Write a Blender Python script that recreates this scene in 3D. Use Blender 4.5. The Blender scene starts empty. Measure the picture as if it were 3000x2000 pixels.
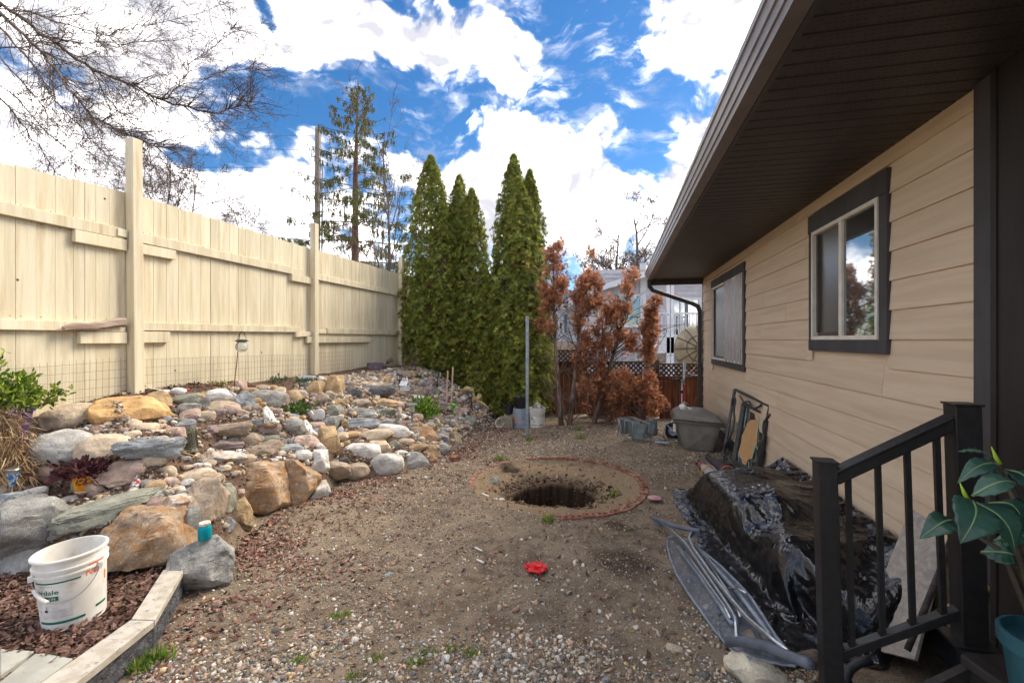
import bpy, bmesh, math, random
import numpy as np
from mathutils import Vector, Matrix, Euler

random.seed(7)
RNG = np.random.default_rng(11)
SC = bpy.context.scene
COL = SC.collection
R = math.radians

# ------------------------------------------------------------------ camera, sky, sun, exposure
F, CX, CY, EYE = 1333.0, 1500.0, 995.0, 1.65
cam_data = bpy.data.cameras.new('camera')
cam_data.sensor_fit = 'HORIZONTAL'
cam_data.sensor_width = 36.0
cam_data.lens = 36.0 * F / 3000.0
cam_data.shift_y = -5.0 / 3000.0
cam_data.clip_start = 0.05
cam_data.clip_end = 3000.0
cam = bpy.data.objects.new('camera', cam_data)
COL.objects.link(cam)
cam.location = (0, 0, EYE)
cam.rotation_euler = (R(90), 0, 0)
SC.camera = cam

SUN_DIR = Vector((0.82, 0.57, 0.0)).normalized()
SUN_EL = R(44)
sun_vec = Vector((SUN_DIR.x * math.cos(SUN_EL), SUN_DIR.y * math.cos(SUN_EL), math.sin(SUN_EL)))
sd = bpy.data.lights.new('sun', 'SUN')
sd.energy = 0.5
sd.angle = R(30)
sd.color = (1.0, 0.90, 0.74)
sun = bpy.data.objects.new('sun', sd)
COL.objects.link(sun)
sun.rotation_euler = (-sun_vec).to_track_quat('-Z', 'Y').to_euler()
sun.location = (8, 6, 14)

SC.view_settings.view_transform = 'Standard'
SC.view_settings.look = 'None'
SC.view_settings.exposure = 3.4
SC.view_settings.gamma = 1.0
SC.view_settings.use_curve_mapping = False
SC.render.engine = 'CYCLES'
SC.cycles.max_bounces = 5
SC.cycles.diffuse_bounces = 3
SC.cycles.glossy_bounces = 3
SC.cycles.transparent_max_bounces = 12
SC.cycles.use_denoising = True


def lin(r, g, b):
    f = lambda c: (c / 255 / 12.92) if c / 255 <= 0.04045 else ((c / 255 + 0.055) / 1.055) ** 2.4
    return (f(r), f(g), f(b), 1.0)


def N(t, typ, ins=None, **props):
    n = t.nodes.new(typ)
    for k, v in props.items():
        setattr(n, k, v)
    for k, v in (ins or {}).items():
        s = n.inputs[k]
        if isinstance(v, bpy.types.NodeSocket):
            t.links.new(v, s)
        else:
            s.default_value = v
    return n


def math_n(t, op, a, b=0.0, c=None, clamp=False):
    n = N(t, 'ShaderNodeMath', {0: a, 1: b}, operation=op, use_clamp=clamp)
    if c is not None:
        if isinstance(c, bpy.types.NodeSocket):
            t.links.new(c, n.inputs[2])
        else:
            n.inputs[2].default_value = c
    return n.outputs[0]


def vmath(t, op, a, b=(0, 0, 0)):
    n = N(t, 'ShaderNodeVectorMath', {0: a, 1: b}, operation=op)
    return n.outputs['Value'] if op in ('LENGTH', 'DOT_PRODUCT', 'DISTANCE') else n.outputs[0]


def mapr(t, v, a, b, c=0.0, d=1.0, smooth=True):
    n = N(t, 'ShaderNodeMapRange', {0: v, 1: a, 2: b, 3: c, 4: d})
    n.interpolation_type = 'SMOOTHSTEP' if smooth else 'LINEAR'
    return n.outputs[0]


def noise(t, vec, scale, detail=5, rough=0.55, dist=0.0):
    return N(t, 'ShaderNodeTexNoise', {'Vector': vec, 'Scale': scale, 'Detail': detail, 'Roughness': rough,
                                       'Distortion': dist}).outputs[0]


def mixc(t, fac, a, b, blend='MIX'):
    n = N(t, 'ShaderNodeMix', {0: fac}, data_type='RGBA', blend_type=blend)
    for i, v in ((6, a), (7, b)):
        if isinstance(v, bpy.types.NodeSocket):
            t.links.new(v, n.inputs[i])
        else:
            n.inputs[i].default_value = v
    return n.outputs[2]


# world: Nishita sky with cumulus and thin high cloud, all laid out in sky directions
W = bpy.data.worlds.new('World')
SC.world = W
W.use_nodes = True
t = W.node_tree
t.nodes.clear()
sky = N(t, 'ShaderNodeTexSky', sky_type='NISHITA', sun_disc=False, sun_elevation=SUN_EL,
        sun_rotation=math.atan2(SUN_DIR.x, SUN_DIR.y), air_density=1.0, dust_density=0.2, ozone_density=4.0, altitude=400)
D = N(t, 'ShaderNodeTexCoord').outputs['Generated']


def sdir(u, v):
    d = Vector(((u - CX) / F, 1.0, -(v - CY) / F))
    return d


warp = N(t, 'ShaderNodeTexNoise', {'Vector': D, 'Scale': 5.0, 'Detail': 4.0}).outputs['Color']
Dw = vmath(t, 'ADD', D, N(t, 'ShaderNodeVectorMath', {0: vmath(t, 'SUBTRACT', warp, (0.5, 0.5, 0.5)), 3: 0.14},
                          operation='SCALE').outputs[0])
Ds = vmath(t, 'MULTIPLY', Dw, (1.0, 1.0, 1.35))


def field(vec):
    a = noise(t, vec, 3.4, 9, 0.60)
    b = N(t, 'ShaderNodeTexVoronoi', {'Vector': vec, 'Scale': 15.0, 'Detail': 2.0, 'Roughness': 0.6}, feature='F1').outputs[0]
    return math_n(t, 'SUBTRACT', math_n(t, 'MULTIPLY_ADD', a, 1.75, -0.10), math_n(t, 'MULTIPLY', b, 0.21))


f0 = field(Ds)
# banks of cloud and gaps between them (u, v, half width, half height, weight) written as sky directions
BANKS = [(450, 40, 620, 190, 0.235), (930, 130, 230, 110, 0.215), (1480, 140, 330, 85, 0.295), (1540, 262, 95, 38, 0.135),
         (2120, 60, 220, 150, 0.215), (1490, 540, 340, 170, 0.275), (2010, 560, 250, 210, 0.275), (600, 610, 400, 250, 0.275),
         (980, 330, 110, 50, 0.135), (1560, 400, 130, 70, 0.135), (100, 560, 520, 240, 0.195), (1270, 25, 130, 45, -0.275),
         (1120, 300, 330, 90, -0.295), (820, 280, 170, 80, -0.335), (1880, 480, 75, 75, -0.435), (1830, 190, 110, 60, -0.295),
         (1330, 410, 140, 60, -0.335), (545, 455, 100, 50, -0.375), (2000, 270, 180, 60, -0.215), (1680, 300, 130, 60, -0.235), (1620, 35, 260, 40, -0.125),
         (1700, 680, 700, 110, 0.055), (800, 40, 40, 60, -0.325)]
fld = f0
for (u, v, hw, hh, w) in BANKS:
    c = sdir(u, v)
    L = c.length
    cn = c / L
    # axis lengths in direction space
    sx, sz = F * L / hw, F * L / hh
    dd = vmath(t, 'SUBTRACT', Dw, tuple(cn))
    ll = vmath(t, 'LENGTH', vmath(t, 'MULTIPLY', dd, (sx, max(sx, sz) * 0.25, sz)))
    fld = math_n(t, 'ADD', fld, mapr(t, ll, 0.30, 1.6, w, 0.0))
cum = math_n(t, 'POWER', mapr(t, fld, 0.48, 0.72), 1.7)
# thin ripples of high cloud
rip = noise(t, vmath(t, 'MULTIPLY', Dw, (7.0, 7.0, 17.0)), 2.2, 6, 0.62)
rip2 = noise(t, vmath(t, 'MULTIPLY', D, (1.6, 1.6, 2.4)), 1.7, 2, 0.5)
thin = math_n(t, 'MULTIPLY', mapr(t, rip, 0.46, 0.74, 0.0, 0.42), mapr(t, rip2, 0.42, 0.58))
up = (0.016, 0.010, 0.045)
f_up = field(vmath(t, 'ADD', Ds, up))
lit = mapr(t, math_n(t, 'SUBTRACT', f0, f_up), -0.20, 0.18, 0.0, 1.0, False)
deep = mapr(t, fld, 0.62, 1.0, 0.0, 1.0)
grey = math_n(t, 'MULTIPLY', deep, mapr(t, noise(t, Ds, 3.2, 5, 0.55), 0.44, 0.64))
ccol = mixc(t, math_n(t, 'POWER', lit, 1.8), (0.112, 0.112, 0.124, 1), (0.95, 0.90, 0.88, 1))
ccol = mixc(t, math_n(t, 'MULTIPLY', grey, 0.8), ccol, (0.108, 0.108, 0.12, 1))
skyc = mixc(t, 1.0, sky.outputs[0], N(t, 'ShaderNodeHueSaturation', {'Hue': 0.5, 'Saturation': 1.25, 'Value': 0.31,
                                                                     'Color': sky.outputs[0]}).outputs[0])
bg1 = N(t, 'ShaderNodeBackground', {'Color': skyc, 'Strength': 0.05})
bg2 = N(t, 'ShaderNodeBackground', {'Color': ccol, 'Strength': 0.72})
mx = N(t, 'ShaderNodeMixShader', {0: math_n(t, 'MAXIMUM', cum, thin), 1: bg1.outputs[0], 2: bg2.outputs[0]})
N(t, 'ShaderNodeOutputWorld', {'Surface': mx.outputs[0]})
W.cycles.sampling_method = 'MANUAL'
W.cycles.sample_map_resolution = 512


# ------------------------------------------------------------------ helpers
def P(u, v, Y):
    return Vector(((u - CX) / F * Y, Y, EYE - (v - CY) / F * Y))


def G(u, v, z=0.0):
    Y = (EYE - z) * F / (v - CY)
    return P(u, v, Y)


def tag(o, label=None, cat=None, group=None, kind=None):
    if label: o['label'] = label
    if cat: o['category'] = cat
    if group: o['group'] = group
    if kind: o['kind'] = kind
    return o


def thing(name, label, cat, loc=(0, 0, 0), group=None):
    o = bpy.data.objects.new(name, None)
    o.empty_display_size = 0.1
    COL.objects.link(o)
    o.location = loc
    return tag(o, label, cat, group)


def adopt(o, parent):
    if parent is not None:
        o.parent = parent
        off = Vector((0, 0, 0))
        p = parent
        while p is not None:
            off += Vector(p.location) + p.matrix_parent_inverse.translation
            p = p.parent
        o.matrix_parent_inverse = Matrix.Translation(-off)
    return o


class MB:
    """collects polygons of one mesh; world coordinates"""

    def __init__(self):
        self.v, self.f = [], []

    def add(self, vs, fs):
        o = len(self.v)
        self.v += [tuple(p) for p in vs]
        self.f += [tuple(i + o for i in f) for f in fs]
        return self

    def box(self, c, s, rz=0.0, M=None):
        hx, hy, hz = s[0] / 2, s[1] / 2, s[2] / 2
        if M is None:
            M = Matrix.Rotation(rz, 3, 'Z')
        c = Vector(c)
        vs = [c + M @ Vector((x, y, z)) for x in (-hx, hx) for y in (-hy, hy) for z in (-hz, hz)]
        return self.add(vs, [(0, 1, 3, 2), (4, 6, 7, 5), (0, 4, 5, 1), (2, 3, 7, 6), (0, 2, 6, 4), (1, 5, 7, 3)])

    def beam(self, a, b, w, h, up=(0, 0, 1)):
        a, b = Vector(a), Vector(b)
        d = (b - a).normalized()
        upv = Vector(up)
        if abs(d.dot(upv)) > 0.98:
            upv = Vector((0, 1, 0))
        s = d.cross(upv).normalized()
        q = s.cross(d).normalized()
        M = Matrix((s, d, q)).transposed()
        return self.box((a + b) / 2, (w, (b - a).length, h), M=M)

    def tube(self, pts, r, n=8, cap=True):
        pts = [Vector(p) for p in pts]
        k = len(pts)
        rr = r if isinstance(r, (list, tuple)) else [r] * k
        o = len(self.v)
        prev = None
        for i, p in enumerate(pts):
            d = (pts[min(i + 1, k - 1)] - pts[max(i - 1, 0)])
            d = d.normalized() if d.length > 1e-9 else Vector((0, 0, 1))
            if prev is None:
                a = Vector((0, 0, 1)) if abs(d.z) < 0.9 else Vector((1, 0, 0))
                s = d.cross(a).normalized()
            else:
                s = (prev - d * prev.dot(d)).normalized()
            prev = s
            q = d.cross(s)
            for j in range(n):
                an = 2 * math.pi * j / n
                self.v.append(tuple(p + (s * math.cos(an) + q * math.sin(an)) * rr[i]))
        for i in range(k - 1):
            for j in range(n):
                self.f.append((o + i * n + j, o + i * n + (j + 1) % n, o + (i + 1) * n + (j + 1) % n, o + (i + 1) * n + j))
        if cap:
            self.f.append(tuple(o + j for j in reversed(range(n))))
            self.f.append(tuple(o + (k - 1) * n + j for j in range(n)))
        return self

    def lathe(self, prof, c=(0, 0, 0), n=24, M=None, ex=1.0):
        """prof: list of (r, z)"""
        c = Vector(c)
        o = len(self.v)
        for (r, z) in prof:
            for j in range(n):
                an = 2 * math.pi * j / n
                p = Vector((r * math.cos(an), r * math.sin(an) * ex, z))
                self.v.append(tuple(c + (M @ p if M is not None else p)))
        for i in range(len(prof) - 1):
            for j in range(n):
                self.f.append((o + i * n + j, o + i * n + (j + 1) % n, o + (i + 1) * n + (j + 1) % n, o + (i + 1) * n + j))
        return self

    def disc(self, c, r, n=24, M=None, ex=1.0):
        c = Vector(c)
        o = len(self.v)
        for j in range(n):
            an = 2 * math.pi * j / n
            p = Vector((r * math.cos(an), r * math.sin(an) * ex, 0))
            self.v.append(tuple(c + (M @ p if M is not None else p)))
        self.f.append(tuple(range(o, o + n)))
        return self

    def prism(self, poly, d):
        """poly: list of 3D points (planar); d: extrusion vector"""
        n = len(poly)
        d = Vector(d)
        vs = [Vector(p) for p in poly] + [Vector(p) + d for p in poly]
        fs = [tuple(reversed(range(n))), tuple(range(n, 2 * n))]
        fs += [(i, (i + 1) % n, n + (i + 1) % n, n + i) for i in range(n)]
        return self.add(vs, fs)

    def grid(self, fn, nu, nv):
        o = len(self.v)
        for i in range(nu + 1):
            for j in range(nv + 1):
                self.v.append(tuple(fn(i / nu, j / nv)))
        for i in range(nu):
            for j in range(nv):
                a = o + i * (nv + 1) + j
                self.f.append((a, a + nv + 1, a + nv + 2, a + 1))
        return self

    def build(self, name, mat, parent=None, smooth=False, bevel=0.0, solid=0.0, color=None, recenter=False, sub=0):
        me = bpy.data.meshes.new(name)
        vs = self.v
        org = Vector((0, 0, 0))
        if recenter:
            arr = np.array(vs)
            org = Vector(((arr[:, 0].min() + arr[:, 0].max()) / 2, (arr[:, 1].min() + arr[:, 1].max()) / 2, arr[:, 2].min()))
            vs = [tuple(Vector(p) - org) for p in vs]
        me.from_pydata(vs, [], self.f)
        me.update()
        o = bpy.data.objects.new(name, me)
        COL.objects.link(o)
        o.location = org
        me.materials.append(mat)
        if smooth:
            me.shade_smooth()
        if smooth == 'auto':
            me.shade_smooth()
            me.set_sharp_from_angle(angle=R(35))
        if solid:
            m = o.modifiers.new('solid', 'SOLIDIFY')
            m.thickness = solid
            m.offset = 0
        if bevel:
            m = o.modifiers.new('bevel', 'BEVEL')
            m.width = bevel
            m.segments = 2
            m.limit_method = 'ANGLE'
        if sub:
            m = o.modifiers.new('sub', 'SUBSURF')
            m.levels = sub
            m.render_levels = sub
        if color:
            o.color = color
        return adopt(o, parent)


def mass(name, mat, bv, bf, Ms, Ts, cols=None, parent=None, smooth=False):
    """many small pieces joined into one mesh (numpy): bv (n,3) base verts, bf list of faces, Ms (k,3,3), Ts (k,3)"""
    bv = np.asarray(bv, float)
    bf = np.asarray(bf, int)
    k, n, m, w = len(Ts), len(bv), len(bf), bf.shape[1]
    V = np.einsum('kij,nj->kni', Ms, bv) + Ts[:, None, :]
    V = V.reshape(-1, 3)
    Fc = (bf[None] + (np.arange(k) * n)[:, None, None]).reshape(-1)
    me = bpy.data.meshes.new(name)
    me.vertices.add(len(V))
    me.vertices.foreach_set('co', V.astype(np.float32).ravel())
    me.loops.add(len(Fc))
    me.loops.foreach_set('vertex_index', Fc.astype(np.int32))
    me.polygons.add(k * m)
    me.polygons.foreach_set('loop_start', (np.arange(k * m) * w).astype(np.int32))
    if smooth:
        me.polygons.foreach_set('use_smooth', np.ones(k * m, bool))
    me.update(calc_edges=True)
    if cols is not None:
        a = me.color_attributes.new('Col', 'FLOAT_COLOR', 'POINT')
        cc = np.ones((k, n, 4), np.float32)
        cc[:, :, :3] = np.asarray(cols)[:, None, :3]
        a.data.foreach_set('color', cc.ravel())
    me.materials.append(mat)
    o = bpy.data.objects.new(name, me)
    COL.objects.link(o)
    return adopt(o, parent)


def rot_random(k, tilt=None):
    """random rotation matrices; tilt=None fully random, else yaw random with tilt std"""
    out = np.zeros((k, 3, 3))
    yaw = RNG.uniform(0, 2 * np.pi, k)
    if tilt is None:
        ax = RNG.uniform(0, 2 * np.pi, k)
        ay = np.arccos(RNG.uniform(-1, 1, k))
    else:
        ax = RNG.normal(0, tilt, k)
        ay = RNG.normal(0, tilt, k)
    cz, sz, cx, sx, cy, sy = np.cos(yaw), np.sin(yaw), np.cos(ax), np.sin(ax), np.cos(ay), np.sin(ay)
    Z = np.zeros(k); O = np.ones(k)
    Rz = np.stack([cz, -sz, Z, sz, cz, Z, Z, Z, O], 1).reshape(k, 3, 3)
    Rx = np.stack([O, Z, Z, Z, cx, -sx, Z, sx, cx], 1).reshape(k, 3, 3)
    Ry = np.stack([cy, Z, sy, Z, O, Z, -sy, Z, cy], 1).reshape(k, 3, 3)
    return Rz @ Ry @ Rx


def palette(k, cols, jit=0.12):
    c = np.array([x[:3] for x in cols])
    i = RNG.integers(0, len(c), k)
    return np.clip(c[i] * RNG.normal(1, jit, (k, 1)), 0.01, 0.85)


ICO_V = None


def ico(sub=1):
    bm = bmesh.new()
    bmesh.ops.create_icosphere(bm, subdivisions=sub, radius=1.0)
    v = np.array([p.co[:] for p in bm.verts])
    f = np.array([[q.index for q in p.verts] for p in bm.faces])
    bm.free()
    return v, f


# ------------------------------------------------------------------ materials
def new_mat(name):
    m = bpy.data.materials.new(name)
    m.use_nodes = True
    tt = m.node_tree
    tt.nodes.clear()
    b = N(tt, 'ShaderNodeBsdfPrincipled')
    o = N(tt, 'ShaderNodeOutputMaterial', {'Surface': b.outputs[0]})
    return m, tt, b


def pmat(name, col, col2=None, scale=8.0, lo=0.35, hi=0.65, rough=0.8, bump=0.2, bscale=80.0, bdist=0.002, metal=0.0,
         spec=0.4, stretch=(1, 1, 1), vary=0.0, detail=6, fine=0.0, coat=0.0, dirt=None, dirt_scale=3.0, dirt_lo=.5, dirt_hi=.7, dirt_amt=.8, rough2=None):
    """paint, wood, stone ...: two tones by noise, optional stains, fine bump, optional per-object variation"""
    m, tt, b = new_mat(name)
    pos = N(tt, 'ShaderNodeNewGeometry').outputs['Position']
    vec = vmath(tt, 'MULTIPLY', pos, stretch)
    if vary:
        rnd = N(tt, 'ShaderNodeObjectInfo').outputs['Random']
        vec = vmath(tt, 'ADD', vec, N(tt, 'ShaderNodeCombineXYZ', {0: math_n(tt, 'MULTIPLY', rnd, 37.0), 1: math_n(tt, 'MULTIPLY', rnd, 91.0),
                                                                  2: math_n(tt, 'MULTIPLY', rnd, 53.0)}).outputs[0])
    c = col
    if col2 is not None:
        c = mixc(tt, mapr(tt, noise(tt, vec, scale, detail, 0.6), lo, hi), col, col2)
    if dirt is not None:
        c = mixc(tt, mapr(tt, noise(tt, vec, dirt_scale, 7, 0.65), dirt_lo, dirt_hi, 0, dirt_amt), c, dirt)
    if fine:
        c = mixc(tt, fine, c, mapr_color(tt, noise(tt, pos, 420.0, 2, 0.5)), 'OVERLAY')
    if vary:
        c = N(tt, 'ShaderNodeHueSaturation', {'Value': mapr(tt, rnd, 0, 1, 1 - vary, 1 + vary, False), 'Color': c}).outputs[0]
    if isinstance(c, bpy.types.NodeSocket):
        tt.links.new(c, b.inputs['Base Color'])
    else:
        b.inputs['Base Color'].default_value = c
    b.inputs['Roughness'].default_value = rough
    if rough2 is not None:
        tt.links.new(mapr(tt, noise(tt, vec, scale * 1.7, 5, 0.6), 0.3, 0.7, rough, rough2), b.inputs['Roughness'])
    b.inputs['Metallic'].default_value = metal
    b.inputs['Specular IOR Level'].default_value = spec
    b.inputs['Coat Weight'].default_value = coat
    if bump:
        bn = N(tt, 'ShaderNodeBump', {'Strength': bump, 'Distance': bdist, 'Height': noise(tt, vec, bscale, 4, 0.6)})
        tt.links.new(bn.outputs[0], b.inputs['Normal'])
    return m


def mapr_color(tt, v):
    return N(tt, 'ShaderNodeCombineXYZ', {0: v, 1: v, 2: v}).outputs[0]


def cmat(name, rough=0.8, spec=0.3, trans=0.0, noise_amt=0.25, nscale=60.0, bump=0.0):
    """colour from the piece (one flat colour per piece)"""
    m, tt, b = new_mat(name)
    at = N(tt, 'ShaderNodeAttribute', attribute_name='Col').outputs['Color']
    pos = N(tt, 'ShaderNodeNewGeometry').outputs['Position']
    v = mapr(tt, noise(tt, pos, nscale, 4, 0.6), 0.3, 0.7, 1 - noise_amt, 1 + noise_amt, False)
    c = N(tt, 'ShaderNodeHueSaturation', {'Value': v, 'Color': at}).outputs[0]
    tt.links.new(c, b.inputs['Base Color'])
    b.inputs['Roughness'].default_value = rough
    b.inputs['Specular IOR Level'].default_value = spec
    if bump:
        bn = N(tt, 'ShaderNodeBump', {'Strength': bump, 'Distance': 0.002, 'Height': noise(tt, pos, 300.0, 3, 0.6)})
        tt.links.new(bn.outputs[0], b.inputs['Normal'])
    if trans:
        tr = N(tt, 'ShaderNodeBsdfTranslucent', {'Color': c})
        ms = N(tt, 'ShaderNodeMixShader', {0: trans, 1: b.outputs[0], 2: tr.outputs[0]})
        out = [n for n in tt.nodes if n.type == 'OUTPUT_MATERIAL'][0]
        tt.links.new(ms.outputs[0], out.inputs['Surface'])
    return m


def rock_mat(name, kind):
    m, tt, b = new_mat(name)
    oi = N(tt, 'ShaderNodeObjectInfo')
    base = oi.outputs['Color']
    rnd = oi.outputs['Random']
    pos = N(tt, 'ShaderNodeNewGeometry').outputs['Position']
    off = N(tt, 'ShaderNodeCombineXYZ', {0: math_n(tt, 'MULTIPLY', rnd, 40.0), 1: math_n(tt, 'MULTIPLY', rnd, 77.0), 2: math_n(tt, 'MULTIPLY', rnd, 23.0)}).outputs[0]
    vec = vmath(tt, 'ADD', pos, off)
    big = noise(tt, vec, 7.0, 7, 0.62)
    mid = noise(tt, vec, 26.0, 6, 0.65)
    fine = noise(tt, vec, 150.0, 4, 0.65)
    val = mapr(tt, big, 0.32, 0.68, 0.55, 1.32, False)
    c = N(tt, 'ShaderNodeHueSaturation', {'Value': val, 'Saturation': 1.0, 'Color': base}).outputs[0]
    c = mixc(tt, mapr(tt, mid, 0.56, 0.72, 0, 0.55), c, mixc(tt, 0.65, base, (0.12, 0.10, 0.085, 1)))
    c = mixc(tt, mapr(tt, fine, 0.55, 0.68, 0, 0.7), c, mixc(tt, 0.6, base, (0.05, 0.05, 0.05, 1)))
    c = mixc(tt, mapr(tt, noise(tt, vec, 80.0, 4, 0.65), 0.56, 0.68, 0, 0.65), c, mixc(tt, 0.55, base, (0.78, 0.72, 0.66, 1)))
    if kind == 'rust':
        c = mixc(tt, mapr(tt, noise(tt, vec, 9.0, 7, 0.7, 0.6), 0.45, 0.58, 0, 0.8), c, (0.38, 0.20, 0.08, 1))
        c = mixc(tt, mapr(tt, noise(tt, vec, 17.0, 8, 0.72, 0.8), 0.53, 0.66, 0, 0.75), c, (0.12, 0.075, 0.05, 1))
        c = mixc(tt, mapr(tt, noise(tt, vec, 12.0, 8, 0.75, 1.2), 0.55, 0.66, 0, 0.75), c, (0.60, 0.53, 0.43, 1))
    elif kind == 'vein':
        wv = N(tt, 'ShaderNodeTexNoise', {'Vector': vmath(tt, 'MULTIPLY', vec, (3.0, 3.0, 7.0)), 'Scale': 4.5, 'Detail': 8.0, 'Roughness': 0.65, 'Distortion': 0.7}).outputs[0]
        c = mixc(tt, mapr(tt, wv, 0.55, 0.68, 0, 0.55), c, (0.60, 0.57, 0.52, 1))
        c = mixc(tt, mapr(tt, wv, 0.44, 0.34, 0, 0.65), c, (0.08, 0.085, 0.085, 1))
    else:
        c = mixc(tt, mapr(tt, noise(tt, vec, 5.0, 7, 0.7, 0.6), 0.60, 0.74, 0, 0.45), c, (0.40, 0.22, 0.08, 1))
        c = mixc(tt, mapr(tt, noise(tt, vec, 13.0, 8, 0.75, 1.0), 0.62, 0.72, 0, 0.6), c, (0.13, 0.12, 0.105, 1))
    tt.links.new(c, b.inputs['Base Color'])
    b.inputs['Roughness'].default_value = 0.85
    b.inputs['Specular IOR Level'].default_value = 0.3
    h = math_n(tt, 'ADD', math_n(tt, 'MULTIPLY', mid, 0.7), math_n(tt, 'MULTIPLY', fine, 0.35))
    crack = N(tt, 'ShaderNodeTexVoronoi', {'Vector': vmath(tt, 'ADD', vec, N(tt, 'ShaderNodeVectorMath', {0: N(tt, 'ShaderNodeTexNoise', {'Vector': vec, 'Scale': 12.0}).outputs['Color'], 3: 0.12}, operation='SCALE').outputs[0]),
                                           'Scale': 5.5}, feature='DISTANCE_TO_EDGE').outputs[0]
    h = math_n(tt, 'ADD', h, mapr(tt, crack, 0.0, 0.02, -0.05, 0.0))
    bn = N(tt, 'ShaderNodeBump', {'Strength': 1.0, 'Distance': 0.02, 'Height': h})
    tt.links.new(bn.outputs[0], b.inputs['Normal'])
    return m


ROCK = {k: rock_mat('rock_' + k, k) for k in ('plain', 'rust', 'vein')}
M = {}
M['pebble'] = cmat('pebble', 0.8, 0.3, noise_amt=0.3, nscale=120.0, bump=0.3)
M['leaf_litter'] = cmat('dry_leaf', 0.85, 0.2, noise_amt=0.35, nscale=90.0)
M['green'] = cmat('foliage', 0.7, 0.25, trans=0.5, noise_amt=0.25, nscale=30.0)
M['needle'] = cmat('needles', 0.75, 0.2, trans=0.5, noise_amt=0.3, nscale=6.0)
M['bark'] = pmat('grey_bark', lin(132, 118, 108), lin(88, 77, 70), 14, rough=0.95, bump=0.6, bscale=70, bdist=0.006, stretch=(1, 1, .35))
M['twig'] = pmat('twig_bark', lin(112, 97, 88), lin(88, 72, 63), 3, rough=0.9, bump=0)
M['bark_red'] = pmat('cedar_bark', lin(150, 130, 118), lin(106, 86, 76), 20, rough=0.95, bump=0.6, bscale=90, bdist=0.006, stretch=(1, 1, .3))
M['black_metal'] = pmat('black_powder_coat', (0.014, 0.0125, 0.012, 1), (0.022, 0.019, 0.018, 1), 30, rough=0.42, bump=0.15, bscale=400, bdist=0.0006, spec=0.5)
M['black_plastic'] = pmat('black_plastic', (0.016, 0.017, 0.020, 1), (0.03, 0.03, 0.033, 1), 20, rough=0.5, bump=0.1, bscale=200)
M['lamp_plastic'] = pmat('lamp_plastic', (0.012, 0.013, 0.018, 1), (0.035, 0.037, 0.045, 1), 20, rough=0.45, bump=0.1)
M['grey_metal'] = pmat('galvanised', lin(158, 166, 174), lin(132, 140, 150), 25, rough=0.42, metal=0.75, bump=0.1)
M['chrome'] = pmat('aluminium_tube', lin(196, 202, 210), lin(170, 176, 184), 30, rough=0.28, metal=0.9, bump=0.05)
M['white_plastic'] = pmat('white_plastic', lin(226, 224, 218), lin(208, 203, 192), 6, rough=0.45, bump=0.06, dirt=lin(160, 138, 108), dirt_scale=7, dirt_lo=.58, dirt_hi=.75, dirt_amt=.55)
M['glass'] = None
# ------------------------------------------------------------------ terrain
BED = np.array([(-8.5, 2.95), (-3.4, 2.98), (-2.35, 3.0), (-2.12, 3.35), (-2.45, 4.35), (-2.2, 4.58), (-2.02, 4.8), (-2.0, 5.25),
                (-1.57, 5.5), (-1.07, 6.1), (-.92, 6.6), (-.85, 7.4), (-.45, 8.7), (-.3, 9.4), (-.3, 14.0), (-8.5, 14.0)])


def bed_depth(x, y):
    x = np.asarray(x, float); y = np.asarray(y, float)
    d = np.full(x.shape, 1e9)
    inside = np.zeros(x.shape, bool)
    n = len(BED)
    for i in range(n):
        ax, ay = BED[i]; bx, by = BED[(i + 1) % n]
        ex, ey = bx - ax, by - ay
        tt = np.clip(((x - ax) * ex + (y - ay) * ey) / (ex * ex + ey * ey), 0, 1)
        dd = np.hypot(x - ax - tt * ex, y - ay - tt * ey)
        d = np.minimum(d, dd)
        c = ((ay > y) != (by > y))
        with np.errstate(divide='ignore', invalid='ignore'):
            xi = ax + (y - ay) * ex / (ey if ey != 0 else 1e-12)
        inside ^= c & (x < xi)
    return np.where(inside, d, -d)


def sstep(a, b, x):
    q = np.clip((x - a) / (b - a), 0, 1)
    return q * q * (3 - 2 * q)


_ph = RNG.uniform(0, 6.28, 40)


def wob(x, y, s):
    return (np.sin(x * 2.1 * s + _ph[0]) * np.sin(y * 2.7 * s + _ph[1]) + 0.6 * np.sin(x * 5.3 * s + y * 2.2 * s + _ph[2]) * np.sin(y * 6.1 * s - x * 1.7 * s + _ph[3])
            + 0.35 * np.sin(x * 11.3 * s + _ph[4] + y * 4) * np.sin(y * 12.7 * s + _ph[5]))


RING = (0.515, 5.28, 1.03)
HOLE = (0.51, 5.29, 0.47, 0.39)


def curb_x(y):
    return np.interp(y, [0, 2.40, 2.97, 3.2], [-1.975, -1.975, -2.20, -2.3])


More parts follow.
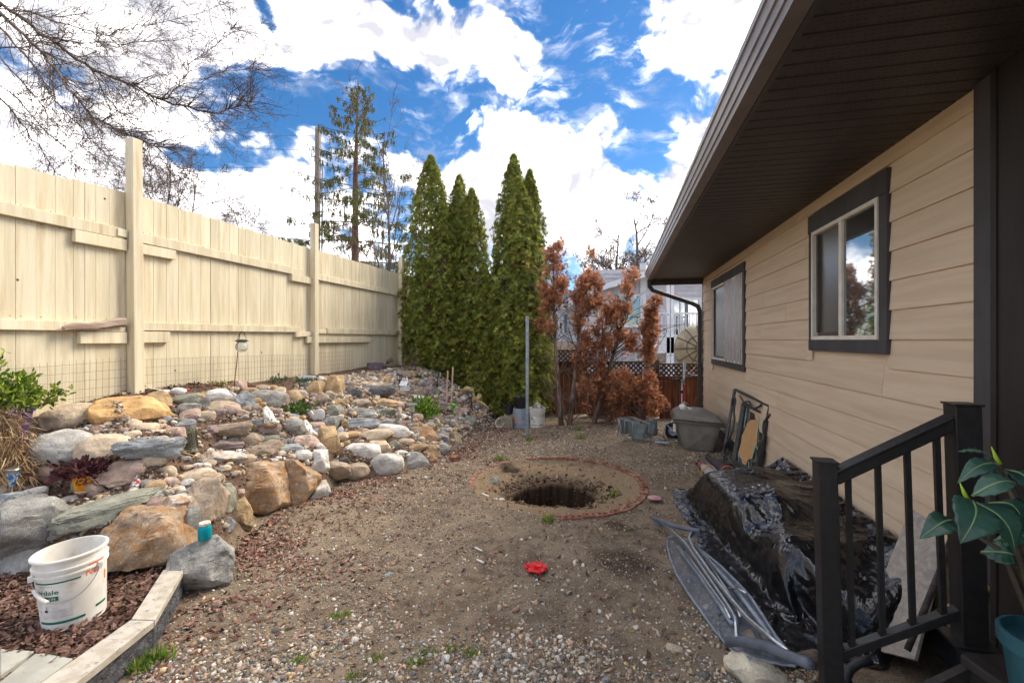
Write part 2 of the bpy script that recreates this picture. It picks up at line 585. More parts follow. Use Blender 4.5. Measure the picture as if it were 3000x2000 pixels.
def terrain(x, y):
    x = np.asarray(x, float); y = np.asarray(y, float)
    s = bed_depth(x, y)
    za = np.interp(s, [0, .08, .16, .45, .53, .62, .95, 1.03, 1.12, 1.45, 6], [0, .38, .46, .53, .60, .82, .88, .95, 1.08, 1.13, 1.15])
    zb = np.interp(s, [0, .06, 1.3, 1.7, 3, 6], [0, .14, .95, 1.08, 1.13, 1.15])
    w = sstep(5.2, 5.7, y)
    z = np.where(s > 0, za * (1 - w) + zb * w, 0.0)
    low = (s <= 0) & (x < curb_x(y)) & (y < 3.1)
    z = np.where(low, 0.125, z)
    z = z + 0.007 * wob(x, y, 1.0) * (1 + 1.2 * (s > 0))
    # sunken sand inside the brick ring and the dug hole
    r = np.hypot(x - RING[0], y - RING[1])
    rn = np.hypot((x - RING[0]) / .95, (y - RING[1]) / 1.04) / RING[2]
    z = z - 0.06 * (1 - sstep(0.89, 0.965, rn)) * (s <= 0)
    ang = np.arctan2(y - HOLE[1], x - HOLE[0])
    hr = np.hypot((x - HOLE[0]) / HOLE[2], (y - HOLE[1]) / HOLE[3]) * (1 + 0.07 * np.sin(3 * ang + 1) + 0.05 * np.sin(7 * ang) + .03 * np.sin(17 * ang + 2) + .02 * np.sin(31 * ang))
    z = z - 0.09 * (1 - sstep(1.0, 1.9, hr)) - 0.55 * (1 - sstep(0.84, 1.02, hr)) - 0.02 * wob(x, y, 5) * (hr < 1)
    # small burrow beside the bricks
    hb = np.hypot((x + 0.02) / 0.14, (y - 5.97) / 0.12)
    z = z - 0.12 * (1 - sstep(0.4, 1.0, hb))
    return z


_gx = np.arange(-8.4, 4.6, 0.05)
_gy = np.arange(0.2, 12.6, 0.05)
_GX, _GY = np.meshgrid(_gx, _gy, indexing='ij')
_GZ = terrain(_GX, _GY)


def H(x, y):
    fx = np.clip((np.asarray(x, float) - _gx[0]) / 0.05, 0, len(_gx) - 1.001)
    fy = np.clip((np.asarray(y, float) - _gy[0]) / 0.05, 0, len(_gy) - 1.001)
    i = fx.astype(int); j = fy.astype(int)
    a = fx - i; b = fy - j
    return (_GZ[i, j] * (1 - a) * (1 - b) + _GZ[i + 1, j] * a * (1 - b) + _GZ[i, j + 1] * (1 - a) * b + _GZ[i + 1, j + 1] * a * b)


def hz(x, y):
    return float(H(np.array([x]), np.array([y]))[0])


_YS = np.arange(1.3, 12.4, 0.01)


def T(u, v):
    """where the sight line through a photo point meets the ground"""
    X = (u - CX) / F * _YS
    Z = EYE - (v - CY) / F * _YS
    hit = np.nonzero(Z <= H(X, _YS))[0]
    i = hit[0] if len(hit) else len(_YS) - 1
    return Vector((X[i], _YS[i], Z[i]))


# ground sheet: fine in the yard, coarse to the horizon
_fx = np.unique(np.concatenate([_gx, np.arange(-.04, 1.06, .014)])); _fy = np.unique(np.concatenate([_gy, np.arange(4.80, 5.80, .014)]))
xs = np.concatenate([[-900, -300, -100, -40, -18, -11], _fx, [5.5, 9, 18, 40, 100, 300, 900]])
ys = np.concatenate([[-900, -200, -40, -10, -2.5, -0.6], _fy, [14, 18, 30, 60, 120, 300, 900]])
GX, GY = np.meshgrid(xs, ys, indexing='ij')
GZ = np.where((GX > -8.41) & (GX < 4.6) & (GY > 0.19) & (GY < 12.61), terrain(GX, GY), 0.0)
gv = np.stack([GX, GY, GZ], -1).reshape(-1, 3)
nx, ny = len(xs), len(ys)
idx = np.arange(nx * ny).reshape(nx, ny)
gf = np.stack([idx[:-1, :-1], idx[1:, :-1], idx[1:, 1:], idx[:-1, 1:]], -1).reshape(-1, 4)


def ground_mat():
    m, tt, b = new_mat('yard_soil')
    pos = N(tt, 'ShaderNodeNewGeometry').outputs['Position']
    sep = N(tt, 'ShaderNodeSeparateXYZ', {0: pos})
    big = noise(tt, pos, 1.6, 7, 0.62)
    mid = noise(tt, pos, 9.0, 7, 0.65)
    fine = noise(tt, pos, 95.0, 4, 0.7)
    c = mixc(tt, mapr(tt, mid, 0.34, 0.66), lin(95, 82, 68), lin(131, 115, 96))
    c = mixc(tt, mapr(tt, big, 0.42, 0.66, 0, 0.8), c, lin(146, 130, 109))
    c = mixc(tt, mapr(tt, noise(tt, pos, 2.3, 8, 0.7), 0.55, 0.68, 0, 0.7), c, lin(76, 62, 49))
    # sand within the brick ring, dark fresh soil where the hole is dug
    flat = N(tt, 'ShaderNodeCombineXYZ', {0: sep.outputs[0], 1: sep.outputs[1], 2: 0.0}).outputs[0]
    wv = vmath(tt, 'ADD', flat, N(tt, 'ShaderNodeVectorMath', {0: N(tt, 'ShaderNodeTexNoise', {'Vector': pos, 'Scale': 4.0, 'Detail': 6.0}).outputs['Color'], 3: 0.22}, operation='SCALE').outputs[0])
    rr = vmath(tt, 'DISTANCE', wv, (RING[0] + .11, RING[1] + .11, .11))
    c = mixc(tt, mapr(tt, rr, 1.04, 0.90, 0, 0.85), c, mixc(tt, mapr(tt, mid, .3, .7), lin(152, 130, 100), lin(133, 112, 86)))
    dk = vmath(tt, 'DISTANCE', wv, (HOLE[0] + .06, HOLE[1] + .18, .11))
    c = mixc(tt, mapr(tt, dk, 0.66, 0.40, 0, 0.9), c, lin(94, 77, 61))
    for (px, py, r0) in ((0.82, 3.38, 0.30), (0.93, 4.02, 0.16), (-0.02, 5.95, 0.22)):
        dp = vmath(tt, 'DISTANCE', wv, (px + .11, py + .11, .11))
        c = mixc(tt, mapr(tt, dp, r0, r0 * 0.45, 0, 0.85), c, lin(60, 46, 37))
    # raised beds: dark mulch
    c = mixc(tt, mapr(tt, sep.outputs[2], 0.05, 0.14), c, mixc(tt, mapr(tt, mid, .35, .65), lin(80, 62, 51), lin(106, 84, 70)))
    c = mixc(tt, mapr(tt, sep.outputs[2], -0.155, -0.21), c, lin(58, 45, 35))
    # grains of sand and grit
    vo = N(tt, 'ShaderNodeTexVoronoi', {'Vector': pos, 'Scale': 115.0, 'Randomness': 1.0})
    gm = math_n(tt, 'MULTIPLY', mapr(tt, vo.outputs[0], 0.46, 0.30), mapr(tt, N(tt, 'ShaderNodeSeparateColor', {0: vo.outputs['Color']}).outputs[0], 0.52, 0.60))
    gcol = mixc(tt, N(tt, 'ShaderNodeSeparateColor', {0: vo.outputs['Color']}).outputs[1], lin(196, 182, 160), lin(132, 126, 120))
    c = mixc(tt, math_n(tt, 'MULTIPLY', gm, mapr(tt, sep.outputs[2], -0.10, -0.16, 0.62, 0.0)), c, gcol)
    c = mixc(tt, mapr(tt, fine, 0.52, 0.70, 0, 0.5), c, lin(92, 76, 58))
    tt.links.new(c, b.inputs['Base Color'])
    b.inputs['Roughness'].default_value = 0.95
    b.inputs['Specular IOR Level'].default_value = 0.15
    h = math_n(tt, 'ADD', math_n(tt, 'MULTIPLY', mid, 1.0), math_n(tt, 'MULTIPLY', fine, 0.28))
    h = math_n(tt, 'ADD', h, math_n(tt, 'MULTIPLY', gm, 0.14))
    bn = N(tt, 'ShaderNodeBump', {'Strength': 0.9, 'Distance': 0.02, 'Height': h})
    tt.links.new(bn.outputs[0], b.inputs['Normal'])
    return m


me = bpy.data.meshes.new('ground')
me.vertices.add(len(gv)); me.vertices.foreach_set('co', gv.astype(np.float32).ravel())
me.loops.add(gf.size); me.loops.foreach_set('vertex_index', gf.astype(np.int32).ravel())
me.polygons.add(len(gf)); me.polygons.foreach_set('loop_start', (np.arange(len(gf)) * 4).astype(np.int32))
me.polygons.foreach_set('use_smooth', np.ones(len(gf), bool))
me.update(calc_edges=True)
me.materials.append(ground_mat())
go = bpy.data.objects.new('ground', me)
COL.objects.link(go)
tag(go, 'bare brown dirt and gravel yard rising into terraced beds', 'ground', kind='structure')

# ------------------------------------------------------------------ the house
WD = Vector((0.2232, 0.9748, 0)); WN = Vector((-0.9748, 0.2232, 0)); WC = Vector((2.16, 2.09, 0))


def Wp(s, z, o=0.0):
    return WC + WD * s + WN * o + Vector((0, 0, z))


HROT = math.atan2(WD.y, WD.x)
HM = Matrix.Rotation(HROT, 3, 'Z')     # local x along wall, y = away from yard is -WN ; so +y local = left of WD = WN


def wbox(mb, s0, s1, z0, z1, o0, o1):
    c = Wp((s0 + s1) / 2, (z0 + z1) / 2, (o0 + o1) / 2)
    return mb.box(c, (s1 - s0, o1 - o0, z1 - z0), M=HM)


M['siding'] = pmat('tan_siding', lin(218, 195, 166), lin(207, 183, 154), 3.0, rough=0.75, bump=0.35, bscale=48, bdist=0.0035, stretch=(.35, .35, 7), vary=0.035,
                   dirt=lin(160, 136, 106), dirt_scale=1.2, dirt_lo=.55, dirt_hi=.8, dirt_amt=.35)
M['dark_trim'] = pmat('charcoal_trim', lin(74, 71, 72), lin(64, 61, 62), 6, rough=0.7, bump=0.4, bscale=60, bdist=0.003, stretch=(1, 1, .4))
M['dark_panel'] = pmat('dark_stained_panel', lin(42, 36, 33), lin(30, 26, 25), 6, rough=0.6, bump=0.5, bscale=60, bdist=0.003, stretch=(1, 1, .3))
M['foundation'] = pmat('parged_foundation', lin(88, 86, 88), lin(72, 70, 73), 9, rough=0.95, bump=0.6, bscale=160, bdist=0.004)
M['soffit'] = pmat('dark_soffit', lin(72, 66, 64), lin(64, 58, 56), 5, rough=0.5, bump=0.05)
M['gutter'] = pmat('grey_gutter', lin(126, 118, 113), lin(110, 102, 98), 4, rough=0.38, bump=0.05, dirt=lin(70, 60, 54), dirt_scale=22, dirt_lo=.62, dirt_hi=.7, dirt_amt=.5, stretch=(1, 1, .5))
M['gutter_dark'] = pmat('dark_fascia', lin(74, 69, 68), lin(64, 60, 59), 4, rough=0.45, bump=0.05)
M['window_vinyl'] = pmat('cream_vinyl', lin(232, 224, 210), lin(218, 208, 192), 9, rough=0.45, bump=0.05)
M['flashing'] = pmat('white_flashing', lin(222, 218, 210), lin(196, 190, 180), 7, rough=0.5, bump=0.1)
M['shingle'] = pmat('asphalt_shingle', lin(92, 88, 86), lin(70, 67, 66), 30, rough=0.95, bump=0.5, bscale=200)


def pane_mat(name, col, gloss=0.4, rough=0.03, wav=0.0):
    m, tt, b = new_mat(name)
    b.inputs['Base Color'].default_value = col
    b.inputs['Roughness'].default_value = 0.3
    g = N(tt, 'ShaderNodeBsdfGlossy', {'Color': (0.9, 0.93, 0.95, 1), 'Roughness': rough})
    if wav:
        pos = N(tt, 'ShaderNodeNewGeometry').outputs['Position']
        h = noise(tt, vmath(tt, 'MULTIPLY', pos, (6, 6, 1.6)), 3.0, 5, 0.6, 1.0)
        bn = N(tt, 'ShaderNodeBump', {'Strength': wav, 'Distance': 0.05, 'Height': h})
        tt.links.new(bn.outputs[0], g.inputs['Normal'])
        tt.links.new(bn.outputs[0], b.inputs['Normal'])
    fr = N(tt, 'ShaderNodeLayerWeight', {'Blend': 0.35}).outputs['Facing']
    fac = math_n(tt, 'MULTIPLY_ADD', fr, 0.35, gloss, clamp=True)
    ms = N(tt, 'ShaderNodeMixShader', {0: fac, 1: b.outputs[0], 2: g.outputs[0]})
    out = [n for n in tt.nodes if n.type == 'OUTPUT_MATERIAL'][0]
    tt.links.new(ms.outputs[0], out.inputs['Surface'])
    return m


M['pane'] = pane_mat('window_glass', (0.012, 0.016, 0.014, 1), 0.22)
M['screen'] = pane_mat('insect_screen', (0.03, 0.027, 0.025, 1), 0.03, 0.3)
M['film'] = pane_mat('wrinkled_plastic_film', lin(150, 130, 122), 0.30, 0.14, wav=1.0)
M['pane_far'] = pane_mat('far_window_glass', (0.02, 0.03, 0.04, 1), 0.35)

house = thing('house', 'tan lap-sided bungalow with dark soffit, charcoal trim and two sliding windows', 'house', Wp(3, 0, -1))
LEN = 6.84
WIN = [(0.70, 1.856, 1.56, 2.70), (3.878, 5.956, 1.235, 2.66)]       # outer trim: s0, s1, z0, z1
core = MB()
wbox(core, -3.0, LEN - 0.02, -0.05, 2.815, -6.0, -0.30)
core.build('inner_wall', M['dark_panel'], house)
fd = MB(); wbox(fd, -0.02, LEN - .01, -0.12, 0.235, -0.30, -0.012); fd.build('foundation', M['foundation'], house)
fl = MB(); wbox(fl, 0.0, LEN + .01, 0.222, 0.252, -0.2, 0.028)
fl.build('flashing', M['flashing'], house)
# lap siding, one board at a time
rs = random.Random(5)
course = [0.248 + 0.178 * k for k in range(15)]
lines = [1.653 + 0.178 * k for k in range(-8, 7)]
for ci, z0 in enumerate(lines):
    z1 = z0 + 0.178
    z0 = max(z0, 0.25); z1 = min(z1, 2.82)
    if z1 - z0 < 0.03:
        continue
    joints = [0.0]
    x = rs.uniform(0.7, 3.4)
    while x < LEN - 0.3:
        joints.append(x); x += 3.05
    joints.append(LEN)
    for a, b2 in zip(joints[:-1], joints[1:]):
        pieces = [(a, b2)]
        for (w0, w1, wz0, wz1) in WIN:
            if z1 > wz0 + 0.05 and z0 < wz1 - 0.03:
                nxt = []
                for (p, q) in pieces:
                    if q <= w0 or p >= w1:
                        nxt.append((p, q))
                    else:
                        if p < w0: nxt.append((p, w0 + .02))
                        if q > w1: nxt.append((w1 - .02, q))
                pieces = nxt
        for (p, q) in pieces:
            if q - p < 0.02: continue
            mb = MB()
            g = 0.0016
            lap = 0.018
            # wedge: bottom edge 14 mm proud, top edge tucked under the board above
            vs = [Wp(p + g, z0, 0.0), Wp(q - g, z0, 0.0), Wp(q - g, z0, 0.016), Wp(p + g, z0, 0.016),
                  Wp(p + g, z1 + lap, -0.006), Wp(q - g, z1 + lap, -0.006), Wp(q - g, z1 + lap, 0.0015), Wp(p + g, z1 + lap, 0.0015)]
            mb.add(vs, [(0, 1, 2, 3), (3, 2, 6, 7), (7, 6, 5, 4), (0, 4, 5, 1), (1, 5, 6, 2), (0, 3, 7, 4)])
            mb.build('siding_board', M['siding'], house)
bk = MB()      # sheathing behind the boards, open at the windows
for (a, b2) in ((-.0, .79), (1.77, 3.96), (5.87, LEN - .01)):
    wbox(bk, a, b2, 0.24, 2.81, -0.29, -0.008)
for (a, b2, z0, z1) in ((.79, 1.77, .24, 1.64), (.79, 1.77, 2.56, 2.81), (3.96, 5.87, .24, 1.32), (3.96, 5.87, 2.53, 2.81)):
    wbox(bk, a, b2, z0, z1, -0.29, -0.0085)
bk.build('sheathing', M['siding'], house)
# windows
for wi, (s0, s1, z0, z1) in enumerate(WIN):
    tr = MB(); head = 0.15 if wi == 0 else 0.13
    win = bpy.data.objects.new('window', None); COL.objects.link(win); win.location = Wp((s0 + s1) / 2, z0); 
    win.location -= Vector(house.location); win.parent = house
    mb = MB(); wbox(mb, s0 - .006, s1 + .006, z1 - head, z1, 0.0, 0.034); mb.build('head_trim', M['dark_trim'], win, bevel=.002)
    mb = MB(); wbox(mb, s0, s1, z0, z0 + .09, 0.0, 0.031); mb.build('sill_trim', M['dark_trim'], win, bevel=.002)
    for (a, b2) in ((s0, s0 + .088), (s1 - .075, s1)):
        mb = MB(); wbox(mb, a, b2, z0 + .09, z1 - head, 0.0, 0.029); mb.build('side_trim', M['dark_trim'], win, bevel=.002)
    f0, f1, fz0, fz1 = s0 + .088, s1 - .075, z0 + .09, z1 - head
    mb = MB()
    wbox(mb, f0, f1, fz0, fz0 + .030, -.07, .040); wbox(mb, f0, f1, fz1 - .03, fz1, -.07, .038)
    wbox(mb, f0, f0 + .028, fz0 + .030, fz1 - .03, -.07, .039); wbox(mb, f1 - .028, f1, fz0 + .030, fz1 - .03, -.07, .039)
    mid = (f0 + f1) / 2
    wbox(mb, mid - .024, mid + .024, fz0 + .030, fz1 - .03, -.05, .034)
    mb.build('frame', M['window_vinyl'], win, bevel=.002)
    # sash of the far half, screen behind, clear pane in the near half
    mb = MB()
    a, b2 = mid + .028, f1 - .03
    for q in ((a, a + .03), (b2 - .03, b2)):
        wbox(mb, q[0], q[1], fz0 + .06, fz1 - .03, -.045, .010)
    wbox(mb, a + .03, b2 - .03, fz0 + .031, fz0 + .06, -.045, .010)
    mb.build('sash', pmat('brown_sash', lin(88, 76, 66), lin(74, 62, 54), 6, rough=.5), win)
    mb = MB(); wbox(mb, mid + .02, f1 - .02, fz0 + .02, fz1 - .02, -.012, -.006); mb.build('screen', M['screen'], win)
    mb = MB(); wbox(mb, f0 + .02, mid - .02, fz0 + .02, fz1 - .02, .012, .018)
    mb.build('pane', M['pane'], win)
    if wi == 1:
        fm = MB()
        rr = random.Random(3)
        fm.grid(lambda p, q: Wp(f0 + .01 + p * (mid - f0 + .02), fz0 + .005 + q * (fz1 - fz0 - .01), .042 + .006 * math.sin(p * 31 + 3 * math.sin(q * 7)) * (.4 + .6 * math.sin(q * 9 + p * 5) ** 2)), 40, 30)
        fm.build('plastic_film', M['film'], win, smooth=True)
# corner board and the dark porch wall nearer the camera
mb = MB(); wbox(mb, -0.118, 0.0, -0.1, 2.82, -.02, 0.035); mb.build('corner_board', M['dark_trim'], house, bevel=.003)
mb = MB(); wbox(mb, -3.0, -0.118, -0.1, 2.82, -.2, 0.045); mb.build('porch_wall', M['dark_panel'], house)
mb = MB(); wbox(mb, -0.155, -0.125, -0.1, 2.82, 0.045, 0.052); mb.build('porch_batten', M['dark_panel'], house)
mb = MB(); wbox(mb, LEN - .0, LEN + .025, 0.25, 2.82, -.1, 0.02); mb.build('corner_board', M['dark_trim'], house, bevel=.003)
# soffit, panel by panel, each with three shallow grooves
OV = 0.955
pw = 0.305
s = -2.9
sz = 2.823
M['soffit_vent'] = M['soffit']
while s < LEN - 0.01:
    e = min(s + pw, LEN)
    mb = MB()
    prof = []
    for k in range(3):
        a = s + (e - s) * k / 3; b2 = s + (e - s) * (k + 1) / 3
        prof += [(a + .001, .010), (a + .007, 0), (b2 - .007, 0), (b2 - .001, .010)]
    vs, fs = [], []
    for (q, dz) in prof:
        vs += [Wp(q, sz + dz, -.05), Wp(q, sz + dz, OV)]
    for k in range(len(prof) - 1):
        fs.append((2 * k, 2 * k + 2, 2 * k + 3, 2 * k + 1))
    mb.add(vs, fs)
    pn = mb.build('soffit_panel', M['soffit'], house)
    # vent slots: thin dark slits punched in the middle rib field
    if s < 4.5:
        vm = MB()
        for k in range(3):
            a = s + (e - s) * k / 3; b2 = s + (e - s) * (k + 1) / 3
            for row in range(3):
                q = a + .022 + row * (b2 - a - .044) / 2
                o = .06 + (row % 2) * .012
                n_ = 0
                while o < OV - .05:
                    if n_ % 7 != 6:
                        vm.add([Wp(q, sz - .0012, o), Wp(q + .004, sz - .0012, o), Wp(q + .004, sz - .0012, o + .013), Wp(q, sz - .0012, o + .013)], [(0, 1, 2, 3)])
                    o += .024; n_ += 1
        tag(vm.build('vent_slots', M['dark_panel'], pn), kind='stuff')
    s = e
# fascia, gutter
mb = MB(); wbox(mb, -2.9, LEN, 2.80, 2.98, OV, OV + .022); mb.build('fascia', M['gutter_dark'], house)
mb = MB()
prof = [(OV + .024, 2.975), (OV + .024, 2.806), (OV + .095, 2.806), (OV + .100, 2.838), (OV + .108, 2.842), (OV + .113, 2.878), (OV + .121, 2.884), (OV + .127, 2.93),
        (OV + .135, 2.936), (OV + .137, 2.962), (OV + .128, 2.968)]
vs, fs = [], []
for (o, z) in prof:
    vs += [Wp(-2.9, z, o), Wp(LEN + .03, z, o)]
for k in range(len(prof) - 1):
    fs.append((2 * k, 2 * k + 1, 2 * k + 3, 2 * k + 2))
fs.append(tuple(2 * k + 1 for k in range(len(prof))))
mb.add(vs, fs)
mb.build('gutter', M['gutter'], house)
mb = MB(); wbox(mb, LEN - .02, LEN + .02, 2.72, 2.83, -.1, OV + .02); mb.build('end_fascia', M['gutter_dark'], house)
# roof
mb = MB()
v0 = [Wp(-3, 2.98, OV + .05), Wp(LEN + .03, 2.98, OV + .05), Wp(LEN + .03, 2.98 + 1.9, OV - 5.0), Wp(-3, 2.98 + 1.9, OV - 5.0)]
mb.prism(v0, (0, 0, .03))
mb.build('roof', M['shingle'], house)
mb = MB()
mb.prism([Wp(LEN - .02, 2.81, -.02), Wp(LEN - .02, 2.81, -6.0), Wp(LEN - .02, 4.6, -4.6), Wp(LEN - .02, 3.1, .5)], WD * .01)
mb.build('gable', M['siding'], house)
# downspout
ds = bpy.data.objects.new('downspout', None); COL.objects.link(ds); ds.parent = house; ds.location = Wp(LEN, 0) - Vector(house.location)
pts = [Wp(LEN - .10, 2.82, OV + .06), Wp(LEN - .08, 2.70, OV + .05), Wp(LEN - .03, 2.62, OV - .02), Wp(LEN + .02, 2.36, .22), Wp(LEN + .02, 2.30, .10), Wp(LEN + .02, 2.20, .065), Wp(LEN + .02, 0.12, .065)]
mb = MB()
for a, b2 in zip(pts[:-1], pts[1:]):
    d = (b2 - a).normalized()
    mb.beam(a - d * .018, b2 + d * .018, .07, .075, up=WN)
mb.build('pipe', M['gutter_dark'], ds, bevel=.01)
for z in (0.5, 1.4):
    mb = MB(); wbox(mb, LEN - .03, LEN + .07, z, z + .025, .02, .11); mb.build('strap', M['gutter_dark'], ds)

# ------------------------------------------------------------------ cream board fence along the raised bed
M['fence'] = pmat('cream_fence_paint', lin(226, 214, 184), lin(211, 197, 164), 3.0, rough=0.75, bump=0.6, bscale=34, bdist=0.004, stretch=(5, 5, .35), vary=0.07,
                  dirt=lin(178, 150, 108), dirt_scale=2.2, dirt_lo=.48, dirt_hi=.74, dirt_amt=.6)
FD = Vector((0.2334, 0.9724, 0)); FN = Vector((0.9724, -0.2334, 0))


def Fp(Y, z, o=0.0):
    return Vector((-4.97 + .24 * Y, Y, z)) + FN * o


def FY(u):
    return 4.97 / (.24 - (u - CX) / F)


FM = Matrix.Rotation(math.atan2(FD.y, FD.x), 3, 'Z')


def fbox(mb, Y0, Y1, z0, z1, o0, o1, rx=0.0):
    c = Fp((Y0 + Y1) / 2, (z0 + z1) / 2, (o0 + o1) / 2)
    Mx = FM @ Matrix.Rotation(rx, 3, 'Y')
    return mb.box(c, ((Y1 - Y0) / FD.y, o1 - o0, z1 - z0), M=Mx)


fence = thing('board_fence', 'tall cream painted board fence on the raised bed with rails and posts', 'fence', Fp(6.5, 1.1))
posts = [(4.6, 3.66, .10), (7.28, 3.50, .095), (10.15, 3.49, .09)]
rf = random.Random(2)
NAILS = []
for (Ya, Yb, ztop0, ztop1) in ((2.2, 4.60, 2.98, 3.13), (4.60, 7.28, 3.125, 3.10), (7.28, 10.15, 3.11, 3.12), (10.15, 10.75, 3.14, 3.14)):
    y = Ya
    while y < Yb - .02:
        w = rf.choice((.135, .135, .12, .14, .09)) * FD.y
        y1 = min(y + w, Yb)
        if Yb - y1 < .03: y1 = Yb
        zt = ztop0 + (ztop1 - ztop0) * ((y + y1) / 2 - Ya) / (Yb - Ya) + rf.uniform(-.008, .008)
        mb = MB()
        o = rf.uniform(-.003, .003)
        fbox(mb, y + .0014, y1 - .0014, 1.0, zt, o, o + .019)
        mb.build('board', M['fence'], fence)
        for zr in (2.69, 1.785):
            for q in (.25, .75):
                NAILS.append((y + (y1 - y) * q, zr + rf.uniform(.055, .075) * rf.choice((-1, 1))))
        y = y1
for (Y, zt, w) in posts:
    mb = MB(); fbox(mb, Y - w * .52, Y + w * .45, 0.95, zt, .024, .024 + w, rx=R(-.5) if Y < 5 else 0)
    mb.build('post', M['fence'], fence, bevel=.006)


def rail(Y0, Y1, z0, z1, o0=.023, o1=.062, dz=0.0):
    mb = MB()
    fbox(mb, Y0, Y1, z0, z1, o0, o1, rx=dz)
    mb.build('rail', M['fence'], fence, bevel=.004)


rail(2.2, 4.50, 2.645, 2.745); rail(2.2, 4.52, 1.73, 1.815)
rail(4.66, 7.05, 2.635, 2.735, dz=R(0.3)); rail(4.66, 6.98, 1.755, 1.84, dz=R(-.5))
rail(7.34, 10.08, 2.62, 2.72); rail(7.62, 10.08, 1.755, 1.85)
rail(FY(204), 4.53, 2.53, 2.64, .022, .07); rail(FY(322) + .02, 4.53, 2.66, 2.735, .064, .075)
rail(4.67, FY(502), 2.53, 2.63, .022, .068); rail(FY(219), 4.53, 1.615, 1.725, .022, .07); rail(4.67, FY(484), 1.62, 1.735, .022, .07)
rail(FY(844), 7.23, 2.53, 2.63, .022, .07); rail(FY(857), 7.23, 1.70, 1.77, .023, .07, dz=R(-4)); rail(7.33, 7.60, 1.755, 1.82, .023, .055)
rail(FY(889), FY(1076), 1.60, 1.70, .03, .075); rail(7.33, 7.39, 2.50, 2.61, .022, .05)
for (u, v) in ((302, 583), (46, 820), (509, 1085), (763, 1032)):
    Y = FY(u); pz = EYE - (v - CY) / F * Y
    mb = MB()
    Mk = Matrix((FD, Vector((0, 0, 1)), FN)).transposed()
    mb.lathe([(.0005, .0008), (.009, .0006), (.011, -.002)], Fp(Y, pz, .0225), 10, M=Mk)
    mb.build('knot', pmat('dark_knot', lin(96, 72, 48), rough=.9, bump=0), fence)

nm = MB()
for (Y, z) in NAILS:
    nm.lathe([(.0004, .0012), (.0042, .0010), (.0044, -.001)], Fp(Y, z, .0215), 6, M=Matrix((FD, Vector((0, 0, 1)), FN)).transposed())
tag(nm.build('nail_heads', pmat('rusty_nail', lin(120, 92, 64), rough=.8, bump=0), fence), kind='stuff')

# wire mesh stapled along the foot of the fence
mb = MB()


def wire(a, b2, r=0.0011):
    mb.tube([a, b2], r, 4, cap=False)


M['wire'] = pmat('rusty_wire', lin(112, 104, 96), lin(92, 80, 70), 12, rough=0.6, metal=0.5, bump=0)


def wire_run(Y0, Y1, z0, z1, o, nm, lab):
    global mb
    mb = MB()
    k = int((Y1 - Y0) / .051)
    z = z0
    sag = lambda y, zz: .012 * math.sin(y * 3.1) * (zz - z0) + .02 * math.sin(y * 1.3 + 1) * (zz - z0) / (z1 - z0)
    off = lambda y, zz: o + .01 * math.sin(y * 5 + zz * 3) + .004
    while z <= z1 + .001:
        pts = [Fp(Y0 + (Y1 - Y0) * i / 40, z + sag(Y0 + (Y1 - Y0) * i / 40, z), off(Y0 + (Y1 - Y0) * i / 40, z)) for i in range(41)]
        mb.tube(pts, .0011, 4, cap=False)
        z += .0765
    for i in range(k + 1):
        y = Y0 + (Y1 - Y0) * i / k
        mb.tube([Fp(y, z0 - .03, off(y, z0)), Fp(y, (z0 + z1) / 2, off(y, (z0 + z1) / 2)), Fp(y, z1 + sag(y, z1), off(y, z1))], .0011, 4, cap=False)
    o_ = mb.build(nm, M['wire'])
    tag(o_, lab, 'wire mesh', 'wire mesh along the cream fence')


wire_run(3.0, 4.53, 1.12, 1.46, .045, 'wire_mesh', 'thin wire mesh at the fence foot behind the leafy purple pot')
wire_run(4.68, 7.2, 1.12, 1.43, .04, 'wire_mesh', 'thin wire mesh at the fence foot behind the glass globe lantern')
wire_run(7.35, 8.35, 1.15, 1.47, .04, 'wire_mesh', 'short wire mesh strip at the fence foot with grass tufts')

# grey driftwood plank resting on the lower rail
Ya, Yb = FY(160), FY(345)
mb = MB()
rd = random.Random(9)
n = 14
ring = []
for i in range(n + 1):
    q = i / n
    Y = Ya + (Yb - Ya) * q
    zc = 1.745 + .075 * q + .006 * math.sin(q * 9)
    hh = .034 + .012 * q + .006 * rd.uniform(-1, 1)
    if q < .18: hh *= .6 + q * 2
    ring.append([Fp(Y, zc - hh, .082), Fp(Y, zc - hh * .5, .125 + rd.uniform(-.005, .005)), Fp(Y, zc + hh * .6, .12 + rd.uniform(-.005, .005)), Fp(Y, zc + hh, .084)])
vs = [p for r_ in ring for p in r_]
fs = []
for i in range(n):
    for j in range(4):
        fs.append((i * 4 + j, i * 4 + (j + 1) % 4, (i + 1) * 4 + (j + 1) % 4, (i + 1) * 4 + j))
fs += [(3, 2, 1, 0), tuple(n * 4 + j for j in range(4))]
mb.add(vs, fs)
M['driftwood'] = pmat('weathered_driftwood', lin(176, 158, 140), lin(138, 116, 100), 9, rough=.9, bump=.7, bscale=40, bdist=.006, stretch=(.5, .5, 4))
tag(mb.build('driftwood_plank', M['driftwood'], smooth='auto', recenter=True), 'split weathered driftwood plank resting on the lower fence rail by the tall post', 'driftwood')
# ------------------------------------------------------------------ stones of the rock garden
from mathutils import noise as mnoise


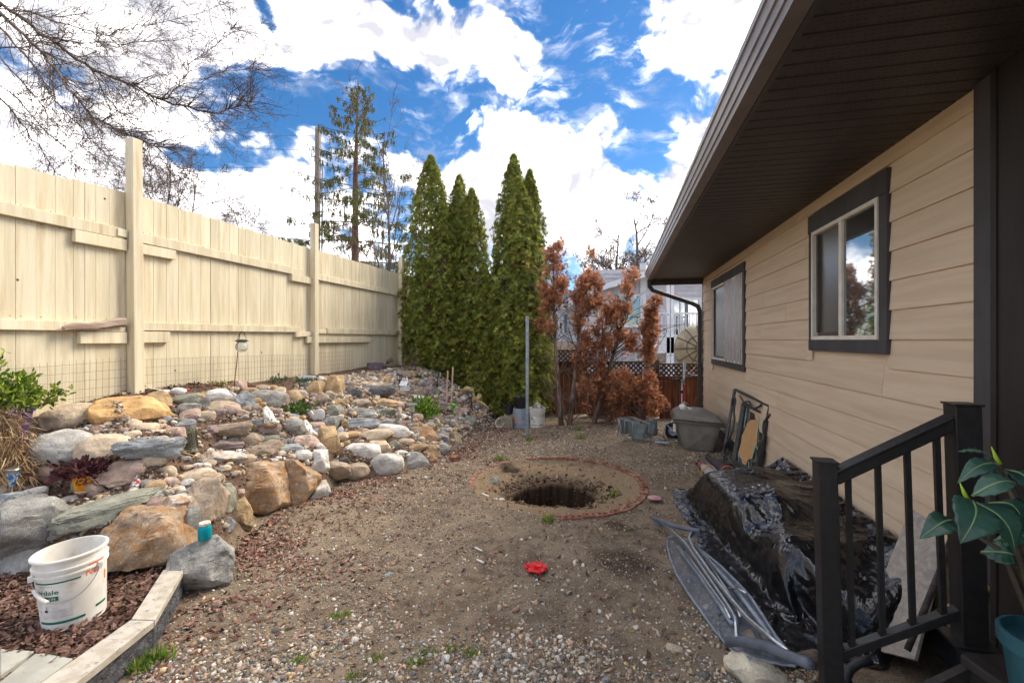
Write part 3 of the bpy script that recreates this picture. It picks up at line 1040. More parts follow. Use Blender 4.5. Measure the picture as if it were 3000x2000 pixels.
def rock_mesh(seed, kind):
    """one rock in the unit cube: 'r' rounded boulder, 'a' split angular rock, 'f' flat slab"""
    r_ = np.random.default_rng(seed)
    v, f = ico(5)
    e = {'r': 0.84, 'a': 0.60, 'f': 0.60}[kind]
    v = np.sign(v) * np.abs(v) ** e
    for k in range({'r': 7, 'a': 15, 'f': 10}[kind]):      # planes cut facets
        n = r_.normal(size=3); n /= np.linalg.norm(n)
        d = r_.uniform(0.66, 0.95) if kind != 'r' else r_.uniform(0.80, 1.0)
        s = v @ n - d
        v = v - np.where(s > 0, s, 0)[:, None] * n * (0.96 if kind != 'r' else .75)
    off = Vector(r_.uniform(-50, 50, 3))
    big, fine, rid = {'r': (.10, .030, .0), 'a': (.12, .05, .05), 'f': (.10, .05, .05)}[kind]
    st = np.array([1, 1, 2.2]) if kind == 'f' else np.array([1, 1, 1.0])
    amp = np.zeros(len(v))
    for i, p in enumerate(v):
        q = Vector(p * st)
        amp[i] = big * mnoise.noise(q * 1.3 + off) + fine * mnoise.fractal(q * 4.2 + off, 0.9, 2.1, 4)
        if rid:
            amp[i] -= rid * abs(mnoise.noise(q * 3.0 - off)) * 1.2
    v = v * (1 + amp)[:, None]
    lo, hi = v.min(0), v.max(0)
    v = (v - (lo + hi) / 2) / (hi - lo)      # fits the unit cube
    me = bpy.data.meshes.new('stone')
    me.from_pydata([tuple(p) for p in v], [], [tuple(p) for p in f])
    me.shade_smooth()
    if kind != 'r':
        me.set_sharp_from_angle(angle=R(30))
    me.materials.append(ROCK['plain'])
    return me


RMESH = {k: [rock_mesh(100 + 10 * i + j, k) for i in range(8)] for j, k in enumerate('raf')}


def rock_obj(name, kind, kd):
    o = bpy.data.objects.new(name, RMESH[kind][rocks_rng.randrange(8)])
    COL.objects.link(o)
    o.material_slots[0].link = 'OBJECT'
    o.material_slots[0].material = ROCK[kd]
    return o


SCOL = {'W': (206, 202, 194), 'L': (200, 180, 154), 'G': (152, 150, 144), 'B': (146, 150, 152), 'D': (98, 98, 100), 'T': (180, 150, 112), 'O': (206, 164, 110),
        'R': (172, 148, 122), 'P': (186, 160, 144), 'N': (160, 142, 122), 'M': (150, 132, 126), 'E': (146, 146, 130), 'K': (104, 84, 72), 'Y': (188, 160, 120),
        'V': (200, 190, 178)}
RUSTY = {'R', 'V'}
VEINY = {'B'}
rocks_rng = random.Random(21)
PLACED = []      # (x, y, radius) so that loose cobbles keep clear


def stone(parent, u, v, w, h, code, kind='r', rot=0.0, name='stone', at=None, dep=None, mat=None, label=None, push=0.12):
    p = at if at is not None else T(u, v)
    Y = p.y
    ww, hh = w / F * Y * 1.17, h / F * Y * 1.17
    # a stone seen from above shows part of its top: the height it needs is a little less than the height it shows
    dd = dep if dep else min(ww, hh) * 0.9 + 0.15 * max(ww, hh)
    hh = max(hh * 0.93, 0.02)
    kd = mat or ('rust' if code in RUSTY else 'vein' if code in VEINY else rocks_rng.choice(('plain', 'plain', 'plain', 'vein')) if code in 'GW' else 'plain')
    o = rock_obj(name, kind, kd)
    ray = Vector((p.x, p.y, 0)).normalized()
    o.location = p + ray * dd * push
    yaw = math.atan2(-p.x, p.y)
    Mx = Matrix.Rotation(yaw, 3, 'Z') @ Matrix.Rotation(-rot, 3, 'Y')
    flip = Euler((0, 0, rocks_rng.choice((0, math.pi)))).to_matrix()
    o.rotation_euler = (Mx @ flip).to_euler()
    o.scale = (ww * 1.06, dd, hh * 1.06)
    j = rocks_rng.uniform(.88, 1.18)
    c = lin(*SCOL[code])
    o.color = (min(c[0] * j, .8), min(c[1] * j, .8), min(c[2] * j, .8), 1)
    PLACED.append((o.location.x, o.location.y, max(ww, dd) / 2))
    if label: o['label'] = label
    return adopt(o, parent)


rockwall = thing('rock_wall', 'dry-laid terraced rock garden wall of mixed granite boulders below the cream fence', 'rock wall', (-2.9, 3.6, 0))
bank = thing('rock_bank', 'bank of loose boulders and cobbles between the stone steps and the green cedars', 'rock bank', (-1.2, 6.9, 0))
steps = thing('stone_steps', 'rough natural stone steps climbing through the rock garden', 'steps', (-1.5, 6.2, 0))

D1 = 0.3189
CROP1 = [(725, 700, 420, 230, 'L', 'r'), (1215, 650, 510, 260, 'O', 'a'), (1440, 545, 190, 170, 'Y', 'a'), (1530, 680, 180, 150, 'K', 'a'), (1500, 475, 90, 60, 'W', 'r'),
         (80, 1060, 290, 260, 'T', 'r'), (580, 985, 400, 290, 'W', 'r'), (970, 1010, 360, 270, 'L', 'r'), (1380, 1005, 450, 215, 'B', 'f'), (1315, 820, 200, 125, 'L', 'r'),
         (1460, 845, 150, 60, 'L', 'r'), (1600, 855, 160, 110, 'P', 'a'), (1350, 905, 200, 50, 'G', 'f'), (1480, 890, 90, 40, 'L', 'r'), (820, 865, 120, 40, 'G', 'r'), (910, 868, 90, 45, 'P', 'r'),
         (800, 895, 90, 40, 'L', 'r'), (200, 1245, 420, 200, 'P', 'r'), (490, 1195, 230, 140, 'P', 'r'), (1210, 1205, 460, 200, 'P', 'a'), (1430, 1090, 170, 110, 'L', 'r'), (1530, 1220, 130, 130, 'L', 'r'),
         (1390, 1305, 120, 70, 'G', 'r'), (50, 1380, 130, 110, 'L', 'a'), (150, 1345, 90, 50, 'L', 'r'), (255, 1350, 100, 50, 'P', 'r'), (325, 1375, 140, 60, 'W', 'a'), (190, 1390, 100, 40, 'P', 'r'),
         (720, 1140, 110, 60, 'G', 'r'), (420, 1385, 60, 35, 'P', 'r'), (1000, 770, 70, 50, 'L', 'r'), (930, 650, 90, 60, 'W', 'r'), (1130, 490, 55, 40, 'L', 'r'), (780, 1350, 10, 10, 'L', 'r'),
         (1200, 1425, 90, 35, 'L', 'r'), (970, 1425, 80, 30, 'W', 'r'), (650, 1455, 130, 60, 'W', 'a')]
D3 = 0.2551
CROP3 = [(75, 590, 150, 110, 'W', 'r'), (150, 690, 290, 150, 'E', 'f', .2), (340, 625, 140, 80, 'T', 'a'), (185, 815, 260, 190, 'G', 'a'), (350, 715, 190, 120, 'G', 'a'), (545, 625, 290, 140, 'W', 'r'),
         (385, 825, 130, 155, 'K', 'a'), (590, 780, 300, 190, 'L', 'r'), (715, 665, 120, 180, 'W', 'a'), (835, 715, 200, 260, 'B', 'a'), (1100, 705, 340, 260, 'G', 'r'), (745, 530, 210, 140, 'P', 'a'),
         (910, 580, 150, 90, 'T', 'r'), (1050, 540, 150, 80, 'L', 'r'), (1170, 540, 95, 75, 'T', 'r'), (1255, 575, 110, 90, 'L', 'a'), (1300, 700, 110, 190, 'M', 'r'), (1410, 665, 160, 190, 'Y', 'r'),
         (1510, 640, 155, 150, 'V', 'a'), (1520, 520, 110, 100, 'D', 'a'), (1570, 430, 170, 75, 'B', 'r'), (1670, 580, 200, 220, 'Y', 'a'), (1870, 545, 220, 270, 'Y', 'a'), (1735, 500, 110, 110, 'D', 'a'),
         (660, 1040, 420, 190, 'N', 'f', .1), (430, 1025, 170, 100, 'M', 'a'), (410, 1085, 130, 60, 'P', 'a'), (970, 935, 190, 100, 'G', 'a'), (930, 995, 135, 95, 'T', 'r'), (1120, 1010, 230, 140, 'M', 'a'),
         (910, 1130, 245, 155, 'L', 'r'), (755, 1065, 95, 65, 'L', 'r'), (720, 1140, 130, 85, 'G', 'r'), (1135, 1130, 185, 110, 'E', 'r'), (1260, 1090, 110, 90, 'N', 'a'), (1380, 1000, 260, 200, 'G', 'r'),
         (1240, 905, 100, 60, 'P', 'r'), (1315, 1155, 190, 60, 'B', 'f'), (1680, 1000, 170, 130, 'P', 'r'), (1850, 960, 220, 180, 'G', 'a'), (1570, 1190, 260, 200, 'P', 'a'), (1370, 1245, 250, 110, 'B', 'r'),
         (1810, 1190, 230, 370, 'Y', 'a'), (1720, 1230, 90, 110, 'W', 'a'), (1680, 1390, 230, 230, 'W', 'a'), (1510, 1320, 175, 120, 'W', 'r'), (560, 1200, 420, 110, 'M', 'f'), (1070, 1270, 370, 210, 'N', 'a'),
         (570, 1380, 440, 220, 'V', 'a'), (875, 1360, 160, 115, 'L', 'r'), (780, 1275, 110, 60, 'W', 'a'), (445, 1260, 70, 55, 'W', 'r'), (330, 1200, 60, 50, 'L', 'r'), (85, 1190, 90, 95, 'G', 'r'),
         (150, 1355, 130, 65, 'G', 'r'), (290, 1310, 70, 60, 'L', 'r'), (1280, 1295, 80, 70, 'L', 'r'), (1390, 1325, 80, 60, 'L', 'r'), (1240, 1345, 60, 50, 'W', 'r'), (1180, 1375, 90, 60, 'W', 'r'),
         (1250, 1450, 140, 110, 'L', 'a'), (1190, 1510, 120, 110, 'P', 'r'), (310, 1440, 110, 80, 'W', 'r'), (180, 1460, 110, 80, 'L', 'r'), (905, 830, 110, 50, 'G', 'r'), (1590, 490, 90, 60, 'W', 'r'),
         (650, 440, 90, 60, 'L', 'r'), (465, 400, 60, 45, 'W', 'r'), (790, 420, 60, 40, 'G', 'r'), (870, 440, 70, 50, 'P', 'r'), (1440, 545, 40, 50, 'L', 'r'), (1700, 325, 60, 50, 'D', 'r'), (1740, 350, 70, 50, 'D', 'r'), (1790, 340, 60, 50, 'M', 'r'),
         (1330, 900, 60, 30, 'L', 'r'), (1790, 420, 50, 50, 'N', 'r'), (1550, 1225, 60, 40, 'L', 'r')]
CROP4 = [(1060, 620, 130, 120, 'N', 'a'), (1290, 600, 140, 100, 'N', 'a'), (1395, 580, 110, 120, 'M', 'a'), (1400, 490, 120, 80, 'M', 'r'), (1480, 580, 100, 110, 'E', 'a'), (1250, 660, 190, 90, 'W', 'a'),
         (1090, 740, 190, 110, 'N', 'a'), (1040, 810, 90, 90, 'L', 'a'), (1080, 865, 140, 80, 'W', 'a'), (420, 830, 80, 110, 'P', 'a'), (300, 810, 180, 130, 'E', 'a'), (430, 950, 70, 130, 'Y', 'a'),
         (380, 1060, 70, 160, 'W', 'a'), (1070, 950, 140, 80, 'P', 'r'), (1180, 950, 80, 50, 'B', 'r'), (1240, 1015, 75, 65, 'T', 'r'), (1160, 1005, 90, 60, 'M', 'r'), (1190, 1060, 60, 60, 'W', 'a'),
         (1335, 985, 90, 60, 'L', 'r'), (1410, 970, 80, 50, 'G', 'r'), (1350, 1090, 270, 200, 'R', 'a'), (1540, 1120, 150, 120, 'B', 'a'), (1690, 1160, 140, 220, 'N', 'f'),
         (410, 1370, 130, 100, 'D', 'a'), (315, 1375, 80, 40, 'B', 'r'), (1420, 1295, 130, 200, 'T', 'a'), (1550, 1240, 150, 130, 'G', 'r'), (570, 1490, 240, 180, 'N', 'r'), (290, 1480, 330, 200, 'N', 'a'),
         (1490, 900, 140, 130, 'L', 'a'), (1870, 935, 130, 140, 'E', 'r'), (1560, 1035, 120, 90, 'B', 'a', -.5), (1310, 475, 90, 60, 'L', 'r'), (1340, 440, 90, 40, 'W', 'r'), (1290, 405, 90, 40, 'L', 'r'), (1290, 380, 60, 30, 'L', 'a'),
         (1200, 530, 70, 90, 'L', 'a'), (1700, 600, 80, 50, 'T', 'a'), (1560, 660, 110, 50, 'G', 'r'), (1640, 600, 70, 50, 'L', 'r'), (1520, 770, 60, 80, 'P', 'a'), (1460, 790, 80, 50, 'B', 'r'), (1700, 800, 90, 50, 'N', 'r'),
         (1800, 640, 90, 40, 'G', 'r'), (1150, 830, 60, 40, 'L', 'r'), (1240, 910, 60, 50, 'T', 'r'), (1170, 885, 60, 45, 'L', 'r'), (1250, 960, 60, 40, 'L', 'r'), (1300, 640, 130, 40, 'T', 'f', -.3), (940, 520, 110, 60, 'G', 'r'), (760, 385, 60, 35, 'L', 'r'),
         (1900, 820, 60, 30, 'L', 'a'), (1800, 1060, 60, 40, 'L', 'r'), (1700, 1010, 80, 40, 'G', 'r'), (1530, 850, 60, 40, 'L', 'r')]
STEP4 = [(500, 605, 180, 115, 'D', 'f'), (770, 580, 390, 130, 'D', 'r'), (360, 715, 190, 100, 'T', 'f'), (610, 710, 200, 85, 'L', 'r'), (860, 710, 300, 100, 'T', 'f'), (600, 825, 290, 115, 'G', 'f'), (870, 825, 240, 105, 'E', 'f'),
         (630, 940, 360, 110, 'B', 'f'), (905, 925, 180, 85, 'G', 'f'), (770, 1090, 360, 140, 'L', 'r', .1), (970, 1040, 360, 150, 'W', 'r', -.15), (510, 1075, 190, 80, 'T', 'r'), (640, 1030, 150, 50, 'P', 'f'),
         (600, 1275, 390, 190, 'W', 'r'), (820, 1235, 240, 160, 'L', 'a'), (990, 1210, 140, 130, 'E', 'a'), (1120, 1160, 180, 80, 'L', 'r'), (1240, 1225, 240, 95, 'T', 'r', .05), (1060, 1280, 150, 50, 'W', 'r'),
         (880, 1430, 370, 250, 'W', 'r', .1), (1220, 1390, 310, 210, 'G', 'a'), (680, 495, 330, 50, 'L', 'f')]
D5 = 0.287
CROP5 = [(1190, 465, 610, 470, 'R', 'a', -.15), (1670, 390, 340, 450, 'R', 'a'), (925, 590, 140, 340, 'E', 'f'), (1050, 740, 200, 330, 'Y', 'a'), (740, 640, 320, 480, 'N', 'a'), (560, 810, 170, 380, 'G', 'a'),
         (430, 635, 280, 220, 'V', 'a', .2), (220, 640, 160, 170, 'P', 'r'), (940, 850, 110, 170, 'B', 'a'), (1870, 490, 180, 180, 'W', 'a'), (590, 360, 320, 150, 'L', 'r', .2), (800, 360, 150, 110, 'L', 'a'),
         (1415, 330, 90, 130, 'P', 'a'), (1490, 370, 110, 120, 'G', 'a'), (550, 470, 110, 50, 'D', 'a'), (370, 490, 170, 70, 'L', 'r', .3), (280, 530, 150, 60, 'W', 'a', .2), (420, 500, 120, 70, 'W', 'r', .3),
         (120, 385, 140, 50, 'P', 'r'), (770, 430, 120, 110, 'P', 'a')]
D2 = 0.3508
CROP2 = [(1220, 375, 640, 430, 'R', 'a'), (945, 125, 640, 180, 'E', 'f', .12), (330, 265, 460, 450, 'G', 'a'), (95, 200, 250, 380, 'B', 'a'), (250, 560, 340, 230, 'G', 'a'), (30, 530, 130, 170, 'W', 'a'), (590, 255, 160, 80, 'P', 'a'),
         (860, 245, 110, 35, 'W', 'a'), (60, 660, 160, 150, 'K', 'a'), (490, 320, 200, 80, 'G', 'f'), (650, 105, 160, 35, 'L', 'r')]
for (lst, ox, oy, sc) in ((CROP1, 0, 1000, D1), (CROP3, 500, 1000, D3), (CROP4, 900, 1000, D3), (CROP5, 400, 1300, D5), (CROP2, 0, 1450, D2)):
    for s_ in lst:
        stone(bank if lst is CROP4 and s_[0] > 1000 else rockwall, ox + s_[0] * sc, oy + s_[1] * sc, s_[2] * sc, s_[3] * sc, s_[4], s_[5], s_[6] if len(s_) > 6 else 0.0)
for s_ in STEP4:
    stone(steps, 900 + s_[0] * D3, 1000 + s_[1] * D3, s_[2] * D3, s_[3] * D3, s_[4], s_[5], s_[6] if len(s_) > 6 else 0.0, name='step_stone', dep=s_[2] * D3 / F * 6.2 * .55)
# the squared corner rock that carries the blue jar
cp = Vector((-2.07, 2.99, 0.0))
o = stone(rockwall, 0, 0, 560 * D5, 600 * D5, 'G', 'a', at=Vector((-2.10, 3.09, 0.145)), dep=.36, mat='vein', push=0.0)
o.rotation_euler = (0.05, 0.06, R(24)); o.scale = (.40, .34, .37)
JAR_ROCK = o
n_wall = len(rockwall.children); n_bank = len(bank.children)

# cobbles between the boulders, then pebbles too small to pick apart
cob = []
tries = 0
while (n_wall < 296 or n_bank < 200) and tries < 20000:
    tries += 1
    x = rocks_rng.uniform(-3.9, -0.5); y = rocks_rng.uniform(3.05, 9.2)
    s_ = float(bed_depth(np.array([x]), np.array([y]))[0])
    if s_ < 0.02 or s_ > (1.15 if y < 6 else 1.5): continue
    if x < -4.97 + .24 * y + .45: continue
    r_ = rocks_rng.uniform(.03, .085) if len(cob) < 90 else rocks_rng.uniform(.025, .055)
    if any((x - a) ** 2 + (y - b_) ** 2 < (c_ * .62 + r_ * .8) ** 2 for a, b_, c_ in PLACED): continue
    cob.append((x, y, r_))
    p = Vector((x, y, hz(x, y) + r_ * .3))
    ob_ = bank if y > 6.3 and x > -2.2 else rockwall
    if (ob_ is bank and n_bank >= 200) or (ob_ is rockwall and n_wall >= 296): continue
    if ob_ is bank: n_bank += 1
    else: n_wall += 1
    stone(ob_, 0, 0, r_ * 2 * F / y, r_ * 1.5 * F / y, rocks_rng.choice('WLLGBTPPNM'), rocks_rng.choice('rra'), rocks_rng.uniform(-.4, .4), at=p, push=0)

PEB_COL = [lin(214, 206, 194), lin(198, 184, 164), lin(184, 167, 146), lin(164, 158, 150), lin(142, 141, 140), lin(116, 112, 108), lin(204, 178, 140), lin(176, 146, 124), lin(224, 218, 206), lin(150, 132, 114)]


def pebble_base(seed):
    v, f = ico(1)
    r_ = np.random.default_rng(seed)
    v = v * r_.uniform(.75, 1.2, (len(v), 1))
    return v, f


def pebbles(name, label, x, y, size, cols, sink=.25, dz=0.0, small=False):
    k = len(x); cols = cols * (RNG.uniform(.55, 1.05, (k, 1)) * np.array([[1.02, 1.0, .96]]) if 'thick' in label else RNG.uniform(.45, .9, (k, 1)) * np.array([[1.03, 1.0, .95]]))
    order = np.arange(k)
    objs = []
    Rm = rot_random(k, .5)
    sc = np.stack([size * RNG.uniform(.8, 1.3, k), size * RNG.uniform(.65, 1.0, k), size * RNG.uniform(.4, .75, k)], 1)
    Ms = Rm * sc[:, None, :]
    z = H(x, y) + size * (.5 - sink) + dz
    v, f = pebble_base(5)
    if small:
        v = np.array([(1, 0, 0), (-1, 0, .1), (0, 1, 0), (.1, -1, 0), (0, 0, 1), (0, .1, -1)], float) * 1.1
        f = np.array([(0, 2, 4), (2, 1, 4), (1, 3, 4), (3, 0, 4), (2, 0, 5), (1, 2, 5), (3, 1, 5), (0, 3, 5)])
    # a few different pebble shapes in one mesh: shear the base a little per piece
    sh = np.eye(3)[None] + RNG.normal(0, .18, (k, 3, 3))
    o_ = mass(name, M['pebble'], v, f, Ms @ sh, np.stack([x, y, z], 1), cols, smooth=True)
    tag(o_, label, 'gravel', kind='stuff')
    return o_


def sample(n, fn, xr, yr):
    """points with acceptance fn(x, y) in 0..1"""
    out = np.zeros((0, 2))
    while len(out) < n:
        p = np.stack([RNG.uniform(*xr, n * 2), RNG.uniform(*yr, n * 2)], 1)
        a = fn(p[:, 0], p[:, 1])
        out = np.concatenate([out, p[RNG.uniform(size=len(p)) < a]])
    return out[:n, 0], out[:n, 1]


def in_frame(x, y):
    return (np.abs(x / y) < 1.16) & (y > 1.3)


def fbm(x, y, s):
    return .5 + .25 * wob(x, y, s) + .12 * wob(y + 3, x - 7, s * 2.3)


# slope of river pebbles beside the steps
def f_slope(x, y):
    s_ = bed_depth(x, y)
    return ((s_ > -.12) & (s_ < 1.75) & (y > 6.1)) * np.where(s_ < 0, .35, 1.0) * np.where(x > -3.0, 1, 0)


x, y = sample(6500, f_slope, (-3.0, .2), (6.1, 9.6))
pebbles('pebbles', 'loose pale river pebbles covering the slope beside the stone steps', x, y, RNG.gamma(4, .0055, len(x)).clip(.010, .055), palette(len(x), PEB_COL[:3] + PEB_COL[6:9] + PEB_COL[3:5]))


def f_bed(x, y):
    s_ = bed_depth(x, y)
    return ((s_ > .03) & (s_ < 1.2) & (y < 6.4) & (x > -4.2)) * np.clip(fbm(x, y, 1.6) * 2 - .7, 0.05, 1)


x, y = sample(5200, f_bed, (-4.2, -.9), (3.0, 6.4))
pebbles('pebbles', 'small pebbles filling the gaps between the terrace boulders', x, y, RNG.gamma(3.5, .0045, len(x)).clip(.006, .04), palette(len(x), PEB_COL))


# gravel of the yard: thick in the foreground, a strip by the steel post, thin elsewhere
def f_near(x, y):
    d = sstep(2.9, 1.9, y + .25 * wob(x, y, .8) - .12 * x) + .9 * np.exp(-((x + .2) ** 2 / .5 + (y - 2.3) ** 2 / .05)) * .5
    return in_frame(x, y) * (bed_depth(x, y) < 0) * (x > curb_x(y) + .12) * np.clip(d * np.clip(fbm(x, y, 1.7) * 2.0 - .25, .12, 1), .04, 1) * (x < 1.3 + .1 * y)


x, y = sample(14000, f_near, (-2.2, 1.9), (1.3, 3.5))
pebbles('gravel', 'thick fine grit between the larger gravel stones by the stair rail', x, y, RNG.gamma(4, .0012, len(x)).clip(.002, .009), palette(len(x), PEB_COL, .16), small=True)
x, y = sample(22000, f_near, (-2.2, 1.9), (1.3, 3.5))
pebbles('gravel', 'thick mixed grey and tan gravel in front of the yard by the stair rail', x, y, RNG.gamma(4, .0021, len(x)).clip(.004, .024), palette(len(x), PEB_COL, .16))


def f_mid(x, y):
    r_ = np.hypot(x - RING[0], y - RING[1])
    d = .30 + .9 * np.clip(fbm(x, y, .9) - .45, 0, 1) + .9 * np.exp(-(((x - .15) / .75) ** 2 + ((y - 7.0) / .55) ** 2)) + .6 * np.exp(-(((x + .9) / .5) ** 2 + ((y - 4.6) / 1.2) ** 2))
    d = np.where(r_ < 1.0, .10, d)
    return in_frame(x, y) * (bed_depth(x, y) < 0) * np.clip(d, 0, 1) * (x > curb_x(y)) * (x < 1.55 + .229 * y)


x, y = sample(54000, f_mid, (-2.3, 3.6), (2.4, 8.9))
pebbles('gravel', 'thin scatter of small stones over the brown dirt around the brick ring', x, y, RNG.gamma(2.6, .0018, len(x)).clip(.002, .02) * np.interp(y, [2.5, 8], [.85, 1.35]), palette(len(x), PEB_COL, .16), small=True)
x, y = sample(900, lambda x, y: (x < curb_x(y) - .1) * (y < 2.98) * 1.0, (-3.4, -1.9), (1.7, 2.98))
pebbles('gravel', 'scattered tan gravel among the leaves around the tilted white bucket', x, y, RNG.gamma(4, .002, len(x)).clip(.004, .02), palette(len(x), PEB_COL))

a_ = RNG.uniform(0, 6.283, 1500); q_ = 1 + np.abs(RNG.normal(0, .28, 1500)) * RNG.choice((1, 1, -.25), 1500)
pebbles('soil_clods', 'crumbly dark soil clods around the rim of the dug hole', HOLE[0] + HOLE[2] * q_ * np.cos(a_), HOLE[1] + HOLE[3] * q_ * np.sin(a_), RNG.gamma(2.5, .004, 1500).clip(.003, .03), palette(1500, [lin(88, 70, 54), lin(70, 55, 43), lin(112, 92, 72), lin(140, 120, 96)]), small=True)

# fallen leaves
LEAF_V = [(-.5, 0, .05), (-.2, .2, -.02), (.22, .19, -.01), (.5, 0, .10), (.22, -.19, -.01), (-.2, -.2, -.02), (0, 0, .05)]
LEAF_F = [(0, 6, 1), (1, 6, 2), (2, 6, 3), (3, 6, 4), (4, 6, 5), (5, 6, 0)]
LEAF_COL = [lin(142, 108, 92), lin(122, 92, 79), lin(160, 127, 110), lin(108, 78, 66), lin(176, 144, 125), lin(130, 94, 74), lin(150, 114, 100)]


def leaves(name, label, x, y, size, tilt=.38, lift=.012, cols=LEAF_COL):
    k = len(x)
    Ms = rot_random(k, tilt) * (size[:, None, None] * np.array([1, 1, 1.3])[None, None, :])
    Ms = Ms @ (np.eye(3)[None] * np.stack([np.ones(k), RNG.uniform(.7, 1.3, k), RNG.normal(.6, 1.2, k)], 1)[:, None, :])
    z = H(x, y) + RNG.uniform(0.003, lift, k)
    o_ = mass(name, M['leaf_litter'], LEAF_V, LEAF_F, Ms, np.stack([x, y, z], 1), palette(k, cols, .2) * (np.array([.74, .72, .74]) if 'drift' in label else np.array([.54, .54, .56])))
    return tag(o_, label, 'leaves', kind='stuff')


x, y = sample(5200, lambda x, y: (x < curb_x(y) - .08) * (y < 3.02) * np.where(y < 2.20 - .12 * (x + 2.5), 0.03, 1.0), (-3.9, -1.9), (1.6, 3.02))
leaves('leaf_litter', 'deep brown leaf litter around the tilted white bucket', x, y, RNG.normal(.036, .010, len(x)).clip(.014, .06), lift=.03)
x, y = sample(8200, lambda x, y: ((bed_depth(x, y) > .05) & (x > -4.95 + .24 * y) & (y < 6.0)) * np.clip(fbm(x, y, 1.3) * 1.6 - .25, .15, 1), (-4.6, -1.0), (3.0, 6.0))
leaves('leaf_litter', 'brown leaf and bark litter lying on the rock garden terraces', x, y, RNG.normal(.034, .010, len(x)).clip(.012, .06), lift=.02)
x, y = sample(1100, lambda x, y: ((bed_depth(x, y) > .05) & (y > 5.8) & (x > -4.95 + .24 * y)) * 1.0, (-3.6, -.3), (5.8, 10.2))
leaves('leaf_litter', 'sparse brown leaves on the soil near the purple stone planter', x, y, RNG.normal(.034, .010, len(x)).clip(.012, .06))


def f_drift(x, y):
    s_ = -bed_depth(x, y)
    d = np.exp(-s_ / .34) * np.clip(fbm(x, y, 1.1) * 2.2 - .6, 0, 1) + .5 * np.exp(-(((x + 1.75) / .16) ** 2)) * (y < 2.9) * np.clip(fbm(x, y, 2) * 2 - .5, 0, 1)
    d += .55 * np.exp(-(((x + 1.55) / .35) ** 2 + ((y - 3.5) / .35) ** 2)) * np.clip(fbm(x, y, 2) * 2.4 - .9, 0, 1) + .012
    return (s_ > 0) * (x > curb_x(y) + .07) * in_frame(x, y) * np.clip(d, 0, 1)


x, y = sample(5200, f_drift, (-2.4, 1.5), (1.4, 8.5))
leaves('leaf_litter', 'drift of dry brown leaves along the foot of the rock wall', x, y, RNG.normal(.040, .010, len(x)).clip(.016, .06))
x, y = sample(420, lambda x, y: (bed_depth(x, y) < 0) * (y > 6) * np.clip(sstep(7.4, 8.6, y) + np.exp(-(((x + .65) / .25) ** 2)), 0.02, 1), (-1, 2.8), (6, 9.4))
leaves('leaf_litter', 'rusty cedar debris on the dirt below the dead cedars', x, y, RNG.normal(.03, .010, len(x)).clip(.012, .05), cols=[lin(150, 92, 60), lin(120, 84, 64), lin(134, 96, 76)])
# ------------------------------------------------------------------ trees
def tubes(name, segs, mat, parent=None, n=4):
    """segs: array (k, 8): p0, p1, r0, r1 -> one mesh of tapered tubes"""
    segs = np.asarray(segs, float)
    p0, p1, r0, r1 = segs[:, 0:3], segs[:, 3:6], segs[:, 6], segs[:, 7]
    d = p1 - p0
    d /= np.linalg.norm(d, axis=1, keepdims=True) + 1e-9
    a = np.where(np.abs(d[:, 2:3]) < .9, np.array([[0, 0, 1.0]]), np.array([[1.0, 0, 0]]))
    s_ = np.cross(d, a); s_ /= np.linalg.norm(s_, axis=1, keepdims=True)
    q = np.cross(d, s_)
    k = len(segs)
    V = np.zeros((k, 2 * n, 3))
    for j in range(n):
        an = 2 * np.pi * j / n
        dirv = s_ * np.cos(an) + q * np.sin(an)
        V[:, j] = p0 + dirv * r0[:, None]
        V[:, n + j] = p1 + dirv * r1[:, None]
    bf = np.array([(j, (j + 1) % n, n + (j + 1) % n, n + j) for j in range(n)])
    Fc = (bf[None] + (np.arange(k) * 2 * n)[:, None, None]).reshape(-1)
    me = bpy.data.meshes.new(name)
    me.vertices.add(k * 2 * n); me.vertices.foreach_set('co', V.astype(np.float32).ravel())
    me.loops.add(len(Fc)); me.loops.foreach_set('vertex_index', Fc.astype(np.int32))
    me.polygons.add(k * n); me.polygons.foreach_set('loop_start', (np.arange(k * n) * 4).astype(np.int32))
    me.polygons.foreach_set('use_smooth', np.ones(k * n, bool))
    me.update(calc_edges=True)
    me.materials.append(mat)
    o = bpy.data.objects.new(name, me)
    COL.objects.link(o)
    return adopt(o, parent)


def grow(segs, p, d, L, r, depth, rnd, droop=0.0, spread=.55, kids=(3, 5), taper=.62, step=5, wig=.12, rmin=.0012):
    """a limb and its side branches"""
    p = Vector(p); d = Vector(d).normalized()
    pts = [p.copy()]
    for i in range(step):
        d = (d + Vector((rnd.gauss(0, wig), rnd.gauss(0, wig), rnd.gauss(0, wig) - droop))).normalized()
        p = p + d * (L / step)
        pts.append(p.copy())
    for i in range(step):
        ra = r * (1 - .75 * i / step); rb = r * (1 - .75 * (i + 1) / step)
        segs.append((*pts[i], *pts[i + 1], max(ra, rmin), max(rb, rmin)))
    if depth > 0:
        for _ in range(rnd.randint(*kids)):
            q = rnd.uniform(.2, 1.0)
            i = min(int(q * step), step - 1)
            base = pts[i].lerp(pts[i + 1], q * step - i)
            dd = (pts[i + 1] - pts[i]).normalized()
            rv = Vector((rnd.gauss(0, 1), rnd.gauss(0, 1), rnd.gauss(0, 1)))
            side = (rv - dd * rv.dot(dd)).normalized()
            nd = (dd * (1 - spread * .4) + side * spread * rnd.uniform(.7, 1.4)).normalized()
            grow(segs, base, nd, L * taper * rnd.uniform(.6, 1.1) * (1.1 - .4 * q), max(r * .5 * (1 - .5 * q), rmin), depth - 1, rnd, droop, spread, kids, taper, max(3, step - 1), wig * 1.15, rmin)


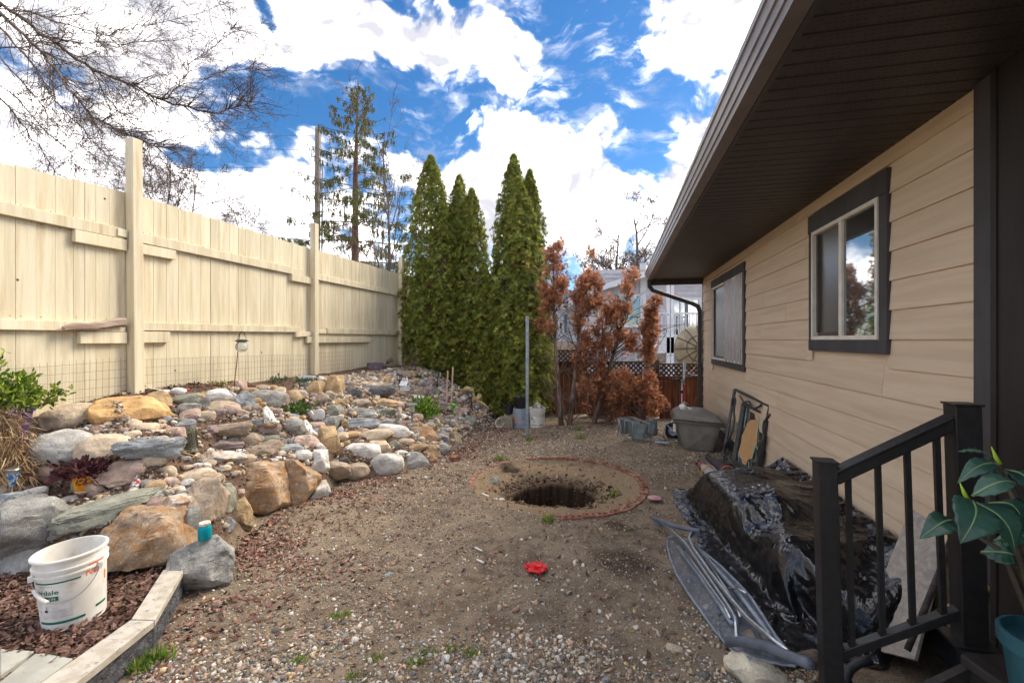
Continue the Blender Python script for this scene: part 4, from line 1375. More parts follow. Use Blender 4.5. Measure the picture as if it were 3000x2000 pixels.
def bare_tree(name, label, base, height, seed, depth=4, r=.12, kids=(3, 5), group='bare trees beyond the fences', spread=.6, mat='twig', trunk_part=.35, rmin=.004, lean=(0, 0)):
    rnd = random.Random(seed)
    t_ = thing(name, label, 'tree', base, group)
    segs = []
    base = Vector(base)
    top = base + Vector((lean[0], lean[1], height * trunk_part))
    tr = [(*base, *top, r, r * .8)]
    for k in range(rnd.randint(4, 6)):
        an = rnd.uniform(0, 6.28)
        d = Vector((math.cos(an) * .6, math.sin(an) * .6, 1.0))
        q = rnd.uniform(.5, 1)
        grow(segs, base.lerp(top, q), d, height * .5 * rnd.uniform(.8, 1.15), r * .6, depth, rnd, -.03, spread, kids, .62, 5, .13, rmin)
    grow(segs, top, Vector((lean[0] * .2, 0, 1)), height * .62, r * .75, depth, rnd, -.03, spread, kids, .62, 6, .1, rmin)
    tubes('trunk', tr, M['bark'], t_, 8)
    tubes('crown', segs, M[mat], t_, 3)
    return t_


# the big bare tree that hangs over the cream fence: limbs follow the photo, twigs are grown on them
rt = random.Random(31)
K = 0.4252
LIMBS = [([(0, 20), (230, 190), (420, 330), (640, 480), (900, 590), (1130, 690), (1320, 750), (1500, 775), (1700, 720), (1740, 690)], 7.6, 8.6, .050),
         ([(1130, 690), (1230, 590), (1310, 450), (1450, 350), (1600, 210), (1615, 180)], 8.2, 7.4, .016),
         ([(1230, 600), (1500, 510), (1700, 470), (1830, 440)], 8.2, 8.8, .012),
         ([(0, 90), (180, 250), (350, 430), (520, 670), (640, 800), (850, 920), (1080, 1010), (1190, 1020)], 7.0, 7.6, .044),
         ([(0, 330), (300, 300), (560, 290), (830, 295), (1220, 275), (1330, 215)], 8.0, 9.0, .020),
         ([(240, 95), (560, 210), (750, 240), (900, 190), (1130, 150), (1440, 70), (1560, 20)], 8.4, 9.2, .018),
         ([(0, 190), (200, 420), (400, 700), (620, 950), (830, 1200)], 7.8, 8.6, .026),
         ([(0, 680), (150, 850), (250, 1000), (400, 1200)], 7.4, 7.8, .022),
         ([(0, 60), (250, 100), (420, 130), (700, 60), (900, -60)], 8.8, 9.4, .018),
         ([(-100, 320), (150, 560), (330, 800), (520, 990), (700, 1120)], 8.6, 9.0, .024),
         ([(-100, 480), (120, 690), (300, 880), (480, 1060), (560, 1180)], 8.0, 8.4, .022),
         ([(520, 670), (640, 705), (830, 715), (990, 690)], 7.3, 7.9, .012),
         ([(640, 490), (760, 700), (950, 900), (1150, 1050)], 8.0, 8.6, .013),
         ([(350, 330), (420, 500), (560, 720), (760, 1000), (830, 1100)], 7.7, 8.0, .014),
         ([(900, 590), (1060, 700), (1250, 830), (1480, 900), (1560, 860)], 8.1, 8.9, .010),
         ([(420, 330), (700, 330), (960, 420), (1100, 470)], 7.9, 8.5, .010)]
wt = thing('bare_tree', 'large leafless tree with drooping grey branches hanging over the cream fence', 'tree', (-11.5, 7.5, 0))
main, twigs = [], []
for (pl, Y0, Y1, r0) in LIMBS:
    L = len(pl)
    # resample
    pts = []
    for i in range(L - 1):
        for q in (0, .25, .5, .75):
            a, b_ = pl[i], pl[i + 1]
            Y = Y0 + (Y1 - Y0) * (i + q) / (L - 1)
            pts.append(P((a[0] + (b_[0] - a[0]) * q) * K, (a[1] + (b_[1] - a[1]) * q) * K, Y))
    pts.append(P(pl[-1][0] * K, pl[-1][1] * K, Y1))
    for i in range(1, len(pts) - 1):
        pts[i] = pts[i] + Vector((rt.gauss(0, .012), rt.gauss(0, .03), rt.gauss(0, .012)))
    n = len(pts)
    for i in range(n - 1):
        main.append((*pts[i], *pts[i + 1], .62 * r0 * (1 - .85 * i / n), .62 * r0 * (1 - .85 * (i + 1) / n)))
    for k in range(int(n * 3.4)):
        i = rt.randrange(n - 1)
        base = pts[i].lerp(pts[i + 1], rt.random())
        dd = (pts[i + 1] - pts[i]).normalized()
        rv = Vector((rt.gauss(0, 1), rt.gauss(0, 1.2), rt.gauss(.1, 1)))
        side = (rv - dd * rv.dot(dd)).normalized()
        grow(twigs, base, dd * .9 + side * .75, rt.uniform(.35, 1.0), r0 * .14 + .0025, 2, rt, .015, .7, (2, 4), .55, 4, .16, .0023)
trunk = [(*(-11.5, 7.5, 0), *(-11.2, 7.6, 3.0), .30, .24), (*(-11.2, 7.6, 3.0), *(-10.8, 7.7, 6.2), .24, .16)]
for (pl, Y0, Y1, r0) in LIMBS:
    if pl[0][0] <= 0:
        e = P(pl[0][0] * K, pl[0][1] * K, Y0)
        trunk.append((*(-10.8, 7.7, 6.2), *e, .10, r0))
tubes('trunk', trunk, M['bark'], wt, 8)
tag(tubes('limbs', main, M['bark'], wt, 6), kind='stuff')
tubes('crown', twigs, M['twig'], wt, 3)

# smaller bare trees far behind the fence
for i, (u, vtop, Y, hgt, sd_, lab) in enumerate([
        (545, 530, 30, None, 3, 'rounded leafless brown tree behind the fence by the utility pole'), (430, 470, 26, None, 4, 'twiggy leafless tree directly behind the tall fence post'),
        (765, 612, 34, None, 5, 'low leafless shrub-like tree beyond the fence near the spruce'), (480, 580, 33, None, 14, 'low dense leafless tree between two larger bare crowns')]):
    top = P(u, vtop, Y)
    bare_tree('bare_tree', lab, (top.x, Y, 0), top.z * 1.02, sd_, 4, .14, (4, 5), rmin=.013, spread=.75)
top = P(1190, 455, 15.0)
bare_tree('bare_tree', 'slender leafless grey tree between the spruce and the green cedars', (P(1140, 900, 15).x, 15.0, 0), top.z, 8, 3, .075, (4, 5), rmin=.005, spread=.38, trunk_part=.5)
top = P(1900, 620, 30)
bare_tree('bare_tree', 'wide leafless tree rising behind the white neighbour house', (P(1880, 900, 30).x, 30.0, 0), top.z, 12, 4, .24, (4, 5), rmin=.013, spread=.75)
top = P(1790, 660, 34)
bare_tree('bare_tree', 'leafless tree with spreading limbs behind the neighbour roof', (P(1800, 900, 34).x, 34.0, 0), top.z, 18, 4, .22, (4, 5), rmin=.013, spread=.75)
top = P(1660, 800, 34)
bare_tree('bare_tree', 'small leafless tree behind the low grey roof', (P(1655, 900, 34).x, 34.0, 0), top.z, 19, 4, .10, (4, 5), rmin=.015)
# bare saplings just behind the far fence panel
for i, (u, vt) in enumerate(((1128, 560), (1105, 640), (1050, 700), (1095, 755))):
    rnd = random.Random(40 + i)
    segs = []
    b_ = P(u + 10, 840, 11.2 + .3 * i)
    tp = P(u - 4, vt, 11.2 + .3 * i)
    t_ = thing('sapling', ['tall thin bare sapling nearest the slender grey tree', 'bare sapling stem rising beside the spruce skirt', 'forked bare sapling behind the fence below the spruce', 'short bare shoot poking over the far fence panel'][i], 'sapling', (b_.x, b_.y, 0), 'bare saplings behind the fence')
    st = Vector((b_.x, b_.y, 0))
    grow(segs, st, tp - st, (tp - st).length, .022, 1 if i else 2, rnd, 0, .45, (4, 7), .22, 8, .035, .004)
    tubes('stem', segs, M['bark_red'], t_, 5)


# spray of scale foliage: a few narrow leaflets in a fan
def fan(n=5, L=1.0, w=.16):
    v, f = [], []
    for i in range(n):
        an = (i - (n - 1) / 2) * .42
        l_ = L * (1 - .12 * abs(i - (n - 1) / 2))
        c, s_ = math.sin(an), math.cos(an)
        o = len(v)
        px, py = -s_ * w * .5, c * w * .5
        v += [(0, 0, 0), (c * l_ * .5 + s_ * w * .5, s_ * l_ * .5 - c * w * .5, .04), (c * l_, s_ * l_, -.05), (c * l_ * .5 - s_ * w * .5, s_ * l_ * .5 + c * w * .5, .04)]
        f.append((o, o + 1, o + 2, o + 3))
    return np.array(v), np.array(f)


def frames(dirs, roll=None):
    """rotation matrices whose local y axis is dirs"""
    d = dirs / (np.linalg.norm(dirs, axis=1, keepdims=True) + 1e-9)
    a = RNG.normal(size=d.shape)
    s_ = np.cross(d, a); s_ /= np.linalg.norm(s_, axis=1, keepdims=True) + 1e-9
    q = np.cross(s_, d)
    return np.stack([s_, d, q], 2)


def fan3(n=7, L=1.0, w=.17):
    """feathery flat spray: narrow pointed leaflets"""
    v, f = [], []
    for i in range(n):
        an = (i - (n - 1) / 2) * .30
        o = len(v)
        by = .10 * (n - 1 - 2 * abs(i - (n - 1) / 2)) / n
        l_ = L * (1 - .11 * abs(i - (n - 1) / 2))
        s_, c = math.sin(an), math.cos(an)
        v += [(-c * w / 2 + s_ * .15, s_ * w / 2 + by + c * .15, .03), (c * w / 2 + s_ * .15, -s_ * w / 2 + by + c * .15, -.03), (s_ * l_, by + c * l_, (-.08, .06)[i % 2])]
        f.append((o, o + 1, o + 2))
    return np.array(v), np.array(f)


FANV, FANF = fan3()
TH_COL = [lin(144, 152, 66), lin(128, 140, 60), lin(162, 164, 78), lin(116, 130, 60), lin(134, 140, 58), lin(150, 146, 70), lin(106, 120, 58)]


def thuja(label, u, vtop, half, Y, zb, n, seed):
    """columnar cedar: many flat sprays in vertical lumps through an egg-shaped crown"""
    rg = np.random.default_rng(seed)
    n = int(n * 1.5)
    c = P(u, CY, Y)
    zt = EYE - (vtop - CY) / F * Y
    rad = half / F * Y * 1.2
    t_ = thing('cedar_tree', label, 'tree', (c.x, Y, zb), 'columnar green cedars')
    hgt = zt - zb
    mb = MB()
    mb.tube([(c.x, Y, zb - .1), (c.x, Y, zb + hgt * .5), (c.x, Y, zt - .2)], [.07, .05, .01], 8)
    mb.build('trunk', M['bark_red'], t_, smooth=True)
    q = rg.uniform(0, 1, n) ** .92
    prof = np.interp(q, [0, .06, .2, .45, .7, .85, .95, 1.0], [.72, .92, 1.0, .93, .70, .47, .22, .03])
    an = rg.uniform(0, 2 * np.pi, n)
    lump = 1 + .14 * np.sin(an * 4 + q * 11 + seed) + .12 * np.sin(an * 9 - q * 27 + seed * 2) + .09 * np.sin(q * 60 + an * 3) + .05 * np.sin(q * 130 - an * 8)
    dep = 1 - np.abs(rg.normal(0, .10, n))
    rr = rad * prof * lump * dep.clip(.3, 1.05)
    x = c.x + rr * np.cos(an); y = Y + rr * np.sin(an); z = zb + .03 + q * hgt
    keep = np.sin(an * 7 + q * 31 + seed) * np.sin(q * 47 - an * 5 + 2 * seed) + .6 * np.sin(an * 13 + q * 90) > -.62
    dirs = np.stack([np.cos(an) * .9, np.sin(an) * .9, np.full(n, .75)], 1) + rg.normal(0, .5, (n, 3))
    size = rg.gamma(6, .0135, n).clip(.035, .14) * np.interp(q, [0, .8, 1], [1.05, .95, .7])
    size = np.where(keep, size, size * .35)
    zn = np.stack([np.cos(an), np.sin(an), np.full(n, .45)], 1) + rg.normal(0, .42, (n, 3))
    zn /= np.linalg.norm(zn, axis=1, keepdims=True)
    dirs = dirs + np.array([0, 0, .5]) + rg.normal(0, .5, (n, 3))
    yv = dirs - zn * np.sum(dirs * zn, 1, keepdims=True); yv /= np.linalg.norm(yv, axis=1, keepdims=True)
    Ms = np.stack([np.cross(yv, zn), yv, zn], 2) * size[:, None, None]
    cols = palette(n, TH_COL, .2)
    br = rg.uniform(size=n) < .035
    cols[br] = np.array(lin(128, 84, 50)[:3]) * rg.uniform(.7, 1.1, (br.sum(), 1))
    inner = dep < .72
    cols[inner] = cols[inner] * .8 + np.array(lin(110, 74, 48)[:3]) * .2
    crown = mass('crown', M['green'], FANV, FANF, Ms, np.stack([x, y, z], 1), cols, t_)
    # shaggy dark twigs within, so that light does not pass straight through
    sg = []
    for i in range(260):
        qq = rg.uniform(.02, .93)
        a_ = rg.uniform(0, 6.28)
        rr_ = rad * float(np.interp(qq, [0, .2, .7, 1], [.8, .9, .55, .05])) * .85
        zc = zb + qq * hgt
        sg.append((c.x, Y, zc - .1, c.x + rr_ * math.cos(a_), Y + rr_ * math.sin(a_), zc + .35 * rr_, .012, .004))
    tubes('branches', sg, M['bark_red'], t_, 4)


thuja('tallest green columnar cedar beside the end fence post', 1262, 462, 72, 10.4, .75, 9500, 1)
thuja('short green cedar growing in front of the tallest one by the fence', 1300, 600, 48, 9.95, .70, 5200, 2)
thuja('green cedar with a thin leader in the middle of the group', 1345, 520, 52, 10.3, .6, 6800, 3)
thuja('green cedar with a rounded top next to the gap in the row', 1382, 560, 54, 10.1, .55, 6800, 4)
thuja('tall green cedar with a narrow tip behind the grey pails', 1505, 460, 66, 9.7, .02, 9500, 5)
thuja('green cedar directly behind the black pot and steel post', 1518, 528, 74, 9.35, .02, 9000, 6)
thuja('green cedar beside the first brown dead cedar', 1552, 505, 56, 9.75, .02, 8000, 7)
thuja('low green cedar filling the middle of the row above the driftwood', 1425, 800, 50, 9.75, .25, 4200, 8)
thuja('low green cedar at the fence post end of the row', 1238, 760, 46, 10.0, .78, 3600, 9)

# dead cedars with rusty foliage left on one side
DEAD_COL = [lin(202, 144, 106), lin(182, 124, 90), lin(214, 158, 114), lin(160, 112, 84), lin(198, 146, 118), lin(172, 132, 108)]


def dead_cedar(label, base, top, Y, fol, n, seed, bend=0.0):
    """fol: list of (u, v, half w, half h, share) clumps of brown foliage"""
    rnd = random.Random(seed)
    rg = np.random.default_rng(seed); n = int(n * .95)
    b_ = P(base[0], base[1], Y); b_.z = hz(b_.x, Y)
    tp = P(top[0], top[1], Y + .1)
    t_ = thing('dead_cedar', label, 'tree', tuple(b_), 'dead brown cedars by the back fence')
    mb = MB()
    pts = [b_.lerp(tp, q) + Vector((bend * math.sin(q * 3.1), .05 * math.sin(q * 4), 0)) for q in (0, .15, .3, .45, .6, .75, .9, 1)]
    pts[0].z -= .05
    mb.tube(pts, [.052, .044, .038, .032, .025, .018, .01, .004], 8)
    mb.build('trunk', M['bark_red'], t_, smooth=True)
    segs = []
    for k in range(46):
        q = rnd.uniform(.03, .75) ** 1.2
        i = min(int(q * 7), 6)
        bp = pts[i].lerp(pts[i + 1], q * 7 - i)
        an = rnd.uniform(0, 6.28)
        grow(segs, bp, Vector((math.cos(an), math.sin(an) * .6, rnd.uniform(.35, 1.3))), rnd.uniform(.3, .75), .010, 1, rnd, -.02, .5, (2, 4), .6, 4, .14, .0028)
    tubes('branches', segs, M['twig'], t_, 4)
    X, D_ = [], []
    tot = sum(f_[4] for f_ in fol)
    for (u, v, hw, hh, sh) in fol:
        k = int(n * sh / tot)
        c = P(u, v, Y)
        sx, sz_ = hw / F * Y, hh / F * Y
        # foliage hangs in tufts
        m = max(6, k // 60)
        tc = rg.normal(0, .40, (m, 3)) * np.array([sx, min(sx, .3), sz_])
        w_ = rg.integers(0, m, k)
        pp = np.array(c) + tc[w_] + rg.normal(0, .05, (k, 3)) * np.array([1, 1, 1.5])
        X.append(pp); D_.append(rg.normal(0, .5, (k, 3)) + np.array([0, 0, .6]) + np.sign(tc[w_]) * .3)
    X = np.concatenate(X); D_ = np.concatenate(D_)
    size = rg.gamma(5, .0145, len(X)).clip(.03, .12)
    mass('crown', M['green'], FANV, FANF, frames(D_) * size[:, None, None], X, palette(len(X), DEAD_COL, .2), t_)
    # thin twigs carrying the tufts
    sg = []
    for i in range(0, len(X), 24):
        q = min(max((X[i][2] - .35 - b_.z) / (tp.z - b_.z), .02), .98)
        k = min(int(q * 7), 6)
        bp = pts[k].lerp(pts[k + 1], q * 7 - k)
        sg.append((*bp, *X[i], .006, .0025))
    tubes('twigs', sg, M['twig'], t_, 4)


dead_cedar('dead cedar with sparse pinkish-brown top beside the green cedars', (1645, 1248), (1622, 702), 8.75, [(1620, 770, 24, 70, 3), (1600, 880, 26, 100, 3), (1635, 860, 26, 90, 3), (1640, 720, 12, 30, .5), (1595, 960, 22, 40, 1)], 1900, 61, -.05)
dead_cedar('dead cedar with a thick orange-brown plume above a bare twiggy base', (1668, 1250), (1712, 765), 8.8, [(1722, 820, 32, 60, 3), (1700, 900, 40, 100, 4), (1738, 880, 28, 110, 3), (1720, 1030, 36, 70, 2.5), (1750, 1080, 36, 60, 1.2), (1715, 1120, 36, 50, .8)], 3000, 62, .03)
dead_cedar('dead cedar leaning away, its ragged tip above the neighbour window', (1738, 1240), (1852, 800), 9.0, [(1840, 830, 26, 40, 2), (1815, 900, 30, 70, 3), (1790, 890, 30, 40, 1), (1800, 990, 46, 70, 3.5), (1835, 1010, 30, 50, 2), (1815, 1120, 50, 60, 2.4), (1790, 1170, 40, 40, 1)], 3000, 63, .06)
dead_cedar('dense rust-brown dead cedar next to the hand truck', (1872, 1232), (1925, 868), 9.0, [(1918, 900, 22, 40, 2), (1900, 960, 30, 60, 3), (1895, 1030, 34, 60, 3.2), (1905, 1110, 38, 60, 3), (1880, 1160, 50, 50, 2.5), (1910, 1200, 34, 40, 1.4), (1830, 1180, 40, 46, 1.6)], 3600, 64, .02)
dead_cedar('dead cedar with bare upright stems in the middle of the row', (1790, 1240), (1762, 900), 9.1, [(1755, 1000, 24, 60, 1), (1775, 1130, 44, 60, 2), (1740, 1150, 36, 50, 1.4), (1800, 1205, 40, 30, 1)], 1500, 65, -.03)

# spruce with hanging branchlets
sp = P(1040, CY, 17.0)
spt = thing('spruce_tree', 'tall open spruce with drooping branchlets and brown cones beyond the fence', 'tree', (sp.x, 17.0, 0))
zt = EYE + (CY - 240) / F * 17
mb = MB()
mb.tube([(sp.x - .05, 17, 0), (sp.x, 17, 4), (sp.x + .02, 17, 8), (sp.x + .14, 17, zt)], [.19, .15, .09, .012], 10)
mb.build('trunk', pmat('spruce_bark', lin(126, 100, 86), lin(92, 72, 62), 12, rough=.95, bump=.5, bscale=40, bdist=.01), spt, smooth=True)
rnd = random.Random(77)
bs, nx_, nd_, cn = [], [], [], []
z = 3.6
while z < zt - .25:
    q = (zt - z) / (zt - 3.6)
    nb = 5
    a0 = rnd.uniform(0, 6.28)
    for k in range(nb):
        an = a0 + k * 6.28 / nb + rnd.uniform(-.35, .35)
        L = (.22 + 3.5 * q ** .85) * rnd.uniform(.86, 1.06)
        pts = []
        rise = rnd.uniform(.10, .25)
        for i in range(9):
            w_ = i / 8
            zz = z + L * (rise * w_ - .55 * w_ ** 1.5 * (.4 + .6 * q) + .28 * w_ ** 3)
            pts.append(Vector((sp.x + .01 * z + math.cos(an) * L * w_, 17 + math.sin(an) * L * w_, zz)))
        for i in range(8):
            bs.append((*pts[i], *pts[i + 1], max(.036 * q * (1 - i / 9), .010), max(.036 * q * (1 - (i + 1) / 9), .008)))
        # secondary branches spread flat, each hung with drooping branchlets
        for _ in range(int(L * 5) + 3):
            w_ = rnd.uniform(.12, 1.0)
            i = min(int(w_ * 8), 7)
            bp = pts[i].lerp(pts[i + 1], w_ * 8 - i)
            sl = L * .24 * (1.15 - w_) + .05
            sgn = rnd.choice((-1, 1))
            fwd = Vector((math.cos(an), math.sin(an), 0)); sid = Vector((-math.sin(an), math.cos(an), 0)) * sgn
            e2 = bp + (fwd * .75 + sid * .75) * sl + Vector((0, 0, -.10 * sl))
            bs.append((*bp, *e2, .010, .006))
            for _k in range(int(sl * 20) + 2):
                b3 = bp.lerp(e2, rnd.random())
                hl = rnd.uniform(.08, .34) * (.45 + .55 * q)
                e = b3 + Vector((rnd.gauss(0, .03), rnd.gauss(0, .03), -hl))
                for j in range(int(hl * 60) + 3):
                    nx_.append(b3.lerp(e, rnd.random())); nd_.append(Vector((rnd.gauss(0, .45), rnd.gauss(0, .45), -1.0)))
                if rnd.random() < (.05 if q < .5 else .018):
                    cn.append(e)
        for _ in range(int(L * 12)):
            i = rnd.randrange(8)
            pp = pts[i].lerp(pts[i + 1], rnd.random())
            nx_.append(pp); nd_.append(Vector((math.cos(an) + rnd.gauss(0, .7), math.sin(an) + rnd.gauss(0, .7), rnd.gauss(-.2, .4))))
    z += .24 + .62 * q * rnd.uniform(.9, 1.1)
tubes('branches', bs, M['bark'], spt, 4)
nx_ = np.array([tuple(p) for p in nx_]); nd_ = np.array([tuple(p) for p in nd_])
NV, NF = fan3(3, 1.0, .16)
mass('crown', M['needle'], NV, NF, frames(nd_) * RNG.uniform(.035, .085, len(nx_))[:, None, None], nx_, palette(len(nx_), [lin(112, 122, 80), lin(124, 130, 78), lin(100, 110, 74), lin(142, 138, 76), lin(118, 122, 84)], .16), spt)
cone = MB()
for p in cn:
    cone.lathe([(.004, 0), (.022, -.03), (.024, -.08), (.012, -.13), (.002, -.145)], p, 6)
tag(cone.build('cones', pmat('spruce_cone', lin(176, 138, 112), lin(140, 104, 80), 60, rough=.8), spt, smooth=True), kind='stuff')
print('TREES', len(nx_), len(twigs))
# ------------------------------------------------------------------ curb, paving, brick ring
M['curb_cap'] = pmat('aggregate_cap', lin(188, 180, 166), lin(168, 158, 142), 20, rough=.85, bump=.4, bscale=150, bdist=.003, dirt=lin(124, 124, 128), dirt_scale=26, dirt_lo=.58, dirt_hi=.63, dirt_amt=.8)
M['split_block'] = pmat('dark_split_block', lin(96, 95, 98), lin(66, 66, 70), 30, rough=.95, bump=1.0, bscale=70, bdist=.014, dirt=lin(150, 148, 146), dirt_scale=60, dirt_lo=.62, dirt_hi=.68, dirt_amt=.6)
curb = thing('block_curb', 'low retaining curb of dark split blocks with speckled caps beside the leaf litter', 'curb', (-1.95, 2.4, 0))
A = [(-1.878, 1.55), (-1.885, 2.40), (-2.125, 2.955)]
B = [(-2.05, 1.55), (-2.015, 2.405), (-2.245, 2.93)]
for i in range(2):
    g_ = .003
    d_ = Vector((A[i + 1][0] - A[i][0], A[i + 1][1] - A[i][1], 0)).normalized() * g_
    q = [Vector((*A[i], 0)) + d_, Vector((*A[i + 1], 0)) - d_, Vector((*B[i + 1], 0)) - d_, Vector((*B[i], 0)) + d_]
    mb = MB(); mb.prism([p + Vector((0, 0, .135)) for p in q], (0, 0, .038)); mb.build('cap_stone', M['curb_cap'], curb, bevel=.004)
    inn = [q[0].lerp(q[3], .06), q[1].lerp(q[2], .06), q[2].lerp(q[1], .1), q[3].lerp(q[0], .1)]
    mb = MB()
    # rough split face: a grid with uneven depth
    a, b_ = inn[0], inn[1]
    out = Vector((b_.y - a.y, -(b_.x - a.x), 0)).normalized()
    rr_ = random.Random(i)
    offs = {}
    def face(p_, q_, a=a, b_=b_, out=out, rr_=rr_, offs=offs):
        k_ = (round(p_, 3), round(q_, 3))
        e_ = 0 if (p_ in (0, 1)) else rr_.uniform(-.012, .006)
        offs[k_] = e_
        return a.lerp(b_, p_) + out * e_ + Vector((0, 0, -.08 + .2145 * q_))
    mb.grid(face, 26, 8)
    mb.prism([p + Vector((0, 0, -.08)) for p in (a - out * .013, b_ - out * .013, inn[2], inn[3])], (0, 0, .2144))
    mb.build('wall_block', M['split_block'], curb)

M['slab'] = pmat('paving_slab', lin(170, 168, 156), lin(148, 146, 136), 5, rough=.9, bump=.3, bscale=90, bdist=.003, vary=.06, dirt=lin(120, 110, 94), dirt_scale=6, dirt_lo=.6, dirt_hi=.75, dirt_amt=.5)
pav = bpy.data.objects.new('paving', None); COL.objects.link(pav); pav.location = (-2.5, 1.9, .12)
tag(pav, 'grey paving slabs beside the leaf litter and the curb', 'paving', kind='structure')
for poly in ([(0, 1898), (100, 1905), (40, 1950), (0, 1975)], [(108, 1908), (214, 1927), (100, 2010), (0, 2075), (-80, 2060)], [(-160, 1880), (-6, 1896), (-10, 1980), (-140, 2060)]):
    mb = MB()
    mb.prism([G(u, v, .148) - Vector((0, 0, .045)) for (u, v) in poly], (0, 0, .045))
    mb.build('paving_slab', M['slab'], pav, bevel=.004)

M['brick'] = pmat('red_brick', lin(142, 92, 75), lin(114, 74, 60), 22, rough=.9, bump=.5, bscale=120, bdist=.003, vary=.12, dirt=lin(178, 156, 124), dirt_scale=9, dirt_lo=.46, dirt_hi=.70, dirt_amt=.75)
M['brick_hole'] = pmat('brick_hole', lin(60, 36, 26), rough=.95, bump=0)


def brick_mesh(holes=3, L=.19, Wd=.085, Hh=.06):
    """brick with cored holes on its upper face"""
    bm = bmesh.new()
    n = 12
    r_ = .018
    rows = []
    cell = L / holes if holes else L
    top = Hh / 2
    if holes:
        for i in range(holes):
            cx = -L / 2 + cell * (i + .5)
            ring = [bm.verts.new((cx + r_ * math.cos(2 * math.pi * k / n + math.pi / 4), r_ * math.sin(2 * math.pi * k / n + math.pi / 4), top)) for k in range(n)]
            low = [bm.verts.new((p.co.x, p.co.y, top - .04)) for p in ring]
            per = []
            for k in range(n):
                an = 2 * math.pi * k / n + math.pi / 4
                c_, s_ = math.cos(an), math.sin(an)
                m_ = max(abs(c_), abs(s_))
                per.append(bm.verts.new((cx + c_ / m_ * cell / 2, s_ / m_ * Wd / 2, top)))
            for k in range(n):
                k2 = (k + 1) % n
                bm.faces.new((ring[k], per[k], per[k2], ring[k2]))
                bm.faces.new((low[k], ring[k], ring[k2], low[k2]))
            bm.faces.new(low)
    o_ = [bm.verts.new((x, y, z)) for z in (-Hh / 2, top) for (x, y) in ((-L / 2, -Wd / 2), (L / 2, -Wd / 2), (L / 2, Wd / 2), (-L / 2, Wd / 2))]
    for k in range(4):
        bm.faces.new((o_[k], o_[(k + 1) % 4], o_[4 + (k + 1) % 4], o_[4 + k]))
    bm.faces.new(o_[3::-1])
    if not holes: bm.faces.new(o_[4:])
    bmesh.ops.recalc_face_normals(bm, faces=bm.faces)
    me_ = bpy.data.meshes.new('brick')
    bm.to_mesh(me_); bm.free()
    me_.materials.append(M['brick'])
    return me_


BR = [brick_mesh(3), brick_mesh(0)]
ring = thing('brick_ring', 'sunken circle of red bricks edging the sandy pit in the yard', 'brick ring', (RING[0], RING[1], 0))
nb = 32
rb = random.Random(4)
for i in range(nb):
    an = 2 * math.pi * i / nb + .05
    deg = math.degrees(an) % 360
    o = bpy.data.objects.new('brick', BR[0 if (deg < 100 or deg > 250) else 1])
    COL.objects.link(o)
    # bricks on the near and house side lie flat with their cores up, the others are set on edge and half buried
    flat = deg < 112 or deg > 252
    rad = RING[2] * (1.0 + .012 * math.sin(an * 3))
    x, y = RING[0] + rad * math.cos(an) * .95, RING[1] + rad * math.sin(an) * 1.04
    gz_ = hz(RING[0] + 1.12 * math.cos(an) * .95, RING[1] + 1.12 * math.sin(an) * 1.04)       # level of the yard outside
    if flat:
        zc = gz_ - .030 + (.02 if deg < 85 or deg > 268 else .006) + rb.uniform(-.004, .004)
        o.rotation_euler = (rb.uniform(-.05, .05), rb.uniform(-.05, .05), an + math.pi / 2 + rb.uniform(-.07, .07))
    else:
        zc = gz_ - .0425 + (.006 if deg < 185 else -.012) + rb.uniform(-.004, .004)
        o.rotation_euler = (math.pi / 2 + rb.uniform(-.05, .05), rb.uniform(-.03, .03), an + math.pi / 2 + rb.uniform(-.05, .05))
    o.location = (x, y, zc)
    if rb.random() < .12: o.scale = (.9, 1, 1)
    adopt(o, ring)
o = bpy.data.objects.new('brick', brick_mesh(3)); COL.objects.link(o)
p = T(1331, 1350); o.location = (p.x, p.y, hz(p.x, p.y) + .035); o.rotation_euler = (0.1, 0, .5); o.scale = (.62, 1, 1.1)
tag(o, 'single broken red brick on the dirt beside the rock wall', 'brick')

# ------------------------------------------------------------------ lettering on a curved wall
def text_on(word, size, fn, mat, name, parent, bold=True, shear=0.0, sx=1.0):
    """fn maps (x, y) of the flat text (centred on x, baseline y=0) to a point"""
    cu = bpy.data.curves.new('t', 'FONT')
    cu.body = word; cu.size = size; cu.align_x = 'CENTER'; cu.resolution_u = 4
    cu.shear = shear
    if bold: cu.offset = size * .014
    ob = bpy.data.objects.new('t', cu)
    me_ = bpy.data.meshes.new_from_object(ob)
    bpy.data.objects.remove(ob)
    for v_ in me_.vertices:
        v_.co = fn(v_.co.x * sx, v_.co.y)
    me_.materials.append(mat)
    o_ = bpy.data.objects.new(name, me_)
    COL.objects.link(o_)
    return adopt(o_, parent)


M['green_ink'] = pmat('green_print', lin(22, 92, 78), lin(30, 104, 88), 40, rough=.5, bump=0, dirt=lin(214, 210, 200), dirt_scale=45, dirt_lo=.66, dirt_hi=.7, dirt_amt=.7)
M['orange_ink'] = pmat('orange_spray_paint', lin(246, 108, 40), lin(250, 130, 66), 40, rough=.6, bump=0)
M['black_ink'] = pmat('dark_print', lin(60, 58, 66), rough=.6, bump=0)
M['paper'] = pmat('torn_label', lin(216, 212, 206), lin(196, 190, 184), 30, rough=.7, bump=0)
M['handle_wire'] = pmat('bail_wire', lin(150, 150, 156), rough=.35, metal=.8, bump=0)


def patch(fn, x0, x1, y0, y1, mat, name, parent, n=14):
    mb_ = MB()
    mb_.grid(lambda p_, q_: fn(x0 + (x1 - x0) * p_, y0 + (y1 - y0) * q_), n, 2)
    return mb_.build(name, mat, parent)


